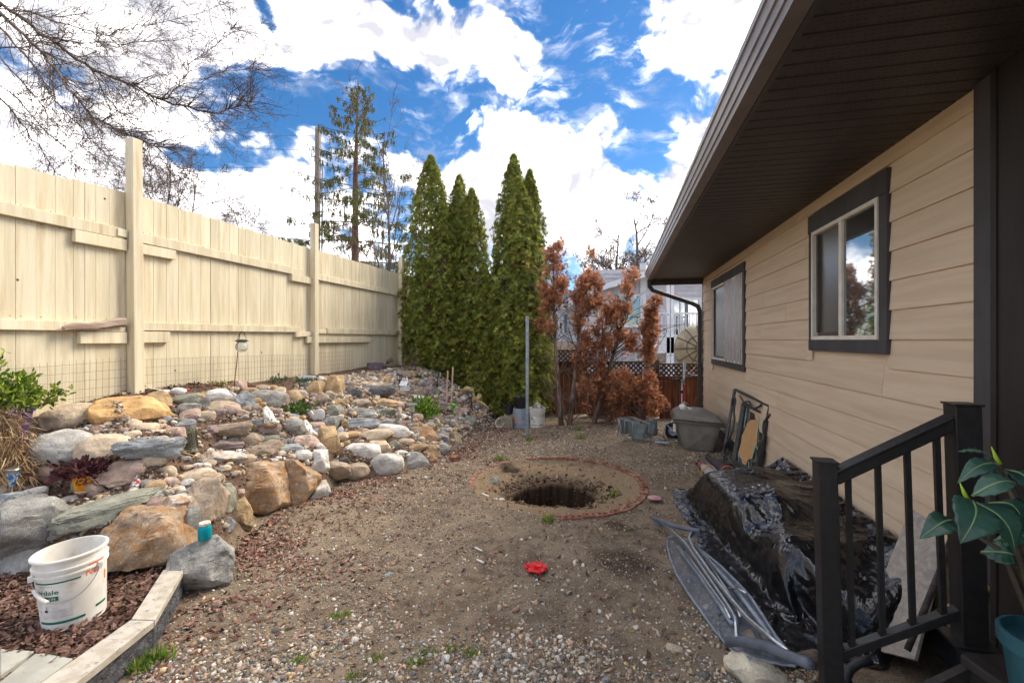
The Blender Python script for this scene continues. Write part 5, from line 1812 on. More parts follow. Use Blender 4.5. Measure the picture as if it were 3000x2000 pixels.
def pail(name, label, base, r0, r1, h, mat, M3=None, flip=False, ring_z=None, cat='bucket'):
    """tapered pail with its stiffening rings; M3 tilts it"""
    M3 = M3 or Matrix.Identity(3)
    t_ = thing(name, label, cat, tuple(base))
    rim = lambda z: r0 + (r1 - r0) * z / h
    prof = [(0.001, .004), (r0 - .006, .004), (r0, .0), (rim(.03), .03)]
    for zz in (ring_z or (h - .085, h - .055, h - .004)):
        prof += [(rim(zz - .012), zz - .012), (rim(zz) + .008, zz - .010), (rim(zz) + .009, zz), (rim(zz), zz + .003)]
    prof += [(r1 + .006, h - .006), (r1 + .004, h), (r1 - .003, h), (r1 - .004, h - .01), (rim(h * .5) - .004, h * .5), (r0 - .005, .008), (.001, .008)]
    if flip:
        prof = [(a_, h - b_) for a_, b_ in prof]
    mb_ = MB(); mb_.lathe(prof, base, 44, M=M3)
    mb_.build('body', mat, t_, smooth='auto')
    def fn(off=.0012):
        def g_(x, y, off=off):
            zz = y
            r_ = (rim(h - zz) if flip else rim(zz)) + off
            an = x / ((r0 + r1) / 2)
            return Vector(base) + M3 @ Vector((r_ * math.sin(an), -r_ * math.cos(an), zz))
        return g_
    return t_, fn


# the tilted white bucket in the leaves
bp_ = Vector((-2.40, 2.50, .128))
view = math.atan2(-bp_.x, bp_.y)            # yaw that faces the camera
M3 = Matrix.Rotation(R(2), 3, 'X') @ Matrix.Rotation(R(-2.0), 3, 'Y') @ Matrix.Rotation(view, 3, 'Z')
bk_, fnf = pail('bucket', 'dirty white plastic bucket with orange stencil and green print in the leaf litter', bp_, .130, .150, .385, M['white_plastic'], M3)
fn = fnf()
for (x0, x1, y0, y1) in ((-.17, .035, .262, .270), (-.17, .045, .045, .058), (.095, .165, .066, .079)):
    patch(fn, x0, x1, y0, y1, M['green_ink'], 'printed_band', bk_)
patch(fn, -.145, -.075, .249, .2505, M['green_ink'], 'printed_band', bk_)
text_on('erdale', .034, lambda x, y: fn(x - .105, y + .207), M['green_ink'], 'lettering', bk_, sx=1.25)
patch(fn, -.165, -.055, .172, .196, M['green_ink'], 'printed_panel', bk_)
fn2 = fnf(.0022)
text_on('COATIN', .020, lambda x, y: fn2(x - .105, y + .177), M['paper'], 'lettering', bk_)
patch(fn, -.165, -.005, .075, .165, M['paper'], 'label', bk_)
patch(fn2, -.125, -.108, .112, .126, M['black_ink'], 'printed_panel', bk_, 4)
text_on('1', .022, lambda x, y: fn2(x - .112, y + .130), M['black_ink'], 'lettering', bk_)
text_on('W', .012, lambda x, y: fn2(x - .150, y + .110), M['black_ink'], 'lettering', bk_)
for k in range(7):
    patch(fn2, -.095, -.018 - .004 * (k % 3), .080 + k * .0062, .0818 + k * .0062, pmat('faint_print', lin(168, 164, 162), rough=.7, bump=0), 'small_print', bk_, 6)
text_on('NOT', .052, lambda x, y: fn(x + .098, y + .258), M['orange_ink'], 'lettering', bk_, shear=.15, sx=.8)
patch(fn, .070, .15, .306, .318, M['orange_ink'], 'overspray', bk_)
patch(fn, .155, .168, .19, .24, M['orange_ink'], 'overspray', bk_)
# bail handle hanging over the front
mb = MB()
def hb(q):
    an = -1.25 + 2.05 * q
    r_ = .160 + .012 * math.sin(q * math.pi)
    zz = .295 - .125 * math.sin(q * math.pi) ** .8
    return bp_ + M3 @ Vector((r_ * math.sin(an), -r_ * math.cos(an), zz))
mb.tube([hb(i / 24) for i in range(25)], .0021, 6)
hd = mb.build('handle', M['handle_wire'], bk_, smooth=True)
mb = MB(); mb.tube([hb(.10 + .23 * i / 6) for i in range(7)], .0095, 10); mb.build('grip', M['white_plastic'], hd, smooth=True)
for q in (0, 1):
    mb = MB(); p = hb(q); mb.box(p, (.022, .022, .03), M=M3); mb.build('handle_lug', M['white_plastic'], bk_, bevel=.004)

# blue jar on the corner rock
bpy.context.view_layer.update()
jp = Vector((-2.20, 3.00, 0))
jb = P(600, 1594, 3.06)
_w = [Matrix.LocRotScale(JAR_ROCK.location, JAR_ROCK.rotation_euler, JAR_ROCK.scale) @ v_.co for v_ in JAR_ROCK.data.vertices]
jb.z = max(v_.z for v_ in _w if math.hypot(v_.x - jb.x, v_.y - jb.y) < .04) - .004
jar = thing('jar', 'turquoise glass jar with a rusty screw lid on the squared corner rock', 'jar', tuple(jb))


def clear_mat(name, col, rough=.05, dens=0.6):
    m, tt, b = new_mat(name)
    b.inputs['Base Color'].default_value = col
    b.inputs['Roughness'].default_value = rough
    b.inputs['Transmission Weight'].default_value = dens
    b.inputs['IOR'].default_value = 1.35
    return m


M['teal'] = clear_mat('turquoise_glass', (0.0, .36, .44, 1), .12, .35)
mb = MB(); mb.lathe([(.001, 0), (.034, .0), (.040, .006), (.041, .075), (.038, .088), (.030, .096), (.030, .10)], jb, 24); mb.build('glass', M['teal'], jar, smooth=True)
mb = MB(); mb.lathe([(.031, .097), (.034, .098), (.035, .112), (.033, .1155), (.027, .116), (.001, .1145)], jb, 24)
mb.build('lid', pmat('rusty_lid', lin(196, 180, 150), lin(150, 122, 84), 50, rough=.5, bump=.1, dirt=lin(228, 224, 214), dirt_scale=20, dirt_lo=.45, dirt_hi=.55), jar, smooth='auto')

# ------------------------------------------------------------------ plants of the rock garden
LFV = np.array([(0, 0, 0), (.22, .35, .03), (.16, .75, .02), (0, 1, -.06), (-.16, .75, .02), (-.22, .35, .03), (0, .5, -.03)])
LFF = np.array([(0, 1, 6), (1, 2, 6), (2, 3, 6), (3, 4, 6), (4, 5, 6), (5, 0, 6)])
BLV = np.array([(-.035, 0, 0), (.035, 0, 0), (.03, .5, .03), (-.03, .5, .03), (0, 1, -.08)])
BLF3 = np.array([(0, 1, 2), (0, 2, 3), (3, 2, 4)])


def clump(name, mat, parent, c, n, rad, size, cols, upw=.8, flat=1.0, V_=None, F_=None, spread=.6):
    c = np.array(c)
    p = RNG.normal(0, .5, (n, 3)) * np.array([rad, rad, rad * flat]) + c
    p[:, 2] = np.maximum(p[:, 2], c[2] - rad * flat * .6)
    d = (p - c) / rad * spread + np.array([0, 0, upw]) + RNG.normal(0, .35, (n, 3))
    s_ = RNG.uniform(.6, 1.2, n) * size
    return mass(name, mat, LFV if V_ is None else V_, LFF if F_ is None else F_, frames(d) * s_[:, None, None], p, palette(n, cols, .16), parent)


# purple pot with a leafy perennial and a mat of dead stems hanging over its side
pp = P(20, 1225, 3.55)
pot = thing('potted_plant', 'leafy green perennial in a purple pot with dead straw hanging over the rocks', 'plant', (pp.x, pp.y, .8))
mb = MB(); mb.lathe([(.001, 0), (.15, 0), (.20, .28), (.215, .28), (.215, .30), (.195, .30), (.19, .26), (.001, .25)], (pp.x - .08, pp.y, .80), 32)
mb.build('pot', pmat('purple_plastic', lin(62, 30, 122), lin(48, 24, 98), 8, rough=.4, bump=0), pot, smooth='auto')
segs = []
rnd = random.Random(8)
GX0 = Vector((pp.x, pp.y, 1.10))
GC = [lin(112, 138, 44), lin(92, 120, 38), lin(140, 160, 62), lin(78, 104, 40), lin(160, 172, 70)]
for k in range(26):
    b0 = GX0 + Vector((rnd.gauss(.0, .12), rnd.gauss(0, .08), -.02))
    grow(segs, b0, Vector((rnd.gauss(.15, .5), rnd.gauss(0, .35), 1)), rnd.uniform(.14, .34), .004, 1, rnd, 0, .5, (1, 3), .6, 4, .12, .0018)
tag(tubes('stems', segs, M['twig'], pot, 4), kind='stuff')
ends = np.array([s_[3:6] for s_ in segs])
k = len(ends)
pick = RNG.integers(0, k, 1500)
pts = ends[pick] + RNG.normal(0, .022, (1500, 3))
mass('leaves', M['green'], LFV, LFF, frames(RNG.normal(0, .6, (1500, 3)) + np.array([.1, 0, .5])) * RNG.uniform(.028, .062, 1500)[:, None, None], pts, palette(1500, GC, .18), pot)
q = 1500
st = np.stack([RNG.uniform(-.10, .26, q) + pp.x, RNG.normal(-.16, .05, q) + pp.y, RNG.uniform(.62, 1.12, q)], 1)
st[:, 0] += (1.1 - st[:, 2]) * .25
dd = np.stack([RNG.normal(.25, .5, q), RNG.normal(-.1, .3, q), RNG.normal(-.6, .5, q)], 1)
mass('dead_straw', M['leaf_litter'], BLV, BLF3, frames(dd) * RNG.uniform(.07, .17, q)[:, None, None] * np.array([.7, 1, 1])[None, None, :], st, palette(q, [lin(170, 142, 104), lin(140, 112, 82), lin(120, 94, 70), lin(186, 164, 126)], .15), pot)

# dark heuchera in its nursery pot
hp = T(243, 1440)
hu = thing('potted_plant', 'dark burgundy leafed plant in a yellow labelled nursery pot on the low terrace', 'plant', tuple(hp))
M['yellow_label'] = pmat('yellow_pot_print', lin(232, 168, 40), lin(214, 130, 26), 14, lo=.45, hi=.55, rough=.5, bump=0)
ph = hp + Vector((0, .03, -.01))
mb = MB(); mb.lathe([(.001, 0), (.066, 0), (.082, .12), (.088, .12), (.088, .13), (.08, .13), (.078, .11), (.001, .10)], ph, 28); mb.build('pot', M['yellow_label'], hu, smooth='auto')
hfn = lambda x, y: ph + Matrix.Rotation(math.atan2(-ph.x, ph.y), 3, 'Z') @ Vector(((.068 + y * .13) * math.sin(x / .078), -(.068 + y * .13) * math.cos(x / .078), y))
hf2 = lambda x, y: hfn(x, y) + Vector((0, -.002, 0))
text_on('Perenn', .034, lambda x, y: hf2(x - .02, y + .07), pmat('brown_print', lin(110, 52, 20), rough=.5, bump=0), 'lettering', hu)
patch(hfn, -.1, .1, .012, .024, M['white_plastic'], 'printed_band', hu, 10)
clump('leaves', M['green'], hu, ph + Vector((0, 0, .16)), 420, .155, .055, [lin(92, 56, 60), lin(74, 42, 48), lin(112, 70, 70), lin(60, 34, 40)], upw=.25, flat=.45, spread=.9)
tg = thing('plant_tag', 'small white plant tag standing behind the burgundy leafed plant', 'tag', tuple(P(265, 1355, ph.y + .2)))
mb = MB(); p = P(265, 1355, ph.y + .2); mb.box(p, (.075, .002, .032), M=Matrix.Rotation(.1, 3, 'X')); mb.build('plate', M['paper'], tg)
mb = MB(); mb.tube([p + Vector((0, .002, -.015)), p + Vector((0, .01, -.12))], .002, 5); mb.build('stake', M['wire'], tg)


def tuft(name, label, cat, p, n, rad, size, cols, group=None, upw=.8, flat=.6, V_=None, F_=None):
    t_ = thing(name, label, cat, tuple(p), group)
    clump('leaves', M['green'], t_, Vector(p) + Vector((0, 0, rad * flat * .4)), n, rad, size, cols, upw, flat, V_, F_)
    return t_


GG = [lin(96, 128, 48), lin(80, 112, 44), lin(116, 146, 60), lin(70, 98, 42)]
tuft('plant', 'broad leafed green plant with dark seed heads beside the split white stone', 'plant', T(868, 1210), 130, .14, .085, [lin(86, 112, 54), lin(70, 96, 46), lin(104, 128, 70)], flat=.5)
tuft('plant', 'feathery bright green clump behind the square grey solar lamp', 'plant', T(1238, 1222) + Vector((0, .02, .05)), 700, .20, .07, [lin(104, 134, 46), lin(86, 116, 42), lin(124, 152, 60)], flat=.75)
tuft('plant', 'bluish green ground-hugging plant at the foot of the tall fence post', 'plant', T(330, 1143), 260, .14, .045, [lin(84, 112, 84), lin(70, 96, 72), lin(100, 124, 92)], flat=.25)
tuft('plant', 'second bluish ground-hugging plant near the loose bed plank', 'plant', T(395, 1140), 160, .10, .04, [lin(84, 112, 84), lin(70, 96, 72)], flat=.25)
tuft('plant', 'low yellowish cushion plant below the glass globe lantern', 'plant', T(632, 1128), 320, .15, .035, [lin(126, 118, 52), lin(104, 100, 44), lin(142, 128, 70)], flat=.25)
tuft('plant', 'small grey-green plant on the soil above the boulders', 'plant', T(815, 1118), 110, .11, .045, [lin(100, 116, 92), lin(84, 100, 78)], flat=.35)
tuft('plant', 'low green plant beside the rounded blue-grey boulder near the second post', 'plant', T(890, 1122), 170, .13, .04, [lin(84, 108, 62), lin(70, 94, 54)], flat=.3)
tuft('plant', 'small green plant among the dead stems behind the birdhouse', 'plant', T(1222, 1108), 90, .08, .05, GG, flat=.5)
# grass tufts by the fence and in the gravel
GB = [lin(106, 142, 50), lin(84, 118, 44), lin(130, 160, 68), lin(150, 150, 84)]
for i, (u, v, rad, n) in enumerate(((715, 1097, .16, 150), (800, 1092, .2, 190), (845, 1088, .1, 70), (950, 1080, .16, 170), (985, 1072, .10, 80), (640, 1105, .10, 60),
                                   (455, 1935, .07, 130), (400, 1970, .055, 90), (995, 1806, .06, 70), (1255, 1915, .05, 50), (1380, 1920, .055, 70), (1220, 1948, .05, 60), (1040, 1985, .05, 50), (880, 1940, .05, 40),
                                   (1465, 1347, .08, 50), (1550, 1290, .07, 40), (1795, 1455, .08, 40), (1605, 1530, .05, 40), (1845, 1555, .05, 30), (1700, 1285, .10, 50), (1690, 1262, .08, 50), (1110, 1935, .05, 40), (1325, 1905, .05, 40))):
    p = T(u, v)
    k = n
    pos = np.array(p) + RNG.normal(0, .5, (k, 3)) * np.array([rad, rad * .5, 0])
    dr = RNG.normal(0, .45, (k, 3)) + np.array([0, 0, 1.0])
    L_ = RNG.uniform(.5, 1.2, k) * (.10 if p.y > 4 else .05 + .03 * (i in (6, 7)))
    pos[:, 2] = H(pos[:, 0], pos[:, 1]) - .004
    o = mass('grass_tuft', M['green'], BLV * np.array([1.6, 1, 1]), BLF3, frames(dr) * L_[:, None, None], pos, palette(k, GB, .15))
    GL = ['grass tuft at the fence foot under the globe lantern', 'wide grass tuft at the fence foot between lantern and second post', 'short grass tuft close to the second fence post', 'grass tuft behind the dark cobbles at the second post',
          'grass tuft between the dark cobbles and the edging timber', 'sparse grass blades beside the white cobble on the upper bed', 'tall grass tuft at the joint of the curb blocks', 'grass tuft along the near dark curb block',
          'grass tuft at the edge of the leafy gravel', 'grass tuft in the thick gravel below the wrapper', 'bushy grass tuft in the thick gravel near the rail', 'grass tuft in the thick gravel next to a grey cobble', 'grass tuft at the very front of the gravel',
          'thin grass sprouts among gravel and leaves', 'weed tuft outside the bricks by the small burrow', 'weed tuft at the foot of the steel post', 'weed sprouts inside the brick ring', 'weed tuft just outside the flat bricks', 'tiny weed on the dark soil patch',
          'weed patch in front of the dead cedars', 'green weed below the bare cedar trunks', 'thin grass sprouts in the leafy gravel strip', 'small weed in the middle of the gravel']
    tag(o, GL[i], 'grass', 'grass and weed tufts', 'thing')
# ------------------------------------------------------------------ garden ornaments
M['mosaic_b'] = pmat('blue_mosaic', lin(70, 120, 166), lin(206, 218, 226), 60, lo=.47, hi=.53, rough=.25, bump=.2)
M['mosaic_r'] = pmat('red_mosaic', lin(150, 60, 56), lin(226, 220, 216), 55, lo=.47, hi=.53, rough=.25, bump=.2)
M['steel'] = pmat('brushed_steel', lin(186, 182, 176), lin(160, 156, 150), 20, rough=.3, metal=.9, bump=.05)
M['cream_glass'] = pmat('frosted_cream', lin(206, 198, 150), lin(190, 180, 132), 20, rough=.5, bump=0)


def solar_cup(label, p, mosaic, tilt):
    t_ = thing('solar_light', label, 'garden light', tuple(p))
    q = Matrix.Rotation(tilt[0], 3, 'X') @ Matrix.Rotation(tilt[1], 3, 'Y')
    mb_ = MB(); mb_.lathe([(.001, -.09), (.018, -.09), (.030, -.01), (.034, .0)], p, 20, M=q); mb_.build('shade', mosaic, t_, smooth=True)
    mb_ = MB(); mb_.lathe([(.034, .0), (.038, .001), (.039, .024), (.036, .028), (.001, .028)], p, 20, M=q); mb_.build('cap', M['steel'], t_, smooth='auto')
    mb_ = MB(); mb_.tube([Vector(p) + q @ Vector((0, 0, -.09)), Vector(p) + q @ Vector((0, 0, -.2))], .006, 8); mb_.build('stake', M['steel'], t_)


p = P(38, 1383, 3.15); solar_cup('solar garden light with blue mosaic shade and steel cap on the low terrace', p, M['mosaic_b'], (0, .06))
p = P(398, 1418, T(398, 1418).y - .02)
t_ = thing('solar_light', 'red mosaic solar garden light tipped over in the leaves', 'garden light', tuple(p))
q = Matrix.Rotation(-.1, 3, 'X') @ Matrix.Rotation(.18, 3, 'Y')
mb = MB(); mb.lathe([(.001, -.055), (.040, -.05), (.030, .0), (.018, .048), (.001, .05)], p, 18, M=q); mb.build('shade', M['mosaic_r'], t_, smooth=True)
mb = MB(); mb.lathe([(.02, .05), (.017, .075), (.001, .076)], p, 12, M=q); mb.build('cap', M['steel'], t_)
mb = MB(); mb.lathe([(.001, -.085), (.030, -.08), (.034, -.056), (.001, -.055)], p, 14, M=q); mb.build('base', M['steel'], t_)

# pierced metal cylinder lantern, tilted
p = T(555, 1325); p = Vector((p.x, p.y, p.z))
ln = thing('lantern', 'tilted pierced grey metal cylinder lantern standing on the middle terrace', 'lantern', tuple(p))
q = Matrix.Rotation(-.06, 3, 'X') @ Matrix.Rotation(-.16, 3, 'Y')
mb = MB(); mb.lathe([(.001, .006), (.063, .006), (.063, .225), (.001, .225)], p, 24, M=q); mb.build('inner_glass', M['cream_glass'], ln, smooth='auto')
mb = MB()
rw = .071
for r_ in range(5):          # interlocking rings of the pierced sleeve
    for c_ in range(12):
        for (ox, oz) in ((0, 0), (.5, .5)):
            ca = (c_ + ox) * 2 * math.pi / 12; cz = .035 + (r_ + oz) * .038
            if cz > .2: continue
            pts = []
            for k in range(13):
                an = 2 * math.pi * k / 12
                a_ = ca + math.cos(an) * .0245 / rw; z_ = cz + math.sin(an) * .0245
                pts.append(p + q @ Vector((rw * math.sin(a_), -rw * math.cos(a_), z_)))
            mb.tube(pts, .0022, 4, cap=False)
tag(mb.build('pierced_sleeve', pmat('dark_zinc', lin(78, 76, 74), lin(62, 60, 58), 20, rough=.5, metal=.5, bump=.1), ln), kind='stuff')
mb = MB()
mb.lathe([(.072, .0), (.074, .0), (.074, .016), (.070, .016)], p, 24, M=q); mb.lathe([(.070, .205), (.0735, .205), (.0735, .245), (.078, .248), (.078, .256), (.060, .262), (.001, .264)], p, 24, M=q)
mb.build('cap', pmat('grey_zinc', lin(140, 138, 134), lin(110, 108, 106), 14, rough=.5, metal=.4, bump=.1), ln, smooth='auto')

# glass globe lantern on a leaning hook
b_ = P(683, 1112, 5.4); b_.z = hz(b_.x, b_.y); t_p = P(709, 975, 5.45)
gl = thing('hook_lantern', 'glass globe solar lantern hanging from a leaning thin black hook', 'lantern', tuple(b_))
mb = MB()
mb.tube([b_ - Vector((0, 0, .05)), b_.lerp(t_p, .5) + Vector((-.008, 0, 0)), t_p + Vector((-.03, 0, -.01)), t_p + Vector((-.004, 0, .018)), t_p + Vector((.03, 0, .0)), t_p + Vector((.035, 0, -.02))], .0045, 6)
mb.build('hook', M['black_metal'], gl, smooth=True)
c = P(708, 1015, t_p.y)
M['clear'] = clear_mat('clear_crackle_glass', (.86, .90, .86, 1), .12, .75)
mb = MB(); mb.lathe([(.001, -.068)] + [(.068 * math.sin(a_), -.068 * math.cos(a_)) for a_ in [x * math.pi / 16 for x in range(1, 14)]] + [(.035, .058)], c, 24); mb.build('globe', M['clear'], gl, smooth=True)
mb = MB(); mb.lathe([(.035, .052), (.040, .052), (.074, .066), (.074, .070), (.045, .084), (.001, .088)], c, 24); mb.build('cap', M['lamp_plastic'], gl, smooth='auto')
mb = MB(); mb.tube([c + Vector((.055 * math.cos(x), 0, .07 + .085 * math.sin(x))) for x in [i * math.pi / 12 for i in range(13)]], .0025, 5); mb.build('bail', M['black_metal'], gl, smooth=True)


def path_lamp(label, u, vtop, vbase, Y, lean=(0, 0), s_=1.0):
    """black coach-style solar path light: hat, glass in four bars, collar, stake"""
    tp = P(u, vtop, Y)
    zb = EYE - (vbase - CY) / F * Y
    t_ = thing('path_light', label, 'garden light', (tp.x, tp.y, zb), 'black solar path lights')
    q = Matrix.Rotation(lean[0], 3, 'X') @ Matrix.Rotation(lean[1], 3, 'Y')
    A_ = lambda z, x=0, y=0: tp + q @ Vector((x * s_, y * s_, z * s_))
    mb_ = MB(); mb_.lathe([(.001, .0), (.042 * s_, -.002 * s_), (.050 * s_, -.014 * s_), (.062 * s_, -.022 * s_), (.062 * s_, -.028 * s_), (.030 * s_, -.034 * s_), (.001, -.034 * s_)], tp, 20, M=q); mb_.build('hat', M['lamp_plastic'], t_, smooth='auto')
    mb_ = MB(); mb_.lathe([(.028 * s_, -.034 * s_), (.026 * s_, -.10 * s_)], tp, 16, M=q); mb_.build('lens', M['clear'], t_, smooth=True)
    mb_ = MB()
    for k_ in range(4):
        a_ = k_ * math.pi / 2 + .4
        mb_.tube([A_(-.034, .038 * math.cos(a_), .038 * math.sin(a_)), A_(-.11, .032 * math.cos(a_), .032 * math.sin(a_))], .004 * s_, 5)
    mb_.build('cage', M['lamp_plastic'], t_)
    mb_ = MB(); mb_.lathe([(.001, -.10 * s_), (.036 * s_, -.10 * s_), (.034 * s_, -.115 * s_), (.014 * s_, -.125 * s_), (.011 * s_, -.13 * s_)], tp, 16, M=q); mb_.build('collar', M['lamp_plastic'], t_, smooth='auto')
    L_ = (tp.z - zb) / s_ + .05
    mb_ = MB(); mb_.tube([A_(-.125), A_(-L_)], .011 * s_, 8); mb_.build('stake', M['lamp_plastic'], t_)


path_lamp('black solar path light standing beside the white birdhouse', 1170, 1094, 1142, 7.6)
path_lamp('black solar path light in the dead stems behind the birdhouse', 1214, 1067, 1112, 8.9)
path_lamp('black solar path light against the green cedar foliage', 1281, 1088, 1125, 8.7)
path_lamp('leaning black solar path light in front of the curved driftwood', 1377, 1145, 1193, 8.1, (0, -.12))


def square_lamp(label, u, vtop, Y, h):
    tp = P(u, vtop, Y)
    t_ = thing('square_light', label, 'garden light', (tp.x, tp.y, tp.z - h), 'square grey solar lights')
    q = Matrix.Rotation(.25, 3, 'Z')
    gm = M['lamp_grey']
    mb_ = MB(); mb_.prism([tp + q @ Vector((x, y, -.026)) for x, y in ((-.072, -.072), (.072, -.072), (.072, .072), (-.072, .072))], (0, 0, .006))
    a_ = [tp + q @ Vector((x, y, -.02)) for x, y in ((-.070, -.070), (.070, -.070), (.070, .070), (-.070, .070))]
    b2 = [tp + q @ Vector((x, y, 0)) for x, y in ((-.03, -.03), (.03, -.03), (.03, .03), (-.03, .03))]
    mb_.add(a_ + b2, [(0, 1, 5, 4), (1, 2, 6, 5), (2, 3, 7, 6), (3, 0, 4, 7), (4, 5, 6, 7)])
    mb_.build('roof', gm, t_)
    mb_ = MB(); mb_.box(tp + Vector((0, 0, -.075)), (.075, .075, .095), M=q); mb_.build('lens', pmat('ribbed_lens', lin(176, 172, 150), lin(150, 146, 124), 40, rough=.4, bump=.4, bscale=120, stretch=(1, 1, .01)), t_, bevel=.003)
    mb_ = MB(); mb_.box(tp + Vector((0, 0, -.128)), (.084, .084, .012), M=q); mb_.build('tray', gm, t_)
    mb_ = MB(); mb_.tube([tp + Vector((0, 0, -.13)), tp + Vector((0, 0, -h - .05))], .014, 8); mb_.build('stake', gm, t_)


M['lamp_grey'] = pmat('grey_lamp_plastic', lin(112, 114, 122), lin(94, 96, 104), 16, rough=.5, bump=.1)
square_lamp('square grey solar light in front of the feathery green clump', 1207, 1180, 6.45, .23)
square_lamp('square grey solar light half sunk among pebbles beside the wooden stakes', 1296, 1176, 7.4, .13)

# white birdhouse
p = P(1186, 1143, 7.3)
bh = thing('birdhouse', 'small white birdhouse with pitched roof and little steeple on the rocks', 'birdhouse', tuple(p))
q = Matrix.Rotation(-.5, 3, 'Z')
M['white_paint'] = pmat('white_paint', lin(226, 228, 232), lin(206, 208, 214), 20, rough=.6, bump=.1)
V3 = lambda x, y, z: p + q @ Vector((x, y, z))
mb = MB(); mb.box(p + Vector((0, 0, .045)), (.12, .085, .09), M=q)
mb.prism([V3(.06, -.0425, .09), V3(.06, .0425, .09), V3(.06, 0, .135)], q @ Vector((-.12, 0, 0))); mb.build('body', M['white_paint'], bh)
for sgn in (-1, 1):
    mb = MB(); mb.prism([V3(-.075, sgn * .060, .075), V3(.075, sgn * .060, .075), V3(.075, 0, .142), V3(-.075, 0, .142)], (0, 0, .007)); mb.build('roof', M['white_paint'], bh)
mb = MB(); mb.box(V3(.045, 0, .16), (.022, .022, .05), M=q); mb.lathe([(.014, 0), (.001, .04)], V3(.045, 0, .185), 4); mb.build('steeple', M['white_paint'], bh)
for (yy, zz) in ((.0, .06), (0, .10), (-.02, .03), (.02, .03)):
    mb = MB(); mb.lathe([(.001, .0012), (.010, .0012), (.010, -.002)], V3(.061, yy, zz), 12, M=q @ Matrix.Rotation(math.pi / 2, 3, 'Y')); mb.build('entry_hole', M['black_plastic'], bh)

# two figurines: sitting upright, white relief with gold heads
def figurine(label, p, s_):
    """upright little bird-like figure: tapering body leaning back, bowed head, spread tail"""
    t_ = thing('figurine', label, 'figurine', tuple(p))
    mt = pmat('white_gold_ceramic', lin(226, 222, 212), lin(96, 72, 44), 34, lo=.54, hi=.60, rough=.45, bump=.5, bscale=60, bdist=.006)
    gold = pmat('gold_brown_glaze', lin(176, 142, 84), lin(140, 104, 56), 20, rough=.4, bump=.2)
    B_ = lambda x, y, z: p + Vector((x, y, z)) * s_
    mb_ = MB(); mb_.tube([B_(.05, 0, .01), B_(.045, 0, .05), B_(.02, 0, .12), B_(-.01, 0, .20), B_(-.025, 0, .235)], [.075 * s_, .072 * s_, .056 * s_, .040 * s_, .026 * s_], 14); mb_.build('body', mt, t_, smooth=True)
    mb_ = MB(); mb_.tube([B_(-.02, 0, .225), B_(-.035, 0, .262), B_(-.06, -.01, .272), B_(-.085, -.012, .258)], [.026 * s_, .036 * s_, .028 * s_, .008 * s_], 12); mb_.build('head', gold, t_, smooth=True)
    mb_ = MB(); mb_.tube([B_(.06, 0, .05), B_(.11, .0, .035), B_(.16, .0, .03)], [.05 * s_, .042 * s_, .02 * s_], 10); mb_.build('tail', mt, t_, smooth=True)
    for sg in (-1, 1):
        mb_ = MB(); mb_.tube([B_(-.005, sg * .04, .19), B_(.03, sg * .062, .12), B_(.07, sg * .055, .06)], [.02 * s_, .03 * s_, .008 * s_], 8); mb_.build('wing', mt, t_, smooth=True)
    mb_ = MB(); mb_.lathe([(.001, -.01), (.085 * s_, -.01), (.085 * s_, .012 * s_), (.07 * s_, .02 * s_), (.001, .022 * s_)], B_(.05, 0, 0), 16); mb_.build('base', gold, t_, smooth='auto')


y_ = T(782, 1246).y
figurine('white and gold figurine sitting in front of the large grey boulder', P(781, 1244, y_ - .03), .84)
y_ = T(900, 1278).y
figurine('white and gold figurine sitting below the split white stone', P(896, 1278, y_ - .05), .84)
# split white stone, halves open like a heart
p = P(921, 1218, T(921, 1222).y - .02)
sp_ = thing('split_stone', 'split white crystal stone standing open like a heart on the rock wall', 'stone', tuple(p))
for sg in (-1, 1):
    mb = MB()
    q = Matrix.Rotation(sg * .25, 3, 'Y') @ Matrix.Rotation(sg * .3, 3, 'Z')
    c = p + Vector((sg * .062, 0, .0))
    mb.lathe([(.001, -.045), (.05, -.03), (.070, .0), (.068, .012), (.060, .016), (.001, .010)], c, 18, M=q @ Matrix.Rotation(math.pi / 2, 3, 'X'), ex=1.35)
    mb.build('half', pmat('white_quartz', lin(226, 226, 226), lin(204, 200, 196), 14, rough=.6, bump=.4), sp_, smooth='auto')

# wooden stakes, green glass ball light and disc light
for i, (u0, v0, u1, v1) in enumerate(((1307, 1200, 1312, 1085), (1321, 1198, 1327, 1074))):
    a = P(u0, v0, 7.45); b2 = P(u1, v1, 7.5)
    mb = MB(); mb.beam(a - Vector((0, 0, .06)), b2, .022, .022)
    tag(mb.build('wooden_stake', pmat('raw_stake', lin(196, 168, 144), lin(170, 140, 116), 14, rough=.85, bump=.2, stretch=(1, 1, .2)), recenter=True), ['shorter raw wood stake stuck in the pebble slope', 'taller raw wood stake stuck in the pebble slope'][i], 'stake')
c = P(1328, 1187, 7.2)
gb = thing('globe_light', 'small green glass ball garden light beside the wooden stakes', 'garden light', tuple(c - Vector((0, 0, .08))))
mb = MB(); mb.lathe([(.034 * math.sin(x) + .0005, -.034 * math.cos(x)) for x in [i * math.pi / 12 for i in range(13)]], c, 20); mb.build('globe', clear_mat('green_glass', (.05, .55, .04, 1), .1, .4), gb, smooth=True)
mb = MB(); mb.lathe([(.014, -.030), (.010, -.07), (.008, -.13)], c, 10); mb.build('stem', clear_mat('green_glass_stem', (.05, .5, .04, 1), .1, .3), gb, smooth=True)
c = P(1317, 1202, 6.95)
dl = thing('disc_light', 'round black disc solar light lying on the pebble slope', 'garden light', tuple(c))
q = Matrix.Rotation(-.35, 3, 'X')
mb = MB(); mb.lathe([(.001, -.02), (.046, -.02), (.052, .0), (.046, .008), (.034, .009)], c, 20, M=q); mb.build('housing', M['lamp_plastic'], dl, smooth='auto')
mb = MB(); mb.lathe([(.034, .009), (.001, .010)], c, 20, M=q); mb.build('lens', M['cream_glass'], dl)

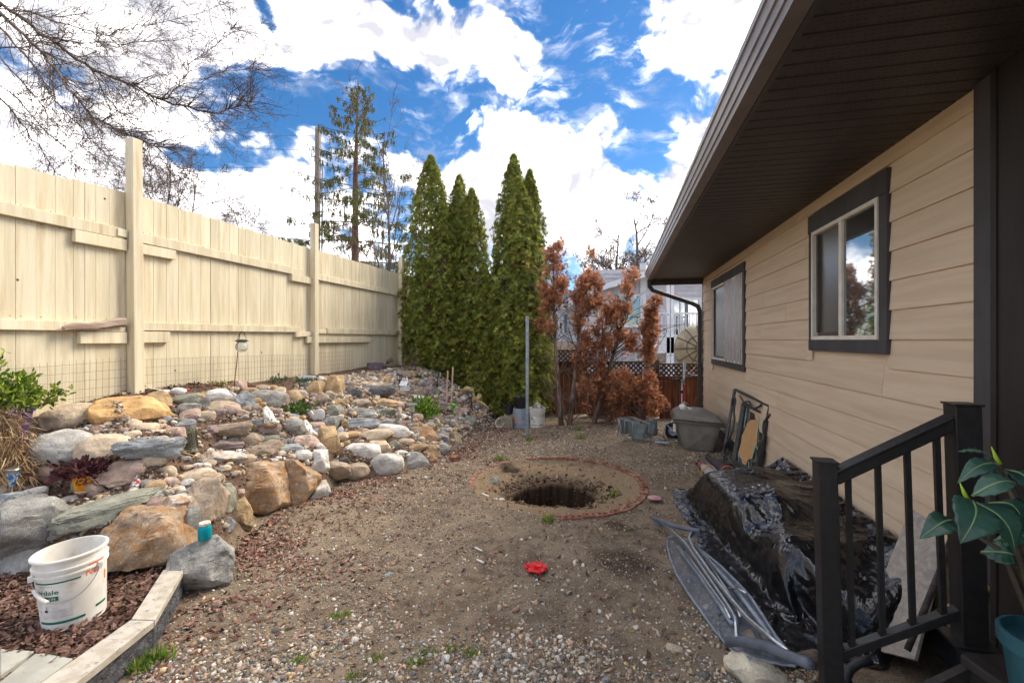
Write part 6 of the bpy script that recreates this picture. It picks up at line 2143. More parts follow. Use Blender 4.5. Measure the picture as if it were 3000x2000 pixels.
# purple-grey stone planter on its foot
p = P(1099, 1100, 8.6)
pl = thing('stone_planter', 'round purple-grey cast planter on a dark foot in front of the fence corner', 'planter', tuple(p))
M['cast'] = pmat('purple_cast_stone', lin(122, 112, 120), lin(104, 94, 102), 12, rough=.9, bump=.3, dirt=lin(160, 152, 158), dirt_scale=9, dirt_lo=.55, dirt_hi=.65, dirt_amt=.5)
mb = MB(); mb.lathe([(.001, .075), (.13, .075), (.150, .085), (.152, .235), (.148, .24), (.13, .24), (.128, .16), (.001, .15)], p, 32); mb.build('bowl', M['cast'], pl, smooth='auto')
mb = MB(); mb.lathe([(.001, -.02), (.075, -.02), (.085, .02), (.12, .074), (.001, .074)], p, 28); mb.build('foot', pmat('dark_foot', lin(74, 70, 74), lin(60, 57, 60), 10, rough=.9, bump=.2), pl, smooth='auto')

# weathered timbers edging the bed, and logs on them
M['old_wood'] = pmat('weathered_timber', lin(138, 120, 94), lin(104, 88, 68), 9, rough=.95, bump=.6, bscale=50, bdist=.006, vary=.12, stretch=(.6, .6, 3))
TIM = [((985, 1078), (1035, 1074), 9.2, .055, 'long weathered edging timber by the fence foot'), ((1040, 1072), (1078, 1070), 9.3, .06, 'dark weathered edging timber behind the purple planter'),
       ((1125, 1092), (1170, 1092), 8.9, .07, 'upper mossy edging timber behind the path light'), ((1122, 1106), (1172, 1106), 8.85, .07, 'lower mossy edging timber behind the path light'),
       ((1046, 1062), (1080, 1060), 9.45, .075, 'short log lying by the fence above the planter'), ((1072, 1056), (1105, 1056), 9.6, .06, 'grey split log leaning on the fence foot'),
       ((1122, 1064), (1150, 1052), 9.6, .07, 'broken log end tilted against the corner post')]
for (a, b2, Y, w_, lab) in TIM:
    mb = MB(); pa, pb = P(a[0], a[1], Y), P(b2[0], b2[1], Y + .05)
    n = 6
    mb.tube([pa.lerp(pb, k / n) + Vector((0, random.uniform(-.004, .004), random.uniform(-.004, .004))) for k in range(n + 1)], [w_ * random.uniform(.62, .70) for k in range(n + 1)], 6)
    tag(mb.build('timber', M['old_wood'], smooth='auto', recenter=True), lab, 'timber')
mb = MB(); pa, pb = T(392, 1130), T(490, 1118)
mb.beam(pa + Vector((0, 0, .015)), pb + Vector((0, 0, .02)), .08, .035)
tag(mb.build('plank', M['driftwood'], bevel=.004, recenter=True), 'short grey-pink plank lying at the fence foot right of the tall post'.replace('right of', 'beside'), 'plank')
# dead perennial stems by the corner
segs = []
rnd = random.Random(15)
b0 = P(1195, 1105, 9.0)
for k in range(34):
    grow(segs, b0 + Vector((rnd.gauss(0, .13), rnd.gauss(0, .1), -.05)), Vector((rnd.gauss(0, .35), rnd.gauss(0, .2), 1)), rnd.uniform(.25, .6), .005, 1, rnd, .01, .5, (1, 3), .5, 4, .12, .002)
tag(tubes('dead_perennial', segs, M['bark_red']), 'tangle of dead brown stems behind the white birdhouse', 'dead plant')
# curved driftwood root
dw = [P(1352, 1148, 8.5), P(1366, 1138, 8.5), P(1380, 1140, 8.5), P(1384, 1160, 8.45), P(1392, 1172, 8.4), P(1402, 1166, 8.4), P(1406, 1156, 8.45)]
mb = MB(); mb.tube(dw, [.035, .05, .055, .052, .05, .05, .045], 10)
mb.tube([P(1345, 1158, 8.45), P(1356, 1148, 8.5), P(1370, 1138, 8.5)], [.03, .035, .03], 8); mb.tube([P(1395, 1172, 8.4), P(1415, 1182, 8.3), P(1432, 1194, 8.3)], [.03, .025, .012], 8)
tag(mb.build('driftwood', pmat('mossy_driftwood', lin(178, 156, 116), lin(138, 112, 78), 9, rough=.9, bump=.5, bscale=40, bdist=.006), smooth=True), 'curved pale driftwood root lying at the top of the pebble slope', 'driftwood')
# black drip hose on the pebbles
mb = MB(); mb.tube([T(1262, 1243) + Vector((0, 0, .015)), T(1280, 1236) + Vector((0, 0, .03)), T(1298, 1222) + Vector((0, 0, .03)), T(1307, 1209) + Vector((0, 0, .02))], .012, 8)
tag(mb.build('hose', M['lamp_plastic'], smooth=True), 'short dark hose lying across the pebble slope', 'hose')
# straw-coloured dead stem across the middle terrace
mb = MB(); mb.tube([T(330, 1362) + Vector((0, 0, .02)), T(400, 1355) + Vector((0, -.03, .05)), T(460, 1340) + Vector((0, -.05, .07)), T(505, 1325) + Vector((0, -.05, .08)), T(540, 1335) + Vector((0, -.03, .04)), T(590, 1350) + Vector((0, 0, .03))], .006, 6)
tag(mb.build('straw_stalk', pmat('straw', lin(190, 150, 92), lin(160, 120, 70), 20, rough=.8), smooth=True), 'long straw-coloured dead stem lying over the middle terrace stones', 'stem')
# trowel with red handle and a white plastic strip on the upper bed
pa, pb = T(532, 1146), T(556, 1147)
mb = MB(); mb.tube([pa + Vector((0, 0, .02)), pb + Vector((0, 0, .02))], [.014, .011], 8)
tr_ = mb.build('hand_tool', pmat('red_handle', lin(206, 40, 48), rough=.4, bump=0), smooth=True, recenter=True)
tag(tr_, 'red handled hand tool lying on the upper bed', 'tool')
mb = MB(); mb.beam(T(438, 1142) + Vector((0, 0, .02)), T(472, 1147) + Vector((0, 0, .02)), .03, .004)
tag(mb.build('plastic_strip', M['white_plastic'], recenter=True), 'white plastic strip lying on the upper bed mulch', 'plastic strip')
# ------------------------------------------------------------------ back fence of dark cedar with lattice
M['cedar'] = pmat('stained_cedar', lin(140, 84, 48), lin(78, 44, 28), 4, lo=.3, hi=.7, rough=.75, bump=.4, bscale=34, bdist=.003, stretch=(5, 5, .5), vary=.2, dirt=lin(40, 26, 20), dirt_scale=2.2, dirt_lo=.48, dirt_hi=.68, dirt_amt=.8)
M['cedar_dark'] = pmat('old_cedar_rail', lin(104, 80, 62), lin(66, 46, 36), 8, rough=.9, bump=.4, bscale=50, stretch=(.6, 3, 3))
bf_ = thing('lattice_fence', 'dark stained cedar back fence with diagonal lattice top', 'fence', (1.8, 9.8, 0))
rnd = random.Random(12)
# (u0, u1, top v, lattice bottom v)
SECT = [(1540, 1722, 1024, 1060, 10.15), (1722, 1932, 1058, 1096, 9.85), (1932, 2078, 1064, 1104, 9.6)]
for (u0, u1, vt, vl, Y) in SECT:
    a, b2 = P(u0, 995, Y), P(u1, 995, Y - .02)
    zt = EYE - (vt - CY) / F * Y; zl = EYE - (vl - CY) / F * Y
    x = a.x
    while x < b2.x - .01:
        w_ = min(.14, b2.x - x)
        mb = MB(); mb.box((x + w_ / 2, Y + rnd.uniform(-.004, .004), (zl - .05) / 2), (w_ - .004, .018, zl + .05)); mb.build('board', M['cedar'], bf_)
        x += .14
    for (z0, z1, off) in ((zt - .035, zt, 0), (zl - .03, zl + .02, -.01)):
        mb = MB(); mb.box(((a.x + b2.x) / 2, Y + off, (z0 + z1) / 2), (b2.x - a.x, .085, z1 - z0)); mb.build('rail', M['cedar_dark'], bf_)
    mb = MB(); mb.box((b2.x - .05, Y + .01, zt / 2), (.09, .09, zt + .06)); mb.build('post', M['cedar_dark'], bf_)
    # lattice strips, each its own lath
    hh = zt - zl - .055
    zc0 = zl + .02
    step = .105
    for sgn, off in ((1, .012), (-1, -.004)):
        xx = a.x - hh
        while xx < b2.x + hh:
            p0, p1 = Vector((xx, Y + off, zc0)), Vector((xx + hh, Y + off, zc0 + hh))
            if sgn < 0: p0, p1 = Vector((xx + hh, Y + off, zc0)), Vector((xx, Y + off, zc0 + hh))
            lo_, hi_ = a.x + .01, b2.x - .1
            # clip to the panel
            def clip(p, q_):
                if p.x < lo_ and q_.x < lo_ or p.x > hi_ and q_.x > hi_: return None
                for lim, sg in ((lo_, 1), (hi_, -1)):
                    if sg * (p.x - lim) < 0: p = p.lerp(q_, (lim - p.x) / (q_.x - p.x))
                    if sg * (q_.x - lim) < 0: q_ = q_.lerp(p, (lim - q_.x) / (p.x - q_.x))
                return p, q_
            c_ = clip(p0, p1)
            if c_ and (c_[1] - c_[0]).length > .03:
                mb = MB(); mb.beam(c_[0], c_[1], .010, .034, up=(0, 1, 0) if False else (0, 0, 1))
                mb.build('lath', M['cedar_dark'], bf_)
            xx += step

# ------------------------------------------------------------------ perforated steel post
pb_ = T(1545, 1287); Y = pb_.y
mb = MB()
zt = EYE - (926 - CY) / F * Y
q = Matrix.Rotation(-.25, 3, 'Z')
wpost, n_h = .046, 74
# four faces; the two in sight have a row of punched holes
for k in range(4):
    Mk = q @ Matrix.Rotation(k * math.pi / 2, 3, 'Z')
    hgt = zt + .1
    st_ = hgt / n_h
    for i in range(n_h):
        z0 = -.1 + i * st_; zc = z0 + st_ / 2
        hw = wpost / 2; r_ = .0062
        o_ = [Vector((-hw, -hw, z0)), Vector((hw, -hw, z0)), Vector((hw, -hw, z0 + st_)), Vector((-hw, -hw, z0 + st_))]
        inn = [Vector((-r_, -hw, zc - r_)), Vector((r_, -hw, zc - r_)), Vector((r_, -hw, zc + r_)), Vector((-r_, -hw, zc + r_))]
        vs = [Vector((pb_.x, Y, 0)) + Mk @ p for p in o_ + inn]
        mb.add(vs, [(0, 1, 5, 4), (1, 2, 6, 5), (2, 3, 7, 6), (3, 0, 4, 7)])
mb.box((pb_.x, Y, zt / 2 - .06), (.030, .030, zt - .1), M=q)
po = mb.build('steel_post', M['grey_metal'])
tag(po, 'tall square perforated galvanised post standing in the dirt by the pails', 'post')

# ------------------------------------------------------------------ pails and pots by the cedars
gp = G(1525, 1249); gp.z = hz(gp.x, gp.y)
gpail, gfn = pail('pail', 'grey plastic pail standing upside down with orange stencil beside the steel post', gp, .140, .160, .35, pmat('grey_pail', lin(146, 160, 172), lin(130, 144, 156), 5, rough=.4, bump=0), flip=True)
g1 = gfn()
text_on('LON', .055, lambda x, y: g1(x - .085, y + .12), M['orange_ink'], 'lettering', gpail, sx=.8)
patch(g1, -.14, .0, .100, .112, M['orange_ink'], 'overspray', gpail); patch(g1, -.16, -.13, .16, .24, M['orange_ink'], 'overspray', gpail)
patch(g1, .03, .033, .14, .24, M['black_ink'], 'printed_band', gpail); patch(g1, .045, .075, .15, .23, pmat('faint_panel', lin(122, 138, 148), rough=.5, bump=0), 'printed_panel', gpail)
bpz = gp + Vector((0, 0, .352))
t_ = thing('flower_pot', 'round black plastic flower pot on top of the grey pail', 'pot', tuple(bpz))
mb = MB(); mb.lathe([(.001, 0), (.100, 0), (.108, .03), (.125, .17), (.138, .18), (.140, .212), (.132, .215), (.126, .19), (.10, .03), (.001, .025)], bpz, 32); mb.build('body', M['black_plastic'], t_, smooth='auto')
mb = MB()
for k in range(28):
    for sg in (-1, 1):
        pts = [bpz + Vector(((.113 + .012 * j / 4 + .001) * math.cos(k * .2244 + sg * j * .07), (.113 + .012 * j / 4 + .001) * math.sin(k * .2244 + sg * j * .07), .05 + .022 * j)) for j in range(5)]
        mb.tube(pts, .0022, 4, cap=False)
tag(mb.build('weave_relief', M['black_plastic'], t_), kind='stuff')
wp = G(1574, 1250); wp.z = hz(wp.x, wp.y)
wpl, wfn = pail('pail', 'white plastic pail heaped with stones beside the steel post', wp, .135, .152, .36, M['white_plastic'])
w1 = wfn()
for (x0, x1, y0, y1) in ((-.13, -.02, .225, .232), (.03, .15, .222, .229), (-.13, -.02, .040, .052), (.02, .12, .040, .052)):
    patch(w1, x0, x1, y0, y1, M['green_ink'], 'printed_band', wpl)
text_on('dale', .030, lambda x, y: w1(x - .125, y + .185), M['green_ink'], 'lettering', wpl); patch(w1, -.10, -.035, .08, .16, M['paper'], 'label', wpl)
patch(w1, -.13, -.09, .15, .175, M['green_ink'], 'printed_panel', wpl)
stz = wp + Vector((0, 0, .36))
for k in range(46):
    a_ = random.uniform(0, 6.28); r_ = random.uniform(0, .11) ; zz = .115 * (1 - r_ / .125) * random.uniform(.65, 1)
    s_ = random.uniform(.028, .046)
    o = rock_obj('pebble', random.choice('ra'), 'plain')
    o.location = stz + Vector((r_ * math.cos(a_), r_ * math.sin(a_), zz - .02)); o.scale = (s_ * 1.5, s_ * 1.2, s_); o.rotation_euler = (random.uniform(-.6, .6), random.uniform(-.6, .6), random.uniform(0, 6))
    o.color = lin(*random.choice(((190, 184, 172), (160, 158, 152), (204, 196, 182), (140, 138, 136))))
    tag(o, 'rounded stone heaped in the white pail beside the steel post', 'stone', 'stones heaped in the white pail')
p = P(1467, 1247, 8.55); p.z = hz(p.x, p.y) + .075
t_ = thing('tub', 'blue plastic tub with a white liner lying on its side', 'tub', (p.x, p.y, p.z - .08))
q = Matrix.Rotation(-.5, 3, 'Z') @ Matrix.Rotation(1.15, 3, 'X')
mb = MB(); mb.lathe([(.001, -.12), (.075, -.12), (.098, .03), (.104, .04), (.098, .044), (.09, .02), (.07, -.11), (.001, -.11)], p, 28, M=q); mb.build('body', pmat('blue_plastic', lin(24, 92, 186), lin(20, 76, 160), 8, rough=.35, bump=0), t_, smooth='auto')
mb = MB(); mb.lathe([(.098, .044), (.100, .048), (.080, .048), (.07, .03), (.055, -.06), (.001, -.06)], p, 28, M=q); mb.build('liner', pmat('dirty_liner', lin(206, 196, 174), lin(150, 136, 112), 20, rough=.6, bump=.1), t_, smooth='auto')
p = P(1484, 1232, 8.5); p.z = hz(p.x, p.y)
mb = MB(); mb.box(p + Vector((0, .05, .10)), (.235, .17, .205), rz=-.05)
tag(mb.build('concrete_block', pmat('split_concrete', lin(156, 146, 126), lin(128, 120, 104), 24, rough=.95, bump=1.0, bscale=60, bdist=.012), bevel=.006, recenter=True), 'rough grey concrete block between the blue tub and grey pail', 'block')
p = P(1489, 1214, 8.75) ; p.z = .22
t_ = thing('nursery_pot', 'tilted dark nursery pot behind the concrete block', 'pot', tuple(p))
mb = MB(); mb.lathe([(.001, 0), (.065, 0), (.083, .17), (.09, .172), (.09, .2), (.08, .2), (.06, .02), (.001, .02)], p, 24, M=Matrix.Rotation(.12, 3, 'Y')); mb.build('body', M['black_plastic'], t_, smooth='auto')
mb = MB(); mb.box((p.x + .02, p.y + .05, .11), (.2, .16, .22)); tag(mb.build('concrete_block', M['curb_cap'], bevel=.005, recenter=True), 'pale concrete block under the tilted dark nursery pot', 'block')

# ------------------------------------------------------------------ tumbled wire shelf frames
M['frame_grey'] = pmat('grey_painted_rod', lin(146, 154, 166), lin(122, 130, 142), 20, rough=.4, metal=.3, bump=0)
M['mesh_fabric'] = pmat('grey_panel_cloth', lin(126, 134, 132), lin(108, 116, 114), 9, rough=.8, bump=.3, bscale=300, bdist=.001, dirt=lin(98, 96, 86), dirt_scale=5, dirt_lo=.55, dirt_hi=.7, dirt_amt=.5)
sh = thing('shelf_frame', 'collapsed grey rod shelf frame with fabric panels tumbled on the dirt', 'shelf frame', tuple(G(1870, 1285)))
c2 = lambda x, y, Y: P(1750 + x * .2551, 1050 + y * .2551, Y)
def rods(pts, name='rod'):
    mb_ = MB(); mb_.tube(pts, .0075, 6); mb_.build(name, M['frame_grey'], sh, smooth=True)
# points read in the photo at their distances
Yn, Yf = 7.35, 7.85
rods([c2(238, 690, Yf), c2(400, 672, Yf + .2), c2(605, 750, Yn)]); rods([c2(310, 705, Yn), c2(405, 735, Yn), c2(600, 760, Yn)])
rods([c2(235, 860, Yf), c2(400, 935, Yn), c2(585, 940, Yn)]); rods([c2(240, 685, Yf), c2(238, 860, Yf)]); rods([c2(245, 700, Yf), c2(290, 870, Yf - .1)])
rods([c2(315, 705, Yn), c2(318, 880, Yn)]); rods([c2(405, 735, Yn - .05), c2(398, 935, Yn - .05)]); rods([c2(588, 760, Yn), c2(585, 940, Yn)])
rods([c2(560, 662, Yf), c2(690, 705, Yf)]); rods([c2(690, 705, Yf), c2(686, 890, Yf)]); rods([c2(575, 665, Yf), c2(578, 720, Yf)]); rods([c2(655, 760, Yn + .1), c2(605, 925, Yn + .1)])
rods([c2(585, 940, Yn), c2(770, 945, Yn)]); rods([c2(783, 712, 7.5), c2(770, 945, 7.4)]); rods([c2(785, 745, 7.5), c2(925, 890, 7.3)]); rods([c2(540, 900, Yn), c2(640, 955, Yn - .1)]); rods([c2(690, 895, Yf), c2(770, 940, Yn)])
def panel(pts, name='panel'):
    mb_ = MB(); a_, b_, c_, d_ = pts
    mb_.grid(lambda p_, q_: a_.lerp(b_, p_).lerp(d_.lerp(c_, p_), q_) + Vector((0, .012 * math.sin(p_ * 7) * math.sin(q_ * 3), 0)), 8, 8)
    mb_.build(name, M['mesh_fabric'], sh, smooth=True, solid=.004)
panel([c2(248, 700, Yf), c2(370, 690, Yf + .1), c2(365, 860, Yf + .1), c2(270, 865, Yf)])
panel([c2(360, 712, Yn + .2), c2(505, 712, Yn + .2), c2(500, 895, Yn + .2), c2(360, 890, Yn + .2)])
panel([c2(410, 740, Yn - .04), c2(583, 765, Yn - .02), c2(535, 945, Yn - .1), c2(405, 938, Yn - .06)])
panel([c2(548, 705, Yf), c2(690, 710, Yf), c2(684, 890, Yf), c2(560, 880, Yf)])
mb = MB(); mb.tube([c2(665, 960, 7.15), c2(822, 972, 7.05)], .018, 10)
tag(mb.build('pipe_offcut', M['frame_grey'], smooth='auto', recenter=True), 'short grey tube lying in front of the tumbled shelf frame', 'tube')
mb = MB(); pa = c2(690, 885, 8.1); mb.tube([pa, c2(730, 885, 8.0), c2(765, 900, 7.9)], [.05, .04, .015], 10)
tag(mb.build('orange_cone', pmat('orange_clay', lin(206, 118, 86), lin(180, 96, 70), 12, rough=.7), smooth=True, recenter=True), 'orange clay piece lying behind the shelf frame', 'clay piece')

# ------------------------------------------------------------------ deck box, hand truck
M['box_grey'] = pmat('taupe_plastic', lin(112, 106, 96), lin(98, 92, 83), 5, rough=.5, bump=.1, bscale=200, dirt=lin(136, 126, 108), dirt_scale=4, dirt_lo=.55, dirt_hi=.72, dirt_amt=.4)
M['hand_red'] = pmat('red_paint', lin(196, 34, 44), rough=.4, bump=0)
bx = thing('storage_tote', 'large taupe plastic storage tote with domed lid beside the house wall', 'tote', (2.75, 7.0, 0))
# base corners on the ground and top corners above, read from the photo
b0 = [Vector((2.58, 6.82, -.02)), Vector((2.93, 6.62, -.02)), Vector((3.08, 7.32, -.02)), Vector((2.75, 7.52, -.02))]
t0 = [Vector((2.50, 6.95, .44)), Vector((3.02, 6.52, .44)), Vector((3.17, 7.38, .44)), Vector((2.70, 7.66, .44))]
mb = MB(); mb.add(b0 + t0, [(3, 2, 1, 0), (0, 1, 5, 4), (1, 2, 6, 5), (2, 3, 7, 6), (3, 0, 4, 7), (4, 5, 6, 7)]); mb.build('body', M['box_grey'], bx, bevel=.05)
cen = sum(t0, Vector()) / 4
def inset(k, z): return [cen + (p - cen) * k + Vector((0, 0, z)) for p in t0]
mb = MB(); l0, l1, l2, l3 = inset(1.06, -.035), inset(1.08, .02), inset(.98, .065), inset(.72, .125)
vs = l0 + l1 + l2 + l3
fs = [(3, 2, 1, 0)]
for k in range(3):
    for j in range(4):
        fs.append((k * 4 + j, k * 4 + (j + 1) % 4, k * 4 + 4 + (j + 1) % 4, k * 4 + 4 + j))
fs.append((12, 13, 14, 15))
mb.add(vs, fs); mb.build('lid', M['box_grey'], bx, bevel=.028)
for (k, z) in ((1.115, -.03), (1.10, .012)):
    l = inset(k, z)
    mb = MB(); mb.tube(l + [l[0]], .011, 8); mb.build('rim', M['box_grey'], bx, smooth=True)
mb = MB()
fc = (t0[0] + t0[1]) / 2
mb.box(t0[0].lerp(t0[3], -.02) + Vector((.0, .05, -.14)), (.012, .055, .13), rz=.35); mb.build('sticker', M['paper'], bx)
# white hose nozzle with strap on the lid
p = cen + Vector((-.16, .02, .14))
nz = thing('respirator_mask', 'white cup-shaped plastic item with a loose strap on the tote lid', 'plastic item', tuple(p))
mb = MB(); mb.lathe([(.001, .06), (.04, .055), (.066, .02), (.070, -.02), (.066, -.03)], p, 18, M=Matrix.Rotation(.9, 3, 'Y') @ Matrix.Rotation(.4, 3, 'X')); mb.build('cup', M['white_plastic'], nz, smooth=True)
mb = MB(); mb.tube([p + Vector((.05, 0, -.01)), p + Vector((.10, -.02, -.02)), p + Vector((.15, .0, -.035))], [.035, .03, .018], 10); mb.build('spout', M['white_plastic'], nz, smooth=True)
mb = MB(); mb.tube([p + Vector((-.04, 0, .03)), p + Vector((.03, .03, .09)), p + Vector((.10, .04, .05))], .008, 6); mb.build('strap', M['white_plastic'], nz, smooth=True)
mb = MB(); mb.tube([p + Vector((.16, .0, -.03)), p + Vector((.25, .02, -.015)), p + Vector((.34, .01, -.05))], .006, 6); mb.build('tail', M['white_plastic'], nz, smooth=True)

ht = thing('hand_truck', 'silver and red two-wheeled hand truck standing behind the tote', 'hand truck', (2.75, 8.1, 0))
Yh = 8.05
h1 = lambda x, y, Y=Yh: c2(x, y, Y)
for (x0, x1, m_) in ((968, 975, 'chrome'), (992, 1000, 'chrome')):
    mb = MB(); a, b2 = h1(x0, 640), h1(x1, 270); a.z = .15
    mb.tube([a, b2], .014, 8); mb.build('upright', M['chrome'], ht, smooth=True)
mb = MB(); a, b2 = h1(984, 640), h1(996, 300); a.z = .15; mb.beam(a + Vector((0, -.016, 0)), b2 + Vector((0, -.016, 0)), .02, .012); mb.build('red_strip', M['hand_red'], ht)
mb = MB(); mb.tube([h1(985, 330), h1(988, 230), h1(990, 90), h1(996, 40), h1(1003, 28), h1(1010, 42), h1(1008, 110), h1(1000, 220), h1(996, 280)], .015, 10); mb.build('loop_handle', M['chrome'], ht, smooth=True)
mb = MB(); mb.tube([h1(860, 240), h1(955, 247)], .021, 10); mb.build('grip', M['black_plastic'], ht, smooth=True)
mb = MB(); mb.tube([h1(950, 247), h1(985, 262)], .014, 8); mb.build('grip_bracket', M['chrome'], ht)
for y_ in (380, 550):
    mb = MB(); mb.box(h1(965, y_), (.05, .06, .045)); mb.build('bracket', M['black_plastic'], ht, bevel=.005)
mb = MB(); mb.tube([h1(905, 640, 7.95), h1(860, 720, 7.8), h1(835, 790, 7.75)], .016, 8); mb.tube([h1(965, 600), h1(905, 640, 7.95)], .016, 8); mb.build('lower_frame', M['chrome'], ht, smooth=True)
c = h1(868, 848, 7.65); c.z = .125
q = Matrix.Rotation(1.25, 3, 'Z') @ Matrix.Rotation(math.pi / 2, 3, 'Y')
wh = bpy.data.objects.new('wheel', None); COL.objects.link(wh); wh.parent = ht; wh.location = c - Vector(ht.location)
mb = MB(); mb.lathe([(.075, -.03), (.115, -.034), (.135, -.02), (.138, 0), (.135, .02), (.115, .034), (.075, .03)], c, 28, M=q); mb.build('tyre', pmat('rubber', (.012, .012, .013, 1), (.02, .02, .02, 1), 30, rough=.8, bump=.2), wh, smooth=True)
mb = MB(); mb.lathe([(.078, -.028), (.06, -.02), (.03, -.03), (.001, -.034)], c, 24, M=q); mb.lathe([(.078, .028), (.06, .02), (.03, .03), (.001, .034)], c, 24, M=q); mb.build('rim', M['grey_metal'], wh, smooth=True)

# loose white cable at the corner post
mb = MB(); mb.tube([P(2015, 1098, 9.0), P(2022, 1090, 8.95), P(2035, 1078, 8.95), P(2036, 1074, 8.95)], .005, 5); mb.tube([P(2016, 1092, 9.0), P(2030, 1098, 8.95), P(2050, 1098, 8.85)], .005, 5)
tag(mb.build('cable', M['white_plastic'], smooth=True), 'loose white cable sticking out by the downspout', 'cable')

# ------------------------------------------------------------------ broken patio table leaning on the wall
M['cast_grey'] = pmat('dark_grey_cast_metal', lin(86, 86, 84), lin(68, 68, 67), 12, rough=.5, metal=.3, bump=.1)
TB = [c2(1580, 355, 6.15), c2(1985, 545, 5.0), c2(1820, 1340, 5.1), c2(1440, 1170, 5.95)]      # tl, tr, br, bl
tb = thing('broken_table', 'upended dark grey patio table frame with shattered glass leaning on the siding', 'table', tuple((TB[2] + TB[3]) / 2))
def tq(x, y, o=0.0):
    """point on the table plane, x 0..1 from far to near, y 0..1 from bottom to top"""
    p_ = TB[3].lerp(TB[2], x).lerp(TB[0].lerp(TB[1], x), y)
    return p_ + TBN * o
TBN = (TB[1] - TB[0]).cross(TB[3] - TB[0]).normalized()
if TBN.x > 0: TBN = -TBN
for (a, b2) in (((0, 0), (0, 1)), ((0, 1), (1, 1)), ((1, 1), (1, 0)), ((1, 0), (0, 0))):
    mb = MB(); mb.beam(tq(*a), tq(*b2), .032, .028); mb.build('leg_frame', M['cast_grey'], tb, bevel=.003)
for pts in ([(.03, .78), (.02, .85), (.06, .90), (.13, .86), (.13, .78), (.15, .68), (.20, .60), (.20, .48), (.17, .38), (.10, .28), (.04, .22), (.02, .14), (.07, .08), (.14, .10), (.16, .18)],
            [(.18, .06), (.14, .03), (.22, -.01), (.36, .02), (.50, .0), (.64, .04), (.76, .0), (.85, .05)], [(.25, .95), (.38, .90), (.52, .93), (.66, .88), (.80, .93), (.84, .97)],
            [(1.08, .9), (1.02, .82), (.98, .74), (1.0, .64), (1.05, .54), (1.0, .42), (.97, .3), (1.02, .2)]):
    mb = MB(); pp_ = [tq(x, y, .02) for x, y in pts]
    sm = []
    for i in range(len(pp_) - 1):
        for k in range(4):
            a_, b_ = pp_[max(i - 1, 0)], pp_[i]; c_, d_ = pp_[i + 1], pp_[min(i + 2, len(pp_) - 1)]
            t2 = k / 4
            sm.append(.5 * ((2 * b_) + (c_ - a_) * t2 + (2 * a_ - 5 * b_ + 4 * c_ - d_) * t2 ** 2 + (3 * b_ - a_ - 3 * c_ + d_) * t2 ** 3))
    sm.append(pp_[-1])
    mb.tube(sm, .013, 6); mb.build('scroll', M['cast_grey'], tb, smooth=True)
# inner top: frame, broken mirror-dark glass, tan board behind the hole
IX0, IX1, IY0, IY1 = .25, .96, .05, .86
for (a, b2) in (((IX0, IY0), (IX0, IY1)), ((IX0, IY1), (IX1, IY1)), ((IX1, IY1), (IX1, IY0)), ((IX1, IY0), (IX0, IY0))):
    mb = MB(); mb.beam(tq(*a, -.04), tq(*b2, -.04), .05, .03); mb.build('table_rim', M['cast_grey'], tb, bevel=.004)
M['mirror'] = pane_mat('smoked_table_glass', (.03, .04, .04, 1), .45, .03)
ip = lambda x, y, o: tq(IX0 + (IX1 - IX0) * x, IY0 + (IY1 - IY0) * y, o)
mb = MB(); mb.prism([ip(.02, .02, -.06), ip(.98, .02, -.06), ip(.98, .98, -.06), ip(.02, .98, -.06)], TBN * -.006)
mb.build('glass_back', M['mirror'], tb)
HOLE_ = [(.36, .0), (.30, .08), (.16, .12), (.10, .18), (.14, .34), (.12, .46), (.20, .58), (.24, .70), (.34, .78), (.58, .84), (.66, .74), (.68, .60), (.72, .44), (.66, .30), (.66, .17), (.52, .13), (.46, .0)]
mb = MB(); mb.prism([ip(x, y, -.045) for x, y in HOLE_], TBN * -.008)
mb.build('tan_board', pmat('tan_hardboard', lin(206, 162, 112), lin(192, 146, 98), 40, rough=.85, bump=.2, bscale=300), tb)
M['shard'] = clear_mat('glass_edge', (.55, .72, .68, 1), .15, .4)
for (a, b2) in (((.16, .60), (.12, .96)), ((.70, .46), (.64, .93)), ((.70, .44), (.66, .18)), ((.10, .16), (.18, .04)), ((.52, .12), (.62, .0)), ((.72, .40), (.95, .30)), ((.86, .18), (.96, .12))):
    mb = MB(); mb.beam(ip(*a, -.045), ip(*b2, -.045), .006, .010); mb.build('shard_edge', M['shard'], tb)
# wire fencing panel behind it
mb = MB()
wa, wb = c2(1355, 1060, 6.35), c2(1640, 890, 5.9)
wc, wd2 = c2(1460, 665, 6.5), c2(1620, 740, 6.2)
for k in range(26):
    q_ = k / 25; mb.tube([wa.lerp(wc, q_), (wb).lerp(wd2, q_)], .0018, 4, cap=False)
for k in range(9):
    q_ = k / 8; mb.tube([wa.lerp(wb, q_), wc.lerp(wd2, q_)], .0018, 4, cap=False)
tag(mb.build('wire_fencing', M['wire']), 'panel of wire fencing leaning on the wall behind the broken table', 'wire panel')

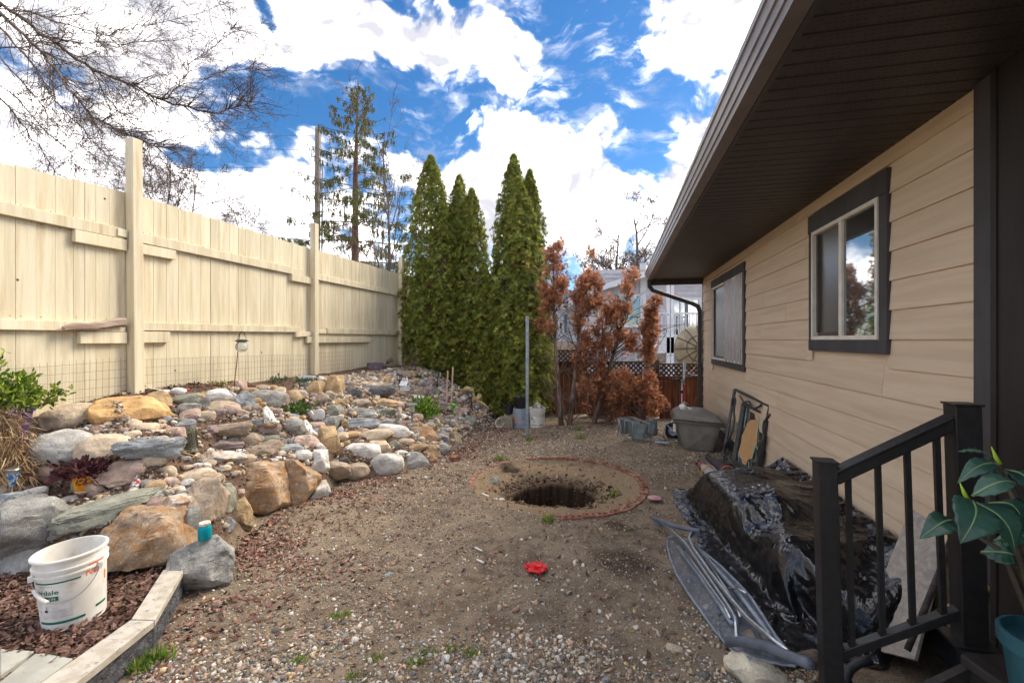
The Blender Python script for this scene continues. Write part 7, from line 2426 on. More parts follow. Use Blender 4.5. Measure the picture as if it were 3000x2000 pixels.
# ------------------------------------------------------------------ folded camp chairs with straps
M['cloth_grey'] = pmat('pale_grey_cloth', lin(176, 170, 168), lin(150, 143, 142), 9, rough=.9, bump=.4, bscale=40, bdist=.008)
M['cloth_dark'] = pmat('dark_purple_cloth', lin(78, 70, 76), lin(58, 52, 58), 9, rough=.9, bump=.4, bscale=40, bdist=.008)
def folded(label, tubes_, cloth, cmat_, straps):
    t2 = thing('folded_chair', label, 'folded chair', tuple(tubes_[0][0]))
    for tp in tubes_:
        mb_ = MB(); mb_.tube(tp, .013, 8); mb_.build('frame_tube', M['chrome'], t2, smooth=True)
        mb_ = MB(); d_ = (Vector(tp[0]) - Vector(tp[1])).normalized(); mb_.tube([tp[0], tp[0] + d_ * .02], .017, 8); mb_.build('foot_cap', M['black_plastic'], t2)
    mb_ = MB(); mb_.tube(cloth[0], cloth[1], 12); mb_.build('cloth', cmat_, t2, smooth=True)
    for (c_, d_, r_, m_) in straps:
        d_ = d_.normalized(); Mk = d_.to_track_quat('Z', 'Y').to_matrix()
        mb_ = MB(); mb_.lathe([(r_, -.012), (r_ + .006, 0), (r_, .012)], c_, 16, M=Mk); mb_.build('strap', m_, t2, smooth=True)
M['strap_red'] = pmat('red_strap', lin(196, 48, 48), rough=.7, bump=0); M['strap_yel'] = pmat('yellow_strap', lin(214, 158, 40), rough=.7, bump=0); M['strap_or'] = pmat('orange_strap', lin(206, 84, 40), rough=.7, bump=0)
def gz(x, y, z): return G(1750 + x * .2551, 1050 + y * .2551, z)
e1 = Vector((0, 0, 0))
s0, s1 = gz(1165, 1190, .06), gz(1470, 1480, .06)
folded('pale grey folded camp chair tied with red and yellow straps on the dirt', [[gz(1150, 1210, .04), gz(1440, 1470, .04)], [gz(1170, 1175, .07), gz(1490, 1440, .07)], [gz(1185, 1130, .12), gz(1520, 1420, .1)]],
       ([s0.lerp(s1, q_) for q_ in (.15, .3, .5, .7, .85, 1)], [.03, .05, .065, .085, .095, .07]), M['cloth_grey'], [(s0.lerp(s1, .18), s1 - s0, .055, M['strap_red']), (s0.lerp(s1, .42), s1 - s0, .085, M['strap_yel'])])
s0, s1 = gz(1265, 1130, .07), gz(1600, 1400, .07)
folded('dark cloth folded camp chair tied with an orange cord beside the pale one', [[gz(1270, 1100, .05), gz(1560, 1340, .05)]], ([s0.lerp(s1, q_) for q_ in (0, .3, .42, .7, .85, 1)], [.035, .05, .075, .065, .085, .06]), M['cloth_dark'], [(s0.lerp(s1, .72), s1 - s0, .082, M['strap_or'])])

# ------------------------------------------------------------------ heap under a black tarp
M['tarp'] = None
def tarp_mat():
    m, tt, b = new_mat('black_plastic_sheet')
    pos = N(tt, 'ShaderNodeNewGeometry').outputs['Position']
    n1 = noise(tt, pos, 5.0, 6, .65, .8)
    c = mixc(tt, mapr(tt, n1, .5, .75, 0, .6), (.008, .008, .009, 1), (.03, .029, .03, 1))
    c = mixc(tt, mapr(tt, noise(tt, pos, 16.0, 7, .7), .56, .72, 0, .08), c, lin(112, 104, 92))
    tt.links.new(c, b.inputs['Base Color'])
    tt.links.new(mapr(tt, noise(tt, pos, 9.0, 5, .6), .35, .7, .10, .30), b.inputs['Roughness'])
    b.inputs['Specular IOR Level'].default_value = .6
    h = noise(tt, vmath(tt, 'MULTIPLY', pos, (1, 1, .6)), 11.0, 3, .5, 1.5)
    bn = N(tt, 'ShaderNodeBump', {'Strength': .35, 'Distance': .03, 'Height': h})
    tt.links.new(bn.outputs[0], b.inputs['Normal'])
    return m
M['tarp'] = tarp_mat()
def cloth_tarp():
    """let a sheet fall over the hidden boxes, keep the draped shape"""
    cols = []
    def solid(mb, nm):
        o_ = mb.build(nm, M['dark_panel'])
        m_ = o_.modifiers.new('c', 'COLLISION')
        o_.collision.thickness_outer = .008
        o_.collision.cloth_friction = 12
        cols.append(o_)
    def lump(c_, size, Mr, e_=.42):
        v_, f_ = ico(4)
        v_ = np.sign(v_) * np.abs(v_) ** e_ * np.array(size) / 2
        m_ = MB(); m_.add([Vector(c_) + Mr @ Vector(q_) for q_ in v_], [tuple(q_) for q_ in f_]); solid(m_, 'k')
    RZ = lambda a_: HM @ Matrix.Rotation(a_, 3, 'Z')
    lump(Wp(1.70, .20, .42), (1.02, .78, .46), RZ(.10), .36); lump(Wp(1.40, .36, .30), (.66, .44, .24), RZ(-.3) @ Matrix.Rotation(.2, 3, 'X'), .7); lump(Wp(2.0, .36, .34), (.5, .36, .20), RZ(.4), .8)
    lump(Wp(.82, .18, .36), (.74, .56, .42), RZ(-.25) @ Matrix.Rotation(.12, 3, 'Y'), .6); lump(Wp(.42, .12, .30), (.42, .4, .34), RZ(.5), .7)
    lump(Wp(2.36, .06, .80), (.26, .22, .16), RZ(.5), .7)
    b1 = MB(); b1.box(Wp(1.2, -.05, .5), (6, 4, .10), M=HM); solid(b1, 'k')
    nu, nv = 96, 66
    mb_ = MB()
    rr_ = random.Random(5)
    mb_.grid(lambda p_, q_: Wp(-.02 + 2.72 * p_, .50 + .05 * math.sin(min(q_ * 4, 1.57)) + .03 * math.sin(p_ * 11) * math.sin(q_ * 9) + rr_.uniform(-.007, .007), .04 + 1.24 * q_), nu, nv)
    o_ = mb_.build('tarp', M['tarp'], smooth=True)
    vg = o_.vertex_groups.new(name='pin')
    vg.add([i_ * (nv + 1) for i_ in range(10, nu - 8)], 1.0, 'REPLACE')
    cm = o_.modifiers.new('cloth', 'CLOTH')
    st = cm.settings
    st.vertex_group_mass = 'pin'
    st.quality = 5; st.mass = .25; st.tension_stiffness = 30; st.compression_stiffness = 30; st.shear_stiffness = 12; st.bending_stiffness = 1.8
    st.air_damping = 2.0; st.shrink_min = -.055
    cm.collision_settings.distance_min = .006; cm.collision_settings.collision_quality = 3; cm.collision_settings.friction = 12
    cm.point_cache.frame_start = 1; cm.point_cache.frame_end = 60
    SC.frame_start = 1; SC.frame_end = 60
    for fr in range(1, 56):
        SC.frame_set(fr)
    dg = bpy.context.evaluated_depsgraph_get()
    me_ = bpy.data.meshes.new_from_object(o_.evaluated_get(dg))
    o_.modifiers.clear()
    o_.data = me_
    for v_ in me_.vertices:          # nothing passes into the wall
        d_ = (v_.co - WC).dot(WN)
        if d_ < .034: v_.co += WN * (.034 - d_)
    for c_ in cols: bpy.data.objects.remove(c_)
    SC.frame_set(1)
    return o_


tp_ = cloth_tarp()
ms_ = tp_.modifiers.new('sub', 'SUBSURF'); ms_.levels = 1; ms_.render_levels = 1
tag(tp_, 'crumpled glossy black plastic tarp draped over a heap against the house', 'tarp')

# ------------------------------------------------------------------ folded ironing board
M['iron_mesh'] = None
ib = thing('ironing_board', 'folded silver ironing board with mesh top leaning on the black tarp', 'ironing board', tuple(G(2250, 1900)))
ic = lambda x, y, z: G(1850 + x * .4145, 1350 + y * .4145, z)
# outline of the board, from its round tip on the far side to its square end, on a plane that rises to the house
def ib3(x, y, lift=0.0):
    u, v = 1850 + x * .4145, 1350 + y * .4145
    # plane: z grows with distance from the left edge line (screen right is up the heap)
    q_ = (x - (260 + (y - 530) * .52)) / 500.0
    z = .03 + max(0.0, q_) * .26 + lift
    return G(u, v, z)
OUT = [(262, 545), (255, 600), (275, 690), (320, 800), (400, 930), (500, 1070), (600, 1210), (680, 1290), (760, 1345), (900, 1390), (1040, 1425), (1150, 1440), (1165, 1420), (1100, 1340), (1020, 1240), (940, 1110), (850, 970), (760, 870), (640, 750), (520, 650), (420, 575), (340, 535), (290, 525)]
mb = MB(); pts = [ib3(x, y) for x, y in OUT]; mb.tube(pts + [pts[0]], .009, 8); mb.build('rim', M['frame_grey'], ib, smooth=True)
# expanded metal: two families of thin strands inside the outline
def inside(x, y):
    r_ = False; n_ = len(OUT)
    for i in range(n_):
        (ax, ay), (bx_, by_) = OUT[i], OUT[(i + 1) % n_]
        if (ay > y) != (by_ > y) and x < ax + (y - ay) * (bx_ - ax) / (by_ - ay): r_ = not r_
    return r_
mb = MB()
dxy = np.array([.55, .835]); nxy = np.array([.835, -.55])
for sg in (1, -1):
    base_d = dxy * .86 + nxy * .5 * sg; base_d /= np.linalg.norm(base_d); nn = np.array([base_d[1], -base_d[0]])
    for k in range(-140, 140):
        c0 = np.array([690.0, 960.0]) + nn * k * 8.5
        run = []
        for t2 in range(-90, 91):
            q_ = c0 + base_d * t2 * 10
            if inside(*q_): run.append(q_)
            else:
                if len(run) > 1: mb.tube([ib3(*run[0]), ib3(*run[len(run) // 2]), ib3(*run[-1])], .0011, 3, cap=False)
                run = []
        if len(run) > 1: mb.tube([ib3(*run[0]), ib3(*run[len(run) // 2]), ib3(*run[-1])], .0011, 3, cap=False)
tag(mb.build('mesh_top', M['frame_grey'], ib), kind='stuff')
M['iron_dark'] = pmat('dark_grey_rod', lin(98, 104, 114), lin(84, 90, 100), 12, rough=.5, bump=0)
def leg(pts, r_, name, m_='chrome', l_=.05):
    mb_ = MB(); mb_.tube([ib3(x, y, l_) for x, y in pts], r_, 10); return mb_.build(name, M[m_], ib, smooth=True)
leg([(180, 415), (300, 505), (380, 580), (450, 680), (560, 840), (660, 985), (715, 1070), (738, 1120), (745, 1250)], .012, 'leg')
leg([(430, 495), (408, 545), (440, 620), (560, 790), (700, 970), (830, 1120), (960, 1230), (1110, 1345)], .012, 'leg', l_=.06)
leg([(375, 640), (430, 710), (560, 890), (660, 1030), (700, 1110)], .008, 'stay'); leg([(520, 680), (640, 860), (740, 1010), (770, 1100)], .007, 'stay')
leg([(330, 610), (480, 800), (620, 1000), (720, 1150)], .018, 'channel', 'frame_grey', .02); leg([(440, 580), (600, 760), (780, 960), (980, 1230)], .014, 'channel', 'frame_grey', .02)
leg([(150, 400), (230, 430), (300, 460), (400, 480), (485, 490)], .017, 'foot_bar', 'iron_dark', .06); leg([(680, 1280), (800, 1270), (960, 1310), (1120, 1380), (1260, 1430)], .022, 'foot_bar', 'iron_dark', .07)
leg([(610, 1190), (640, 1260), (720, 1345), (800, 1370), (830, 1390), (860, 1385), (900, 1400), (940, 1405), (980, 1420), (1030, 1425), (1080, 1440), (1160, 1440)], .006, 'rack', 'frame_grey', .02)
leg([(690, 895), (760, 905), (812, 932)], .006, 'lever', 'chrome', .05)
for (x, y) in ((415, 820), (610, 1065)):
    mb = MB(); mb.tube([ib3(x, y, .0), ib3(x, y, .035)], .012, 8); mb.build('knob', M['iron_dark'], ib)
mb = MB(); mb.prism([ib3(770, 1215, .05), ib3(840, 1185, .05), ib3(875, 1250, .05), ib3(800, 1262, .05)], (0, 0, .003)); mb.build('plate', M['steel'], ib)
for (x, y) in ((185, 445), (455, 518)):
    mb = MB(); mb.lathe([(.001, .004), (.035, .004), (.038, -.01), (.03, -.014)], ib3(x, y, .03), 18); mb.build('foot_disc', M['iron_dark'], ib, smooth='auto')

# cream rock by the railing
p = G(2212, 1995); p.z = .04
o = stone(None, 0, 0, 340 * .4145, 210 * .4145, 'L', 'a', at=p, push=0, dep=.14, name='cream_rock')
o.color = (.80, .70, .52, 1); tag(o, 'blocky cream coloured rock lying beside the stair rail', 'rock')

# ------------------------------------------------------------------ stair, railing
M['tread'] = pmat('dark_stained_tread', lin(58, 52, 49), lin(44, 39, 37), 7, rough=.6, bump=.4, bscale=44, bdist=.003, stretch=(4, .5, 4))
stair = thing('wooden_stair', 'dark stained wooden steps rising to the porch by the house', 'stair', (1.6, 1.6, 0))
def tread(x0, x1, y0, y1, z, yaw=0.0):
    nb_ = 2
    for k in range(nb_):
        a_ = x0 + (x1 - x0) * k / nb_; b_ = x0 + (x1 - x0) * (k + 1) / nb_
        mb_ = MB(); mb_.box(((a_ + b_) / 2, (y0 + y1) / 2, z - .019), (b_ - a_ - .005, y1 - y0, .038)); mb_.build('tread_board', M['tread'], stair, bevel=.006)
tread(1.14, 1.44, .45, 1.76, .17); tread(1.41, 1.70, .45, 1.74, .325); tread(1.67, 2.2, .45, 1.70, .48)
for (x, z0, z1) in ((1.17, -.03, .13), (1.45, .12, .285), (1.72, .28, .44)):
    mb = MB(); mb.box((x, 1.1, (z0 + z1) / 2), (.022, 1.26, z1 - z0)); mb.build('riser', M['tread'], stair)
mb = MB(); mb.prism([(1.2, 1.71, -.05), (1.78, 1.71, -.05), (2.15, 1.69, -.05), (2.15, 1.69, .44), (1.72, 1.69, .44), (1.45, 1.71, .285), (1.2, 1.71, .13)], (0, .03, 0)); mb.build('stringer', M['tread'], stair)
rail_ = thing('stair_railing', 'black metal stair railing with square posts and thin balusters', 'railing', (1.5, 1.85, 0))
PA, PB = Vector((1.305, 1.90, 0)), Vector((1.76, 1.78, 0))
pyaw = .30
def post(c, z0, z1, w_, lean):
    mb_ = MB()
    Mq = Matrix.Rotation(-pyaw, 3, 'Z')
    mb_.beam(c + Vector((lean, 0, z0)), c + Vector((0, 0, z1)), w_, w_, up=Vector((math.sin(pyaw), math.cos(pyaw), 0)))
    mb_.build('post', M['black_metal'], rail_, bevel=.003)
    mb_ = MB(); mb_.box(c + Vector((0, 0, z1 + .004)), (w_ + .012, w_ + .012, .008), M=Mq); mb_.build('post_cap', M['black_metal'], rail_, bevel=.002)
post(PA, -.02, 1.142, .072, .035); post(PB, .47, 1.395, .082, .03)
mb = MB(); mb.box(PB + Vector((.025, 0, .475)), (.14, .14, .012), M=Matrix.Rotation(-pyaw, 3, 'Z')); mb.build('base_plate', M['black_metal'], rail_)
ra, rb_ = PA + Vector((.03, -.008, 1.075)), PB + Vector((-.03, .008, 1.325))
mb = MB(); mb.beam(ra, rb_, .045, .05, up=(0, 0, 1)); mb.build('top_rail', M['black_metal'], rail_, bevel=.004)
mb = MB(); mb.beam(ra + Vector((0, 0, .028)), rb_ + Vector((0, 0, .028)), .058, .018); mb.build('rail_cap', M['black_metal'], rail_, bevel=.006)
la, lb = PA + Vector((.045, -.01, .345)), PB + Vector((.0, .008, .585))
mb = MB(); mb.beam(la, lb, .040, .036); mb.build('bottom_rail', M['black_metal'], rail_, bevel=.003)
for q_ in (.13, .385, .63, .87):
    mb = MB(); mb.beam(la.lerp(lb, q_), ra.lerp(rb_, q_), .019, .019, up=Vector((math.sin(pyaw), math.cos(pyaw), 0))); bal = mb.build('baluster', M['black_metal'], rail_)
    mb = MB(); mb.box(la.lerp(lb, q_) + Vector((0, 0, .02)), (.028, .028, .012), M=Matrix.Rotation(-pyaw, 3, 'Z')); mb.build('shoe', M['black_metal'], rail_)

# grey laminate board leaning on the siding behind the rail, with a pipe and a pole
lb_ = lambda x, y, Y: P(2300 + x * .5422, 1150 + y * .5422, Y)
bd = [lb_(735, 480, 2.62), lb_(930, 560, 2.36), lb_(700, 1440, 2.18), lb_(380, 1360, 2.42)]
mb = MB(); nrm = (bd[1] - bd[0]).cross(bd[3] - bd[0]).normalized(); mb.prism(bd, nrm * .014)
tag(mb.build('laminate_board', pmat('grey_laminate', lin(174, 164, 152), lin(150, 140, 130), 30, rough=.6, bump=.1, dirt=lin(132, 128, 126), dirt_scale=16, dirt_lo=.5, dirt_hi=.62, dirt_amt=.7), recenter=True), 'grey speckled laminate board leaning on the siding behind the railing', 'board')
mb = MB(); mb.tube([lb_(895, 800, 2.2), lb_(830, 980, 2.15), lb_(740, 1200, 2.1), lb_(660, 1390, 2.08)], .014, 8)
tag(mb.build('rusty_pipe', pmat('pitted_pipe', lin(78, 66, 60), lin(48, 42, 40), 40, rough=.7, bump=.4, bscale=90), smooth=True), 'dark pitted pipe leaning in front of the laminate board', 'pipe')
mb = MB(); mb.tube([lb_(1160, 1030, 2.0), lb_(930, 1140, 2.05), lb_(735, 1235, 2.12)], .014, 8)
tag(mb.build('wooden_pole', pmat('pale_pole', lin(190, 158, 120), lin(164, 130, 96), 20, rough=.8), smooth=True), 'pale wooden pole lying behind the bottom rail', 'pole')
mb = MB(); mb.tube([lb_(470, 1440, 2.0), lb_(400, 1455, 2.02), lb_(350, 1490, 2.02), lb_(330, 1540, 2.0), lb_(345, 1580, 1.98)], .02, 10)
tag(mb.build('hose', M['black_plastic'], smooth=True), 'thick dark hose curling out below the stair railing', 'hose')
mb = MB(); sc_ = lb_(120, 1420, 2.12)
mb.tube([sc_ + Vector((-.03, .01, -.015)), sc_ + Vector((.03, 0, -.005)), sc_ + Vector((.09, -.02, -.02)), sc_ + Vector((.13, -.03, -.03))], [.022, .035, .032, .02], 10)
tag(mb.build('shoe', pmat('brown_shoe', lin(96, 82, 72), lin(60, 50, 46), 20, rough=.7), smooth=True), 'worn brown shoe lying under the tarp edge by the rail post', 'shoe')

# ------------------------------------------------------------------ large leafed plant in a teal pot on the porch
pc = Vector((1.68, 1.40, .48))
pl2 = thing('potted_plant', 'broad leafed tropical plant in a teal pot on the porch landing', 'plant', tuple(pc))
mb = MB(); mb.lathe([(.001, 0), (.095, 0), (.120, .20), (.132, .205), (.134, .245), (.122, .25), (.116, .22), (.001, .215)], pc, 32); mb.build('pot', pmat('teal_plastic', lin(52, 96, 104), lin(42, 80, 88), 6, rough=.4, bump=0), pl2, smooth='auto')
mb = MB(); mb.disc(pc + Vector((0, 0, .218)), .114, 24); mb.build('soil', pmat('potting_soil', lin(120, 110, 104), lin(74, 64, 58), 60, rough=.95, bump=.6), pl2)
def big_leaf(a, b, width, bendv, name='leaf'):
    """a: stalk end, b: tip; a curved blade with a raised midrib"""
    a, b = Vector(a), Vector(b)
    d = b - a
    bend = Vector(bendv)
    side = d.cross(bend).normalized()
    prof = [0, .55, .9, 1.0, .98, .85, .6, .3, .02]
    mb_ = MB()
    def fn_(p_, q_):
        w_ = np.interp(p_, np.linspace(0, 1, 9), prof) * width
        t2 = (q_ - .5) * 2
        c_ = a + d * p_ + bend * (math.sin(p_ * math.pi) * .9)
        return c_ + side * t2 * w_ + bend.normalized() * (abs(t2) * .12 * w_ + .004 * math.sin(p_ * 40) * abs(t2))
    mb_.grid(fn_, 16, 8)
    lf = mb_.build(name, M['banana'], pl2, smooth=True, solid=.0015)
    mb_ = MB(); mb_.tube([fn_(k / 8, .5) + bend.normalized() * .002 for k in range(9)], [.004 - .0004 * k for k in range(9)], 6); mb_.build('midrib', M['rib'], lf, smooth=True)
def leaf_mat():
    m, tt, b = new_mat('broad_leaf')
    pos = N(tt, 'ShaderNodeNewGeometry').outputs['Position']
    c = mixc(tt, mapr(tt, noise(tt, pos, 7, 5, .6), .35, .65), lin(58, 92, 76), lin(42, 70, 58))
    c = mixc(tt, mapr(tt, noise(tt, vmath(tt, 'MULTIPLY', pos, (30, 30, 12)), 3, 4, .6), .55, .7, 0, .4), c, lin(84, 124, 104))
    tt.links.new(c, b.inputs['Base Color']); b.inputs['Roughness'].default_value = .38
    return m
M['banana'] = leaf_mat(); M['rib'] = pmat('leaf_rib', lin(122, 150, 104), rough=.5, bump=0)
lp = lambda x, y, Y: P(2300 + x * .5422, 1150 + y * .5422, Y)
big_leaf(lp(1010, 585, 1.42), lp(945, 815, 1.34), .062, (.0, -.03, .03)); big_leaf(lp(1010, 560, 1.40), lp(1250, 490, 1.36), .036, (0, -.015, .03)); big_leaf(lp(1030, 595, 1.42), lp(1240, 860, 1.34), .060, (0, -.03, .03))
big_leaf(lp(900, 690, 1.5), lp(725, 790, 1.5), .038, (0, -.02, .03)); big_leaf(lp(1140, 370, 1.48), lp(935, 320, 1.50), .018, (0, -.005, .02)); big_leaf(lp(1140, 385, 1.5), lp(930, 490, 1.52), .034, (0, -.01, .03))
big_leaf(lp(1100, 600, 1.5), lp(1290, 720, 1.42), .05, (0, -.02, .04)); big_leaf(lp(1190, 420, 1.5), lp(1330, 560, 1.42), .05, (0, -.02, .03)); big_leaf(lp(1060, 860, 1.5), lp(1270, 900, 1.44), .045, (0, -.02, .02)); big_leaf(lp(1120, 400, 1.55), lp(1060, 480, 1.55), .04, (0, -.02, .02)); big_leaf(lp(1130, 800, 1.52), lp(1320, 800, 1.45), .06, (0, -.02, .03))
for (x, y, Y_) in ((1010, 585, 1.42), (1140, 375, 1.49), (1100, 600, 1.5), (1060, 860, 1.5), (900, 690, 1.5), (1190, 420, 1.5)):
    e_ = lp(x, y, Y_)
    mb = MB(); mb.tube([pc + Vector((random.uniform(-.03, .03), random.uniform(-.03, .03), .2)), (pc + Vector((0, 0, .3))).lerp(e_, .5) + Vector((.02, .02, .05)), e_], [.011, .009, .006], 8); mb.build('stalk', pmat('leaf_stalk', lin(92, 82, 66), lin(70, 60, 52), 20, rough=.7), pl2, smooth=True)
for (x, y) in ((970, 545), (1140, 350)):
    mb = MB(); a_ = lp(x, y, 1.43); mb.tube([a_ + Vector((.012, 0, -.02)), a_, a_ + Vector((-.015, 0, .035))], [.006, .006, .001], 6); mb.build('shoot', pmat('young_shoot', lin(168, 200, 60), rough=.5, bump=0), pl2, smooth=True)

# ------------------------------------------------------------------ litter in the yard
def crumple(label, name, cat, p, s_, mat, seed, flat=.5):
    rg = np.random.default_rng(seed)
    v, f = ico(3)
    v = v * (1 + .16 * rg.normal(size=(len(v), 1))) + .10 * np.sin(v[:, [1, 2, 0]] * 7 + seed)
    v = v * np.array([s_[0], s_[1], s_[2]])
    v[:, 2] = np.maximum(v[:, 2], -s_[2] * .3)
    mb_ = MB(); mb_.add([tuple(Vector(q_) + Vector(p)) for q_ in v], [tuple(q_) for q_ in f])
    tag(mb_.build(name, mat, recenter=True), label, cat)
p = G(1572, 1672); crumple('crumpled red wrapper lying in the gravel', 'wrapper', 'litter', p + Vector((0, 0, .02)), (.075, .06, .03), pmat('red_foil', lin(220, 44, 42), lin(190, 28, 32), 30, rough=.3, bump=.4), 3)
for (u, v, s_, lab) in ((1471, 1466, .03, 'white fluff of litter inside the brick ring'), (1454, 1464, .018, 'smaller white scrap beside the fluff inside the brick ring'), (1668, 1273, .02, 'white scrap of litter below the dead cedars'), (1170, 1403, .025, 'white scrap of paper at the foot of the stone steps'), (1247, 1400, .02, 'white crumpled scrap on the dirt beyond the stone steps')):
    p = T(u, v); crumple(lab, 'paper_scrap', 'litter', p + Vector((0, 0, .01)), (s_, s_, s_ * .6), M['paper'], int(u))
mb = MB(); mb.beam(T(1411, 1448) + Vector((0, 0, .01)), T(1431, 1456) + Vector((0, 0, .01)), .03, .012); tag(mb.build('plastic_scrap', M['paper'], recenter=True), 'narrow white plastic scrap beside the brick ring', 'litter')
for k, (u, v) in enumerate(((1400, 1607), (1405, 1642))):
    mb = MB(); mb.beam(G(u - 8, v - 4, .008), G(u + 12, v + 6, .008), .015, .008); tag(mb.build('plaster_chip', M['paper'], recenter=True), ['white plaster chip on the gravel between ring and wrapper', 'wider white plaster chip on the gravel before the wrapper'][k], 'litter')
p = G(1919, 1457, .04); mb = MB(); mb.lathe([(.001, .006), (.06, .004), (.075, 0), (.001, -.002)], p, 20); tag(mb.build('pink_disc', pmat('pink_disc', lin(196, 150, 150), lin(170, 120, 120), 14, rough=.6), smooth=True, recenter=True), 'pinkish round disc lying on the edge of the brick ring', 'disc')
c = T(1434, 1436); mb = MB(); mb.lathe([(.012 * math.sin(x) + .0002, -.012 * math.cos(x)) for x in [i * math.pi / 8 for i in range(9)]], c + Vector((0, 0, .01)), 12); tag(mb.build('red_ball', pmat('red_bead', lin(214, 40, 40), rough=.4, bump=0), smooth=True, recenter=True), 'tiny red ball inside the brick ring', 'ball')
for (u, v, w_, lab) in ((1445, 1412, 34, 'grey broken stone lying inside the brick ring'), (1137, 1687, 22, 'dark grey stone alone on the open dirt'), (1078, 1852, 30, 'flat cream stone in the gravel'), (1975, 1905, 42, 'cream grey stone near the ironing board')):
    o = stone(None, u, v, w_, w_ * .7, 'E' if w_ == 34 else 'B' if w_ == 22 else 'L', 'a', name='loose_stone'); tag(o, lab, 'stone')

# ------------------------------------------------------------------ beyond the fence: pole, wires, neighbours
M['pole'] = pmat('grey_pole', lin(150, 142, 136), lin(120, 110, 104), 8, rough=.9, bump=.4, bscale=30, stretch=(3, 3, .3))
ub, ut = P(926, 900, 21), P(932, 376, 21)
up_ = thing('utility_pole', 'grey square wooden utility pole beside the spruce', 'pole', (ub.x, 21, 0))
mb = MB(); mb.beam((ub.x, 21, 0), ut, .20, .20, up=(0, 1, 0)); mb.build('shaft', M['pole'], up_)
mb = MB(); mb.beam((ub.x + .2, 21.1, 0), (ut.x + .16, 21.1, ut.z - 1.6), .07, .07, up=(0, 1, 0)); mb.build('conduit', M['grey_metal'], up_)
for i, (a, b2) in enumerate((((0, 338), (918, 398)), ((0, 352), (922, 440)), ((0, 428), (922, 491)), ((0, 436), (918, 503)))):
    pa, pb = P(a[0], a[1], 30), P(b2[0], b2[1], 21)
    pts = [pa.lerp(pb, k / 20) - Vector((0, 0, .5 * math.sin(k / 20 * math.pi))) for k in range(21)]
    mb = MB(); mb.tube(pts, .008, 5)
    tag(mb.build('overhead_wire', M['black_plastic']), ['topmost overhead wire', 'second overhead wire', 'third overhead wire', 'lowest overhead wire'][i] + ' running to the utility pole', 'wire', 'overhead wires')

M['nb_white'] = pmat('white_siding', lin(222, 224, 228), lin(206, 208, 214), 3, rough=.7, bump=0)
M['nb_grey'] = pmat('pale_grey_siding', lin(196, 194, 198), lin(184, 182, 187), 3, rough=.75, bump=0, vary=.03)
Yn_ = 22.0
nbh = thing('neighbour_house', 'pale grey two-storey house with white balcony beyond the back fence', 'house', tuple(P(1880, 1000, Yn_ + 2).xy) + (0,))
nq = lambda u, v, dy=0.0: P(u, v, Yn_ + dy)
def nbox(u0, u1, v0, v1, d0, d1, name, mat, par=None):
    a_, b_ = nq(u0, v0, d0), nq(u1, v1, d0)
    mb_ = MB(); mb_.box(((a_.x + b_.x) / 2, Yn_ + (d0 + d1) / 2, (a_.z + b_.z) / 2), (abs(b_.x - a_.x), d1 - d0, abs(a_.z - b_.z)))
    return mb_.build(name, mat, par or nbh)
# clapboards of the visible walls
a_, b_ = nq(1738, 800), nq(2130, 800)
z = -.5
while z < nq(0, 800).z:
    mb = MB()
    x0, x1 = a_.x, b_.x
    mb.add([(x0, Yn_, z), (x1, Yn_, z), (x1, Yn_ + .03, z + .21), (x0, Yn_ + .03, z + .21), (x0, Yn_ + .05, z), (x1, Yn_ + .05, z)], [(0, 1, 2, 3), (4, 5, 1, 0)])
    mb.add([(x0, Yn_, z), (x0, Yn_ + 7, z), (x0 + .02, Yn_ + 7, z + .21), (x0 + .02, Yn_, z + .21)], [(3, 2, 1, 0)])
    mb.build('clapboard', M['nb_grey'], nbh)
    z += .205
nbox(1742, 2128, 800, 1100, .06, 7, 'wall', M['nb_grey'])
# shallow gable roof with white rake boards
pk = nq(2050, 742, -.8); el = nq(1722, 846, -.8); er = nq(2400, 846, -.8)
mb = MB(); mb.prism([el, pk, er, er - Vector((0, 0, .25)), pk - Vector((0, 0, .32)), el - Vector((0, 0, .28))], (0, .12, 0)); mb.build('rake_board', M['nb_white'], nbh)
mb = MB(); mb.prism([el + Vector((0, .12, .02)), pk + Vector((0, .12, .02)), er + Vector((0, .12, .02)), er + Vector((0, .12, -.1)), pk + Vector((0, .12, -.1)), el + Vector((0, .12, -.1))], (0, 7.5, 0)); mb.build('roof', M['shingle'], nbh)
mb = MB(); mb.prism([el + Vector((.3, .85, -.28)), pk + Vector((0, .85, -.3)), er + Vector((-.3, .85, -.28))], (0, .05, 0)); mb.build('gable_wall', M['nb_grey'], nbh)
nbox(1716, 1744, 838, 868, -.9, 6, 'eave', M['nb_white'])
nbox(1876, 1893, 770, 1080, -.06, .0, 'corner_board', M['nb_white'])
# windows: picture window, patio doors, lower openings
def nwin(u0, u1, v0, v1, fr=6, mull=()):
    w_ = bpy.data.objects.new('window', None); COL.objects.link(w_); w_.parent = nbh
    w_.location = nq((u0 + u1) / 2, v1) - Vector(nbh.location)
    a1, b1 = nq(u0, v0), nq(u1, v1)
    nbox(u0, u1, v0, v1, -.05, -.03, 'pane', M['pane_far'], w_)
    for (p0, p1, q0, q1) in ((u0 - fr, u1 + fr, v0 - fr, v0), (u0 - fr, u1 + fr, v1, v1 + fr + 3), (u0 - fr, u0, v0, v1), (u1, u1 + fr, v0, v1)) + tuple((m_ - 2, m_ + 2, v0, v1) for m_ in mull):
        nbox(p0, p1, q0, q1, -.10, -.02, 'frame', M['nb_white'], w_)
nwin(1812, 1876, 868, 950); nwin(1755, 1762, 875, 925, 3); nwin(1975, 2048, 878, 985, 6, (1994,)); nwin(1925, 1950, 1012, 1070, 3); nwin(1865, 1880, 1022, 1050, 3)
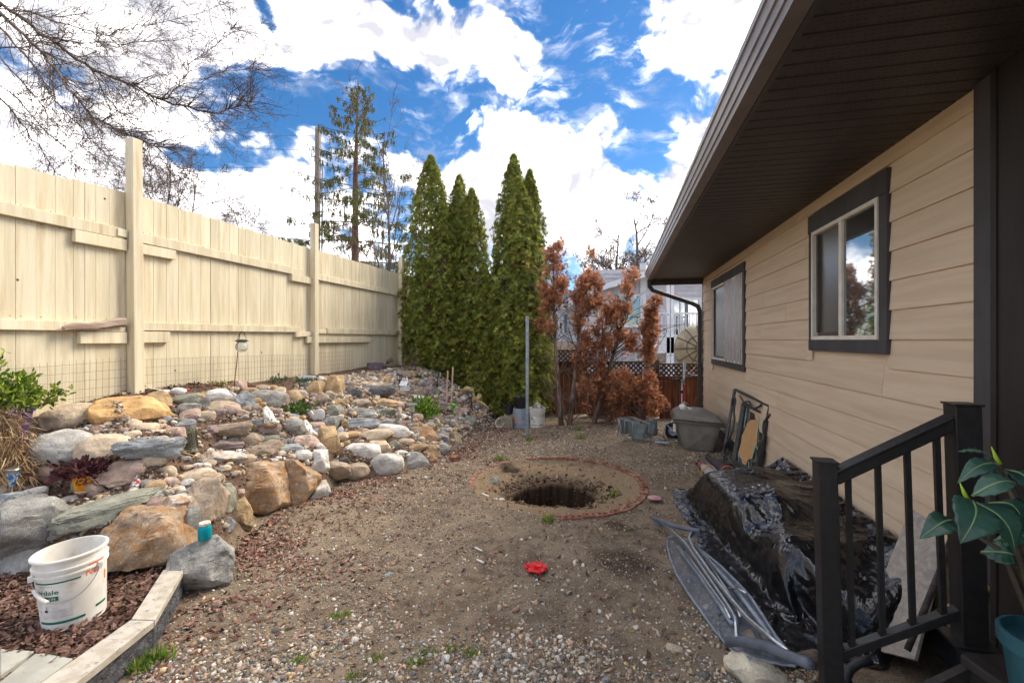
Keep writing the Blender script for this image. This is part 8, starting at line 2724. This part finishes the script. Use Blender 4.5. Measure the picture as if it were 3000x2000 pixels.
# balcony
bal_ = bpy.data.objects.new('balcony', None); COL.objects.link(bal_); bal_.parent = nbh; bal_.location = nq(1980, 1000, -1.6) - Vector(nbh.location)
BD = -1.8
nbox(1916, 2110, 988, 1012, BD, 0, 'deck', M['nb_white'], bal_)
for u in (1958, 1970, 2098):
    nbox(u - 5, u + 5, 790 if u < 2000 else 800, 1110, BD, BD + .12, 'column', M['nb_white'], bal_)
for (u0, u1) in ((1922, 1954), (1972, 2096)):
    nbox(u0, u1, 915, 920, BD + .02, BD + .10, 'handrail', M['nb_white'], bal_); nbox(u0, u1, 980, 984, BD + .02, BD + .10, 'lower_rail', M['nb_white'], bal_)
    u = u0 + 5
    while u < u1:
        nbox(u, u + 2.4, 920, 980, BD + .04, BD + .08, 'baluster', M['nb_white'], bal_); u += 10.5
nbox(1916, 2110, 1012, 1034, BD, BD + .1, 'beam', M['nb_white'], bal_)
for k, (u, c_) in enumerate(((1940, (200, 60, 60)), (1958, (60, 120, 220)), (1985, (240, 190, 40)), (2008, (70, 170, 80)), (2030, (230, 120, 40)), (2045, (70, 110, 210)))):
    mb = MB(); mb.lathe([(.001, .05), (.03, 0), (.001, -.05)], nq(u, 921, BD), 6); mb.build('string_light', pmat('bulb_%d' % k, lin(*c_), rough=.3, bump=0), bal_)
mb = MB(); mb.box(nq(2025, 975, -.9), (.7, .4, .35)); mb.build('storage_bag', pmat('lime_bag', lin(170, 220, 50), lin(60, 90, 40), 6, rough=.6), bal_)
# second, lower neighbour with dark roof and white double doors
n2 = thing('neighbour_house', 'low white house with dark shingle roof and double doors between the cedars', 'house', tuple(P(1680, 1000, 28).xy) + (0,))
Y2 = 28.0
def n2box(u0, u1, v0, v1, d0, d1, name, mat, par=None):
    a1, b1 = P(u0, v0, Y2 + d0), P(u1, v1, Y2 + d0)
    mb_ = MB(); mb_.box(((a1.x + b1.x) / 2, Y2 + (d0 + d1) / 2, (a1.z + b1.z) / 2), (abs(b1.x - a1.x), d1 - d0, abs(a1.z - b1.z)))
    return mb_.build(name, mat, par or n2)
n2box(1560, 1770, 905, 1060, 0, 6, 'wall', M['nb_white'])
mb = MB(); a1, b1 = P(1545, 890, Y2 - .5), P(1785, 890, Y2 - .5); mb.prism([a1, b1, P(1785, 856, Y2 + 3), P(1545, 856, Y2 + 3)], (0, 0, .12)); mb.build('roof', pmat('blue_grey_shingle', lin(88, 92, 104), lin(70, 74, 84), 20, rough=.9, bump=.3), n2)
n2box(1548, 1782, 890, 905, -.5, -.3, 'fascia', M['nb_white'])
for (u0, u1) in ((1618, 1640), (1646, 1668)):
    d_ = n2box(u0, u1, 908, 985, -.08, -.02, 'door', M['nb_white']); n2box(u0 + 7, u1 - 7, 920, 975, -.10, -.085, 'pane', pmat('teal_pane', lin(120, 160, 170), lin(90, 120, 130), 3, rough=.1, bump=0), d_)
n2box(1641, 1645, 945, 962, -.12, -.08, 'handle', M['black_plastic'])
n2box(1580, 1740, 1000, 1040, -2.2, -.5, 'porch', pmat('dry_stone', lin(190, 174, 156), lin(160, 142, 124), 6, rough=.9))
# satellite dish seen from behind
dc = P(2052, 1020, 12.5)
dsh = thing('satellite_dish', 'large beige satellite dish seen from behind above the lattice fence', 'satellite dish', (dc.x, dc.y, 0))
M['dish'] = pmat('weathered_dish', lin(176, 166, 140), lin(152, 142, 118), 4, rough=.7, bump=.1, dirt=lin(110, 98, 82), dirt_scale=3, dirt_lo=.5, dirt_hi=.7, dirt_amt=.6)
M['dish_rib'] = pmat('dish_rib', lin(122, 108, 88), lin(96, 84, 68), 6, rough=.8)
q = Matrix.Rotation(math.pi / 2 - .15, 3, 'X') 
rD = .66
mb = MB(); mb.lathe([(.001, .0)] + [(rD * k / 8, -.16 * (k / 8) ** 2) for k in range(1, 9)] + [(rD * 1.01, -.17)], dc, 40, M=q); mb.build('reflector', M['dish'], dsh, smooth=True, solid=.01)
for k in range(12):
    an = k * math.pi / 6
    mb = MB(); mb.tube([dc + q @ Vector((rD * j / 6 * math.cos(an), rD * j / 6 * math.sin(an), -.16 * (j / 6) ** 2 + .015)) for j in range(7)], .016, 5); mb.build('rib', M['dish_rib'], dsh)
mb = MB(); mb.tube([dc + q @ Vector((rD * .55 * math.cos(x), rD * .55 * math.sin(x), -.03)) for x in [i * math.pi / 16 for i in range(33)]], .014, 5); mb.build('ring', M['dish_rib'], dsh)
mb = MB(); mb.tube([(dc.x, dc.y - .05, dc.z), (dc.x, dc.y - .1, 0)], .05, 10); mb.build('mast', M['grey_metal'], dsh, smooth=True)
mb = MB(); mb.lathe([(.001, .10), (.12, .09), (.14, .0)], dc, 20, M=q); mb.build('hub', M['bark'], dsh, smooth=True)
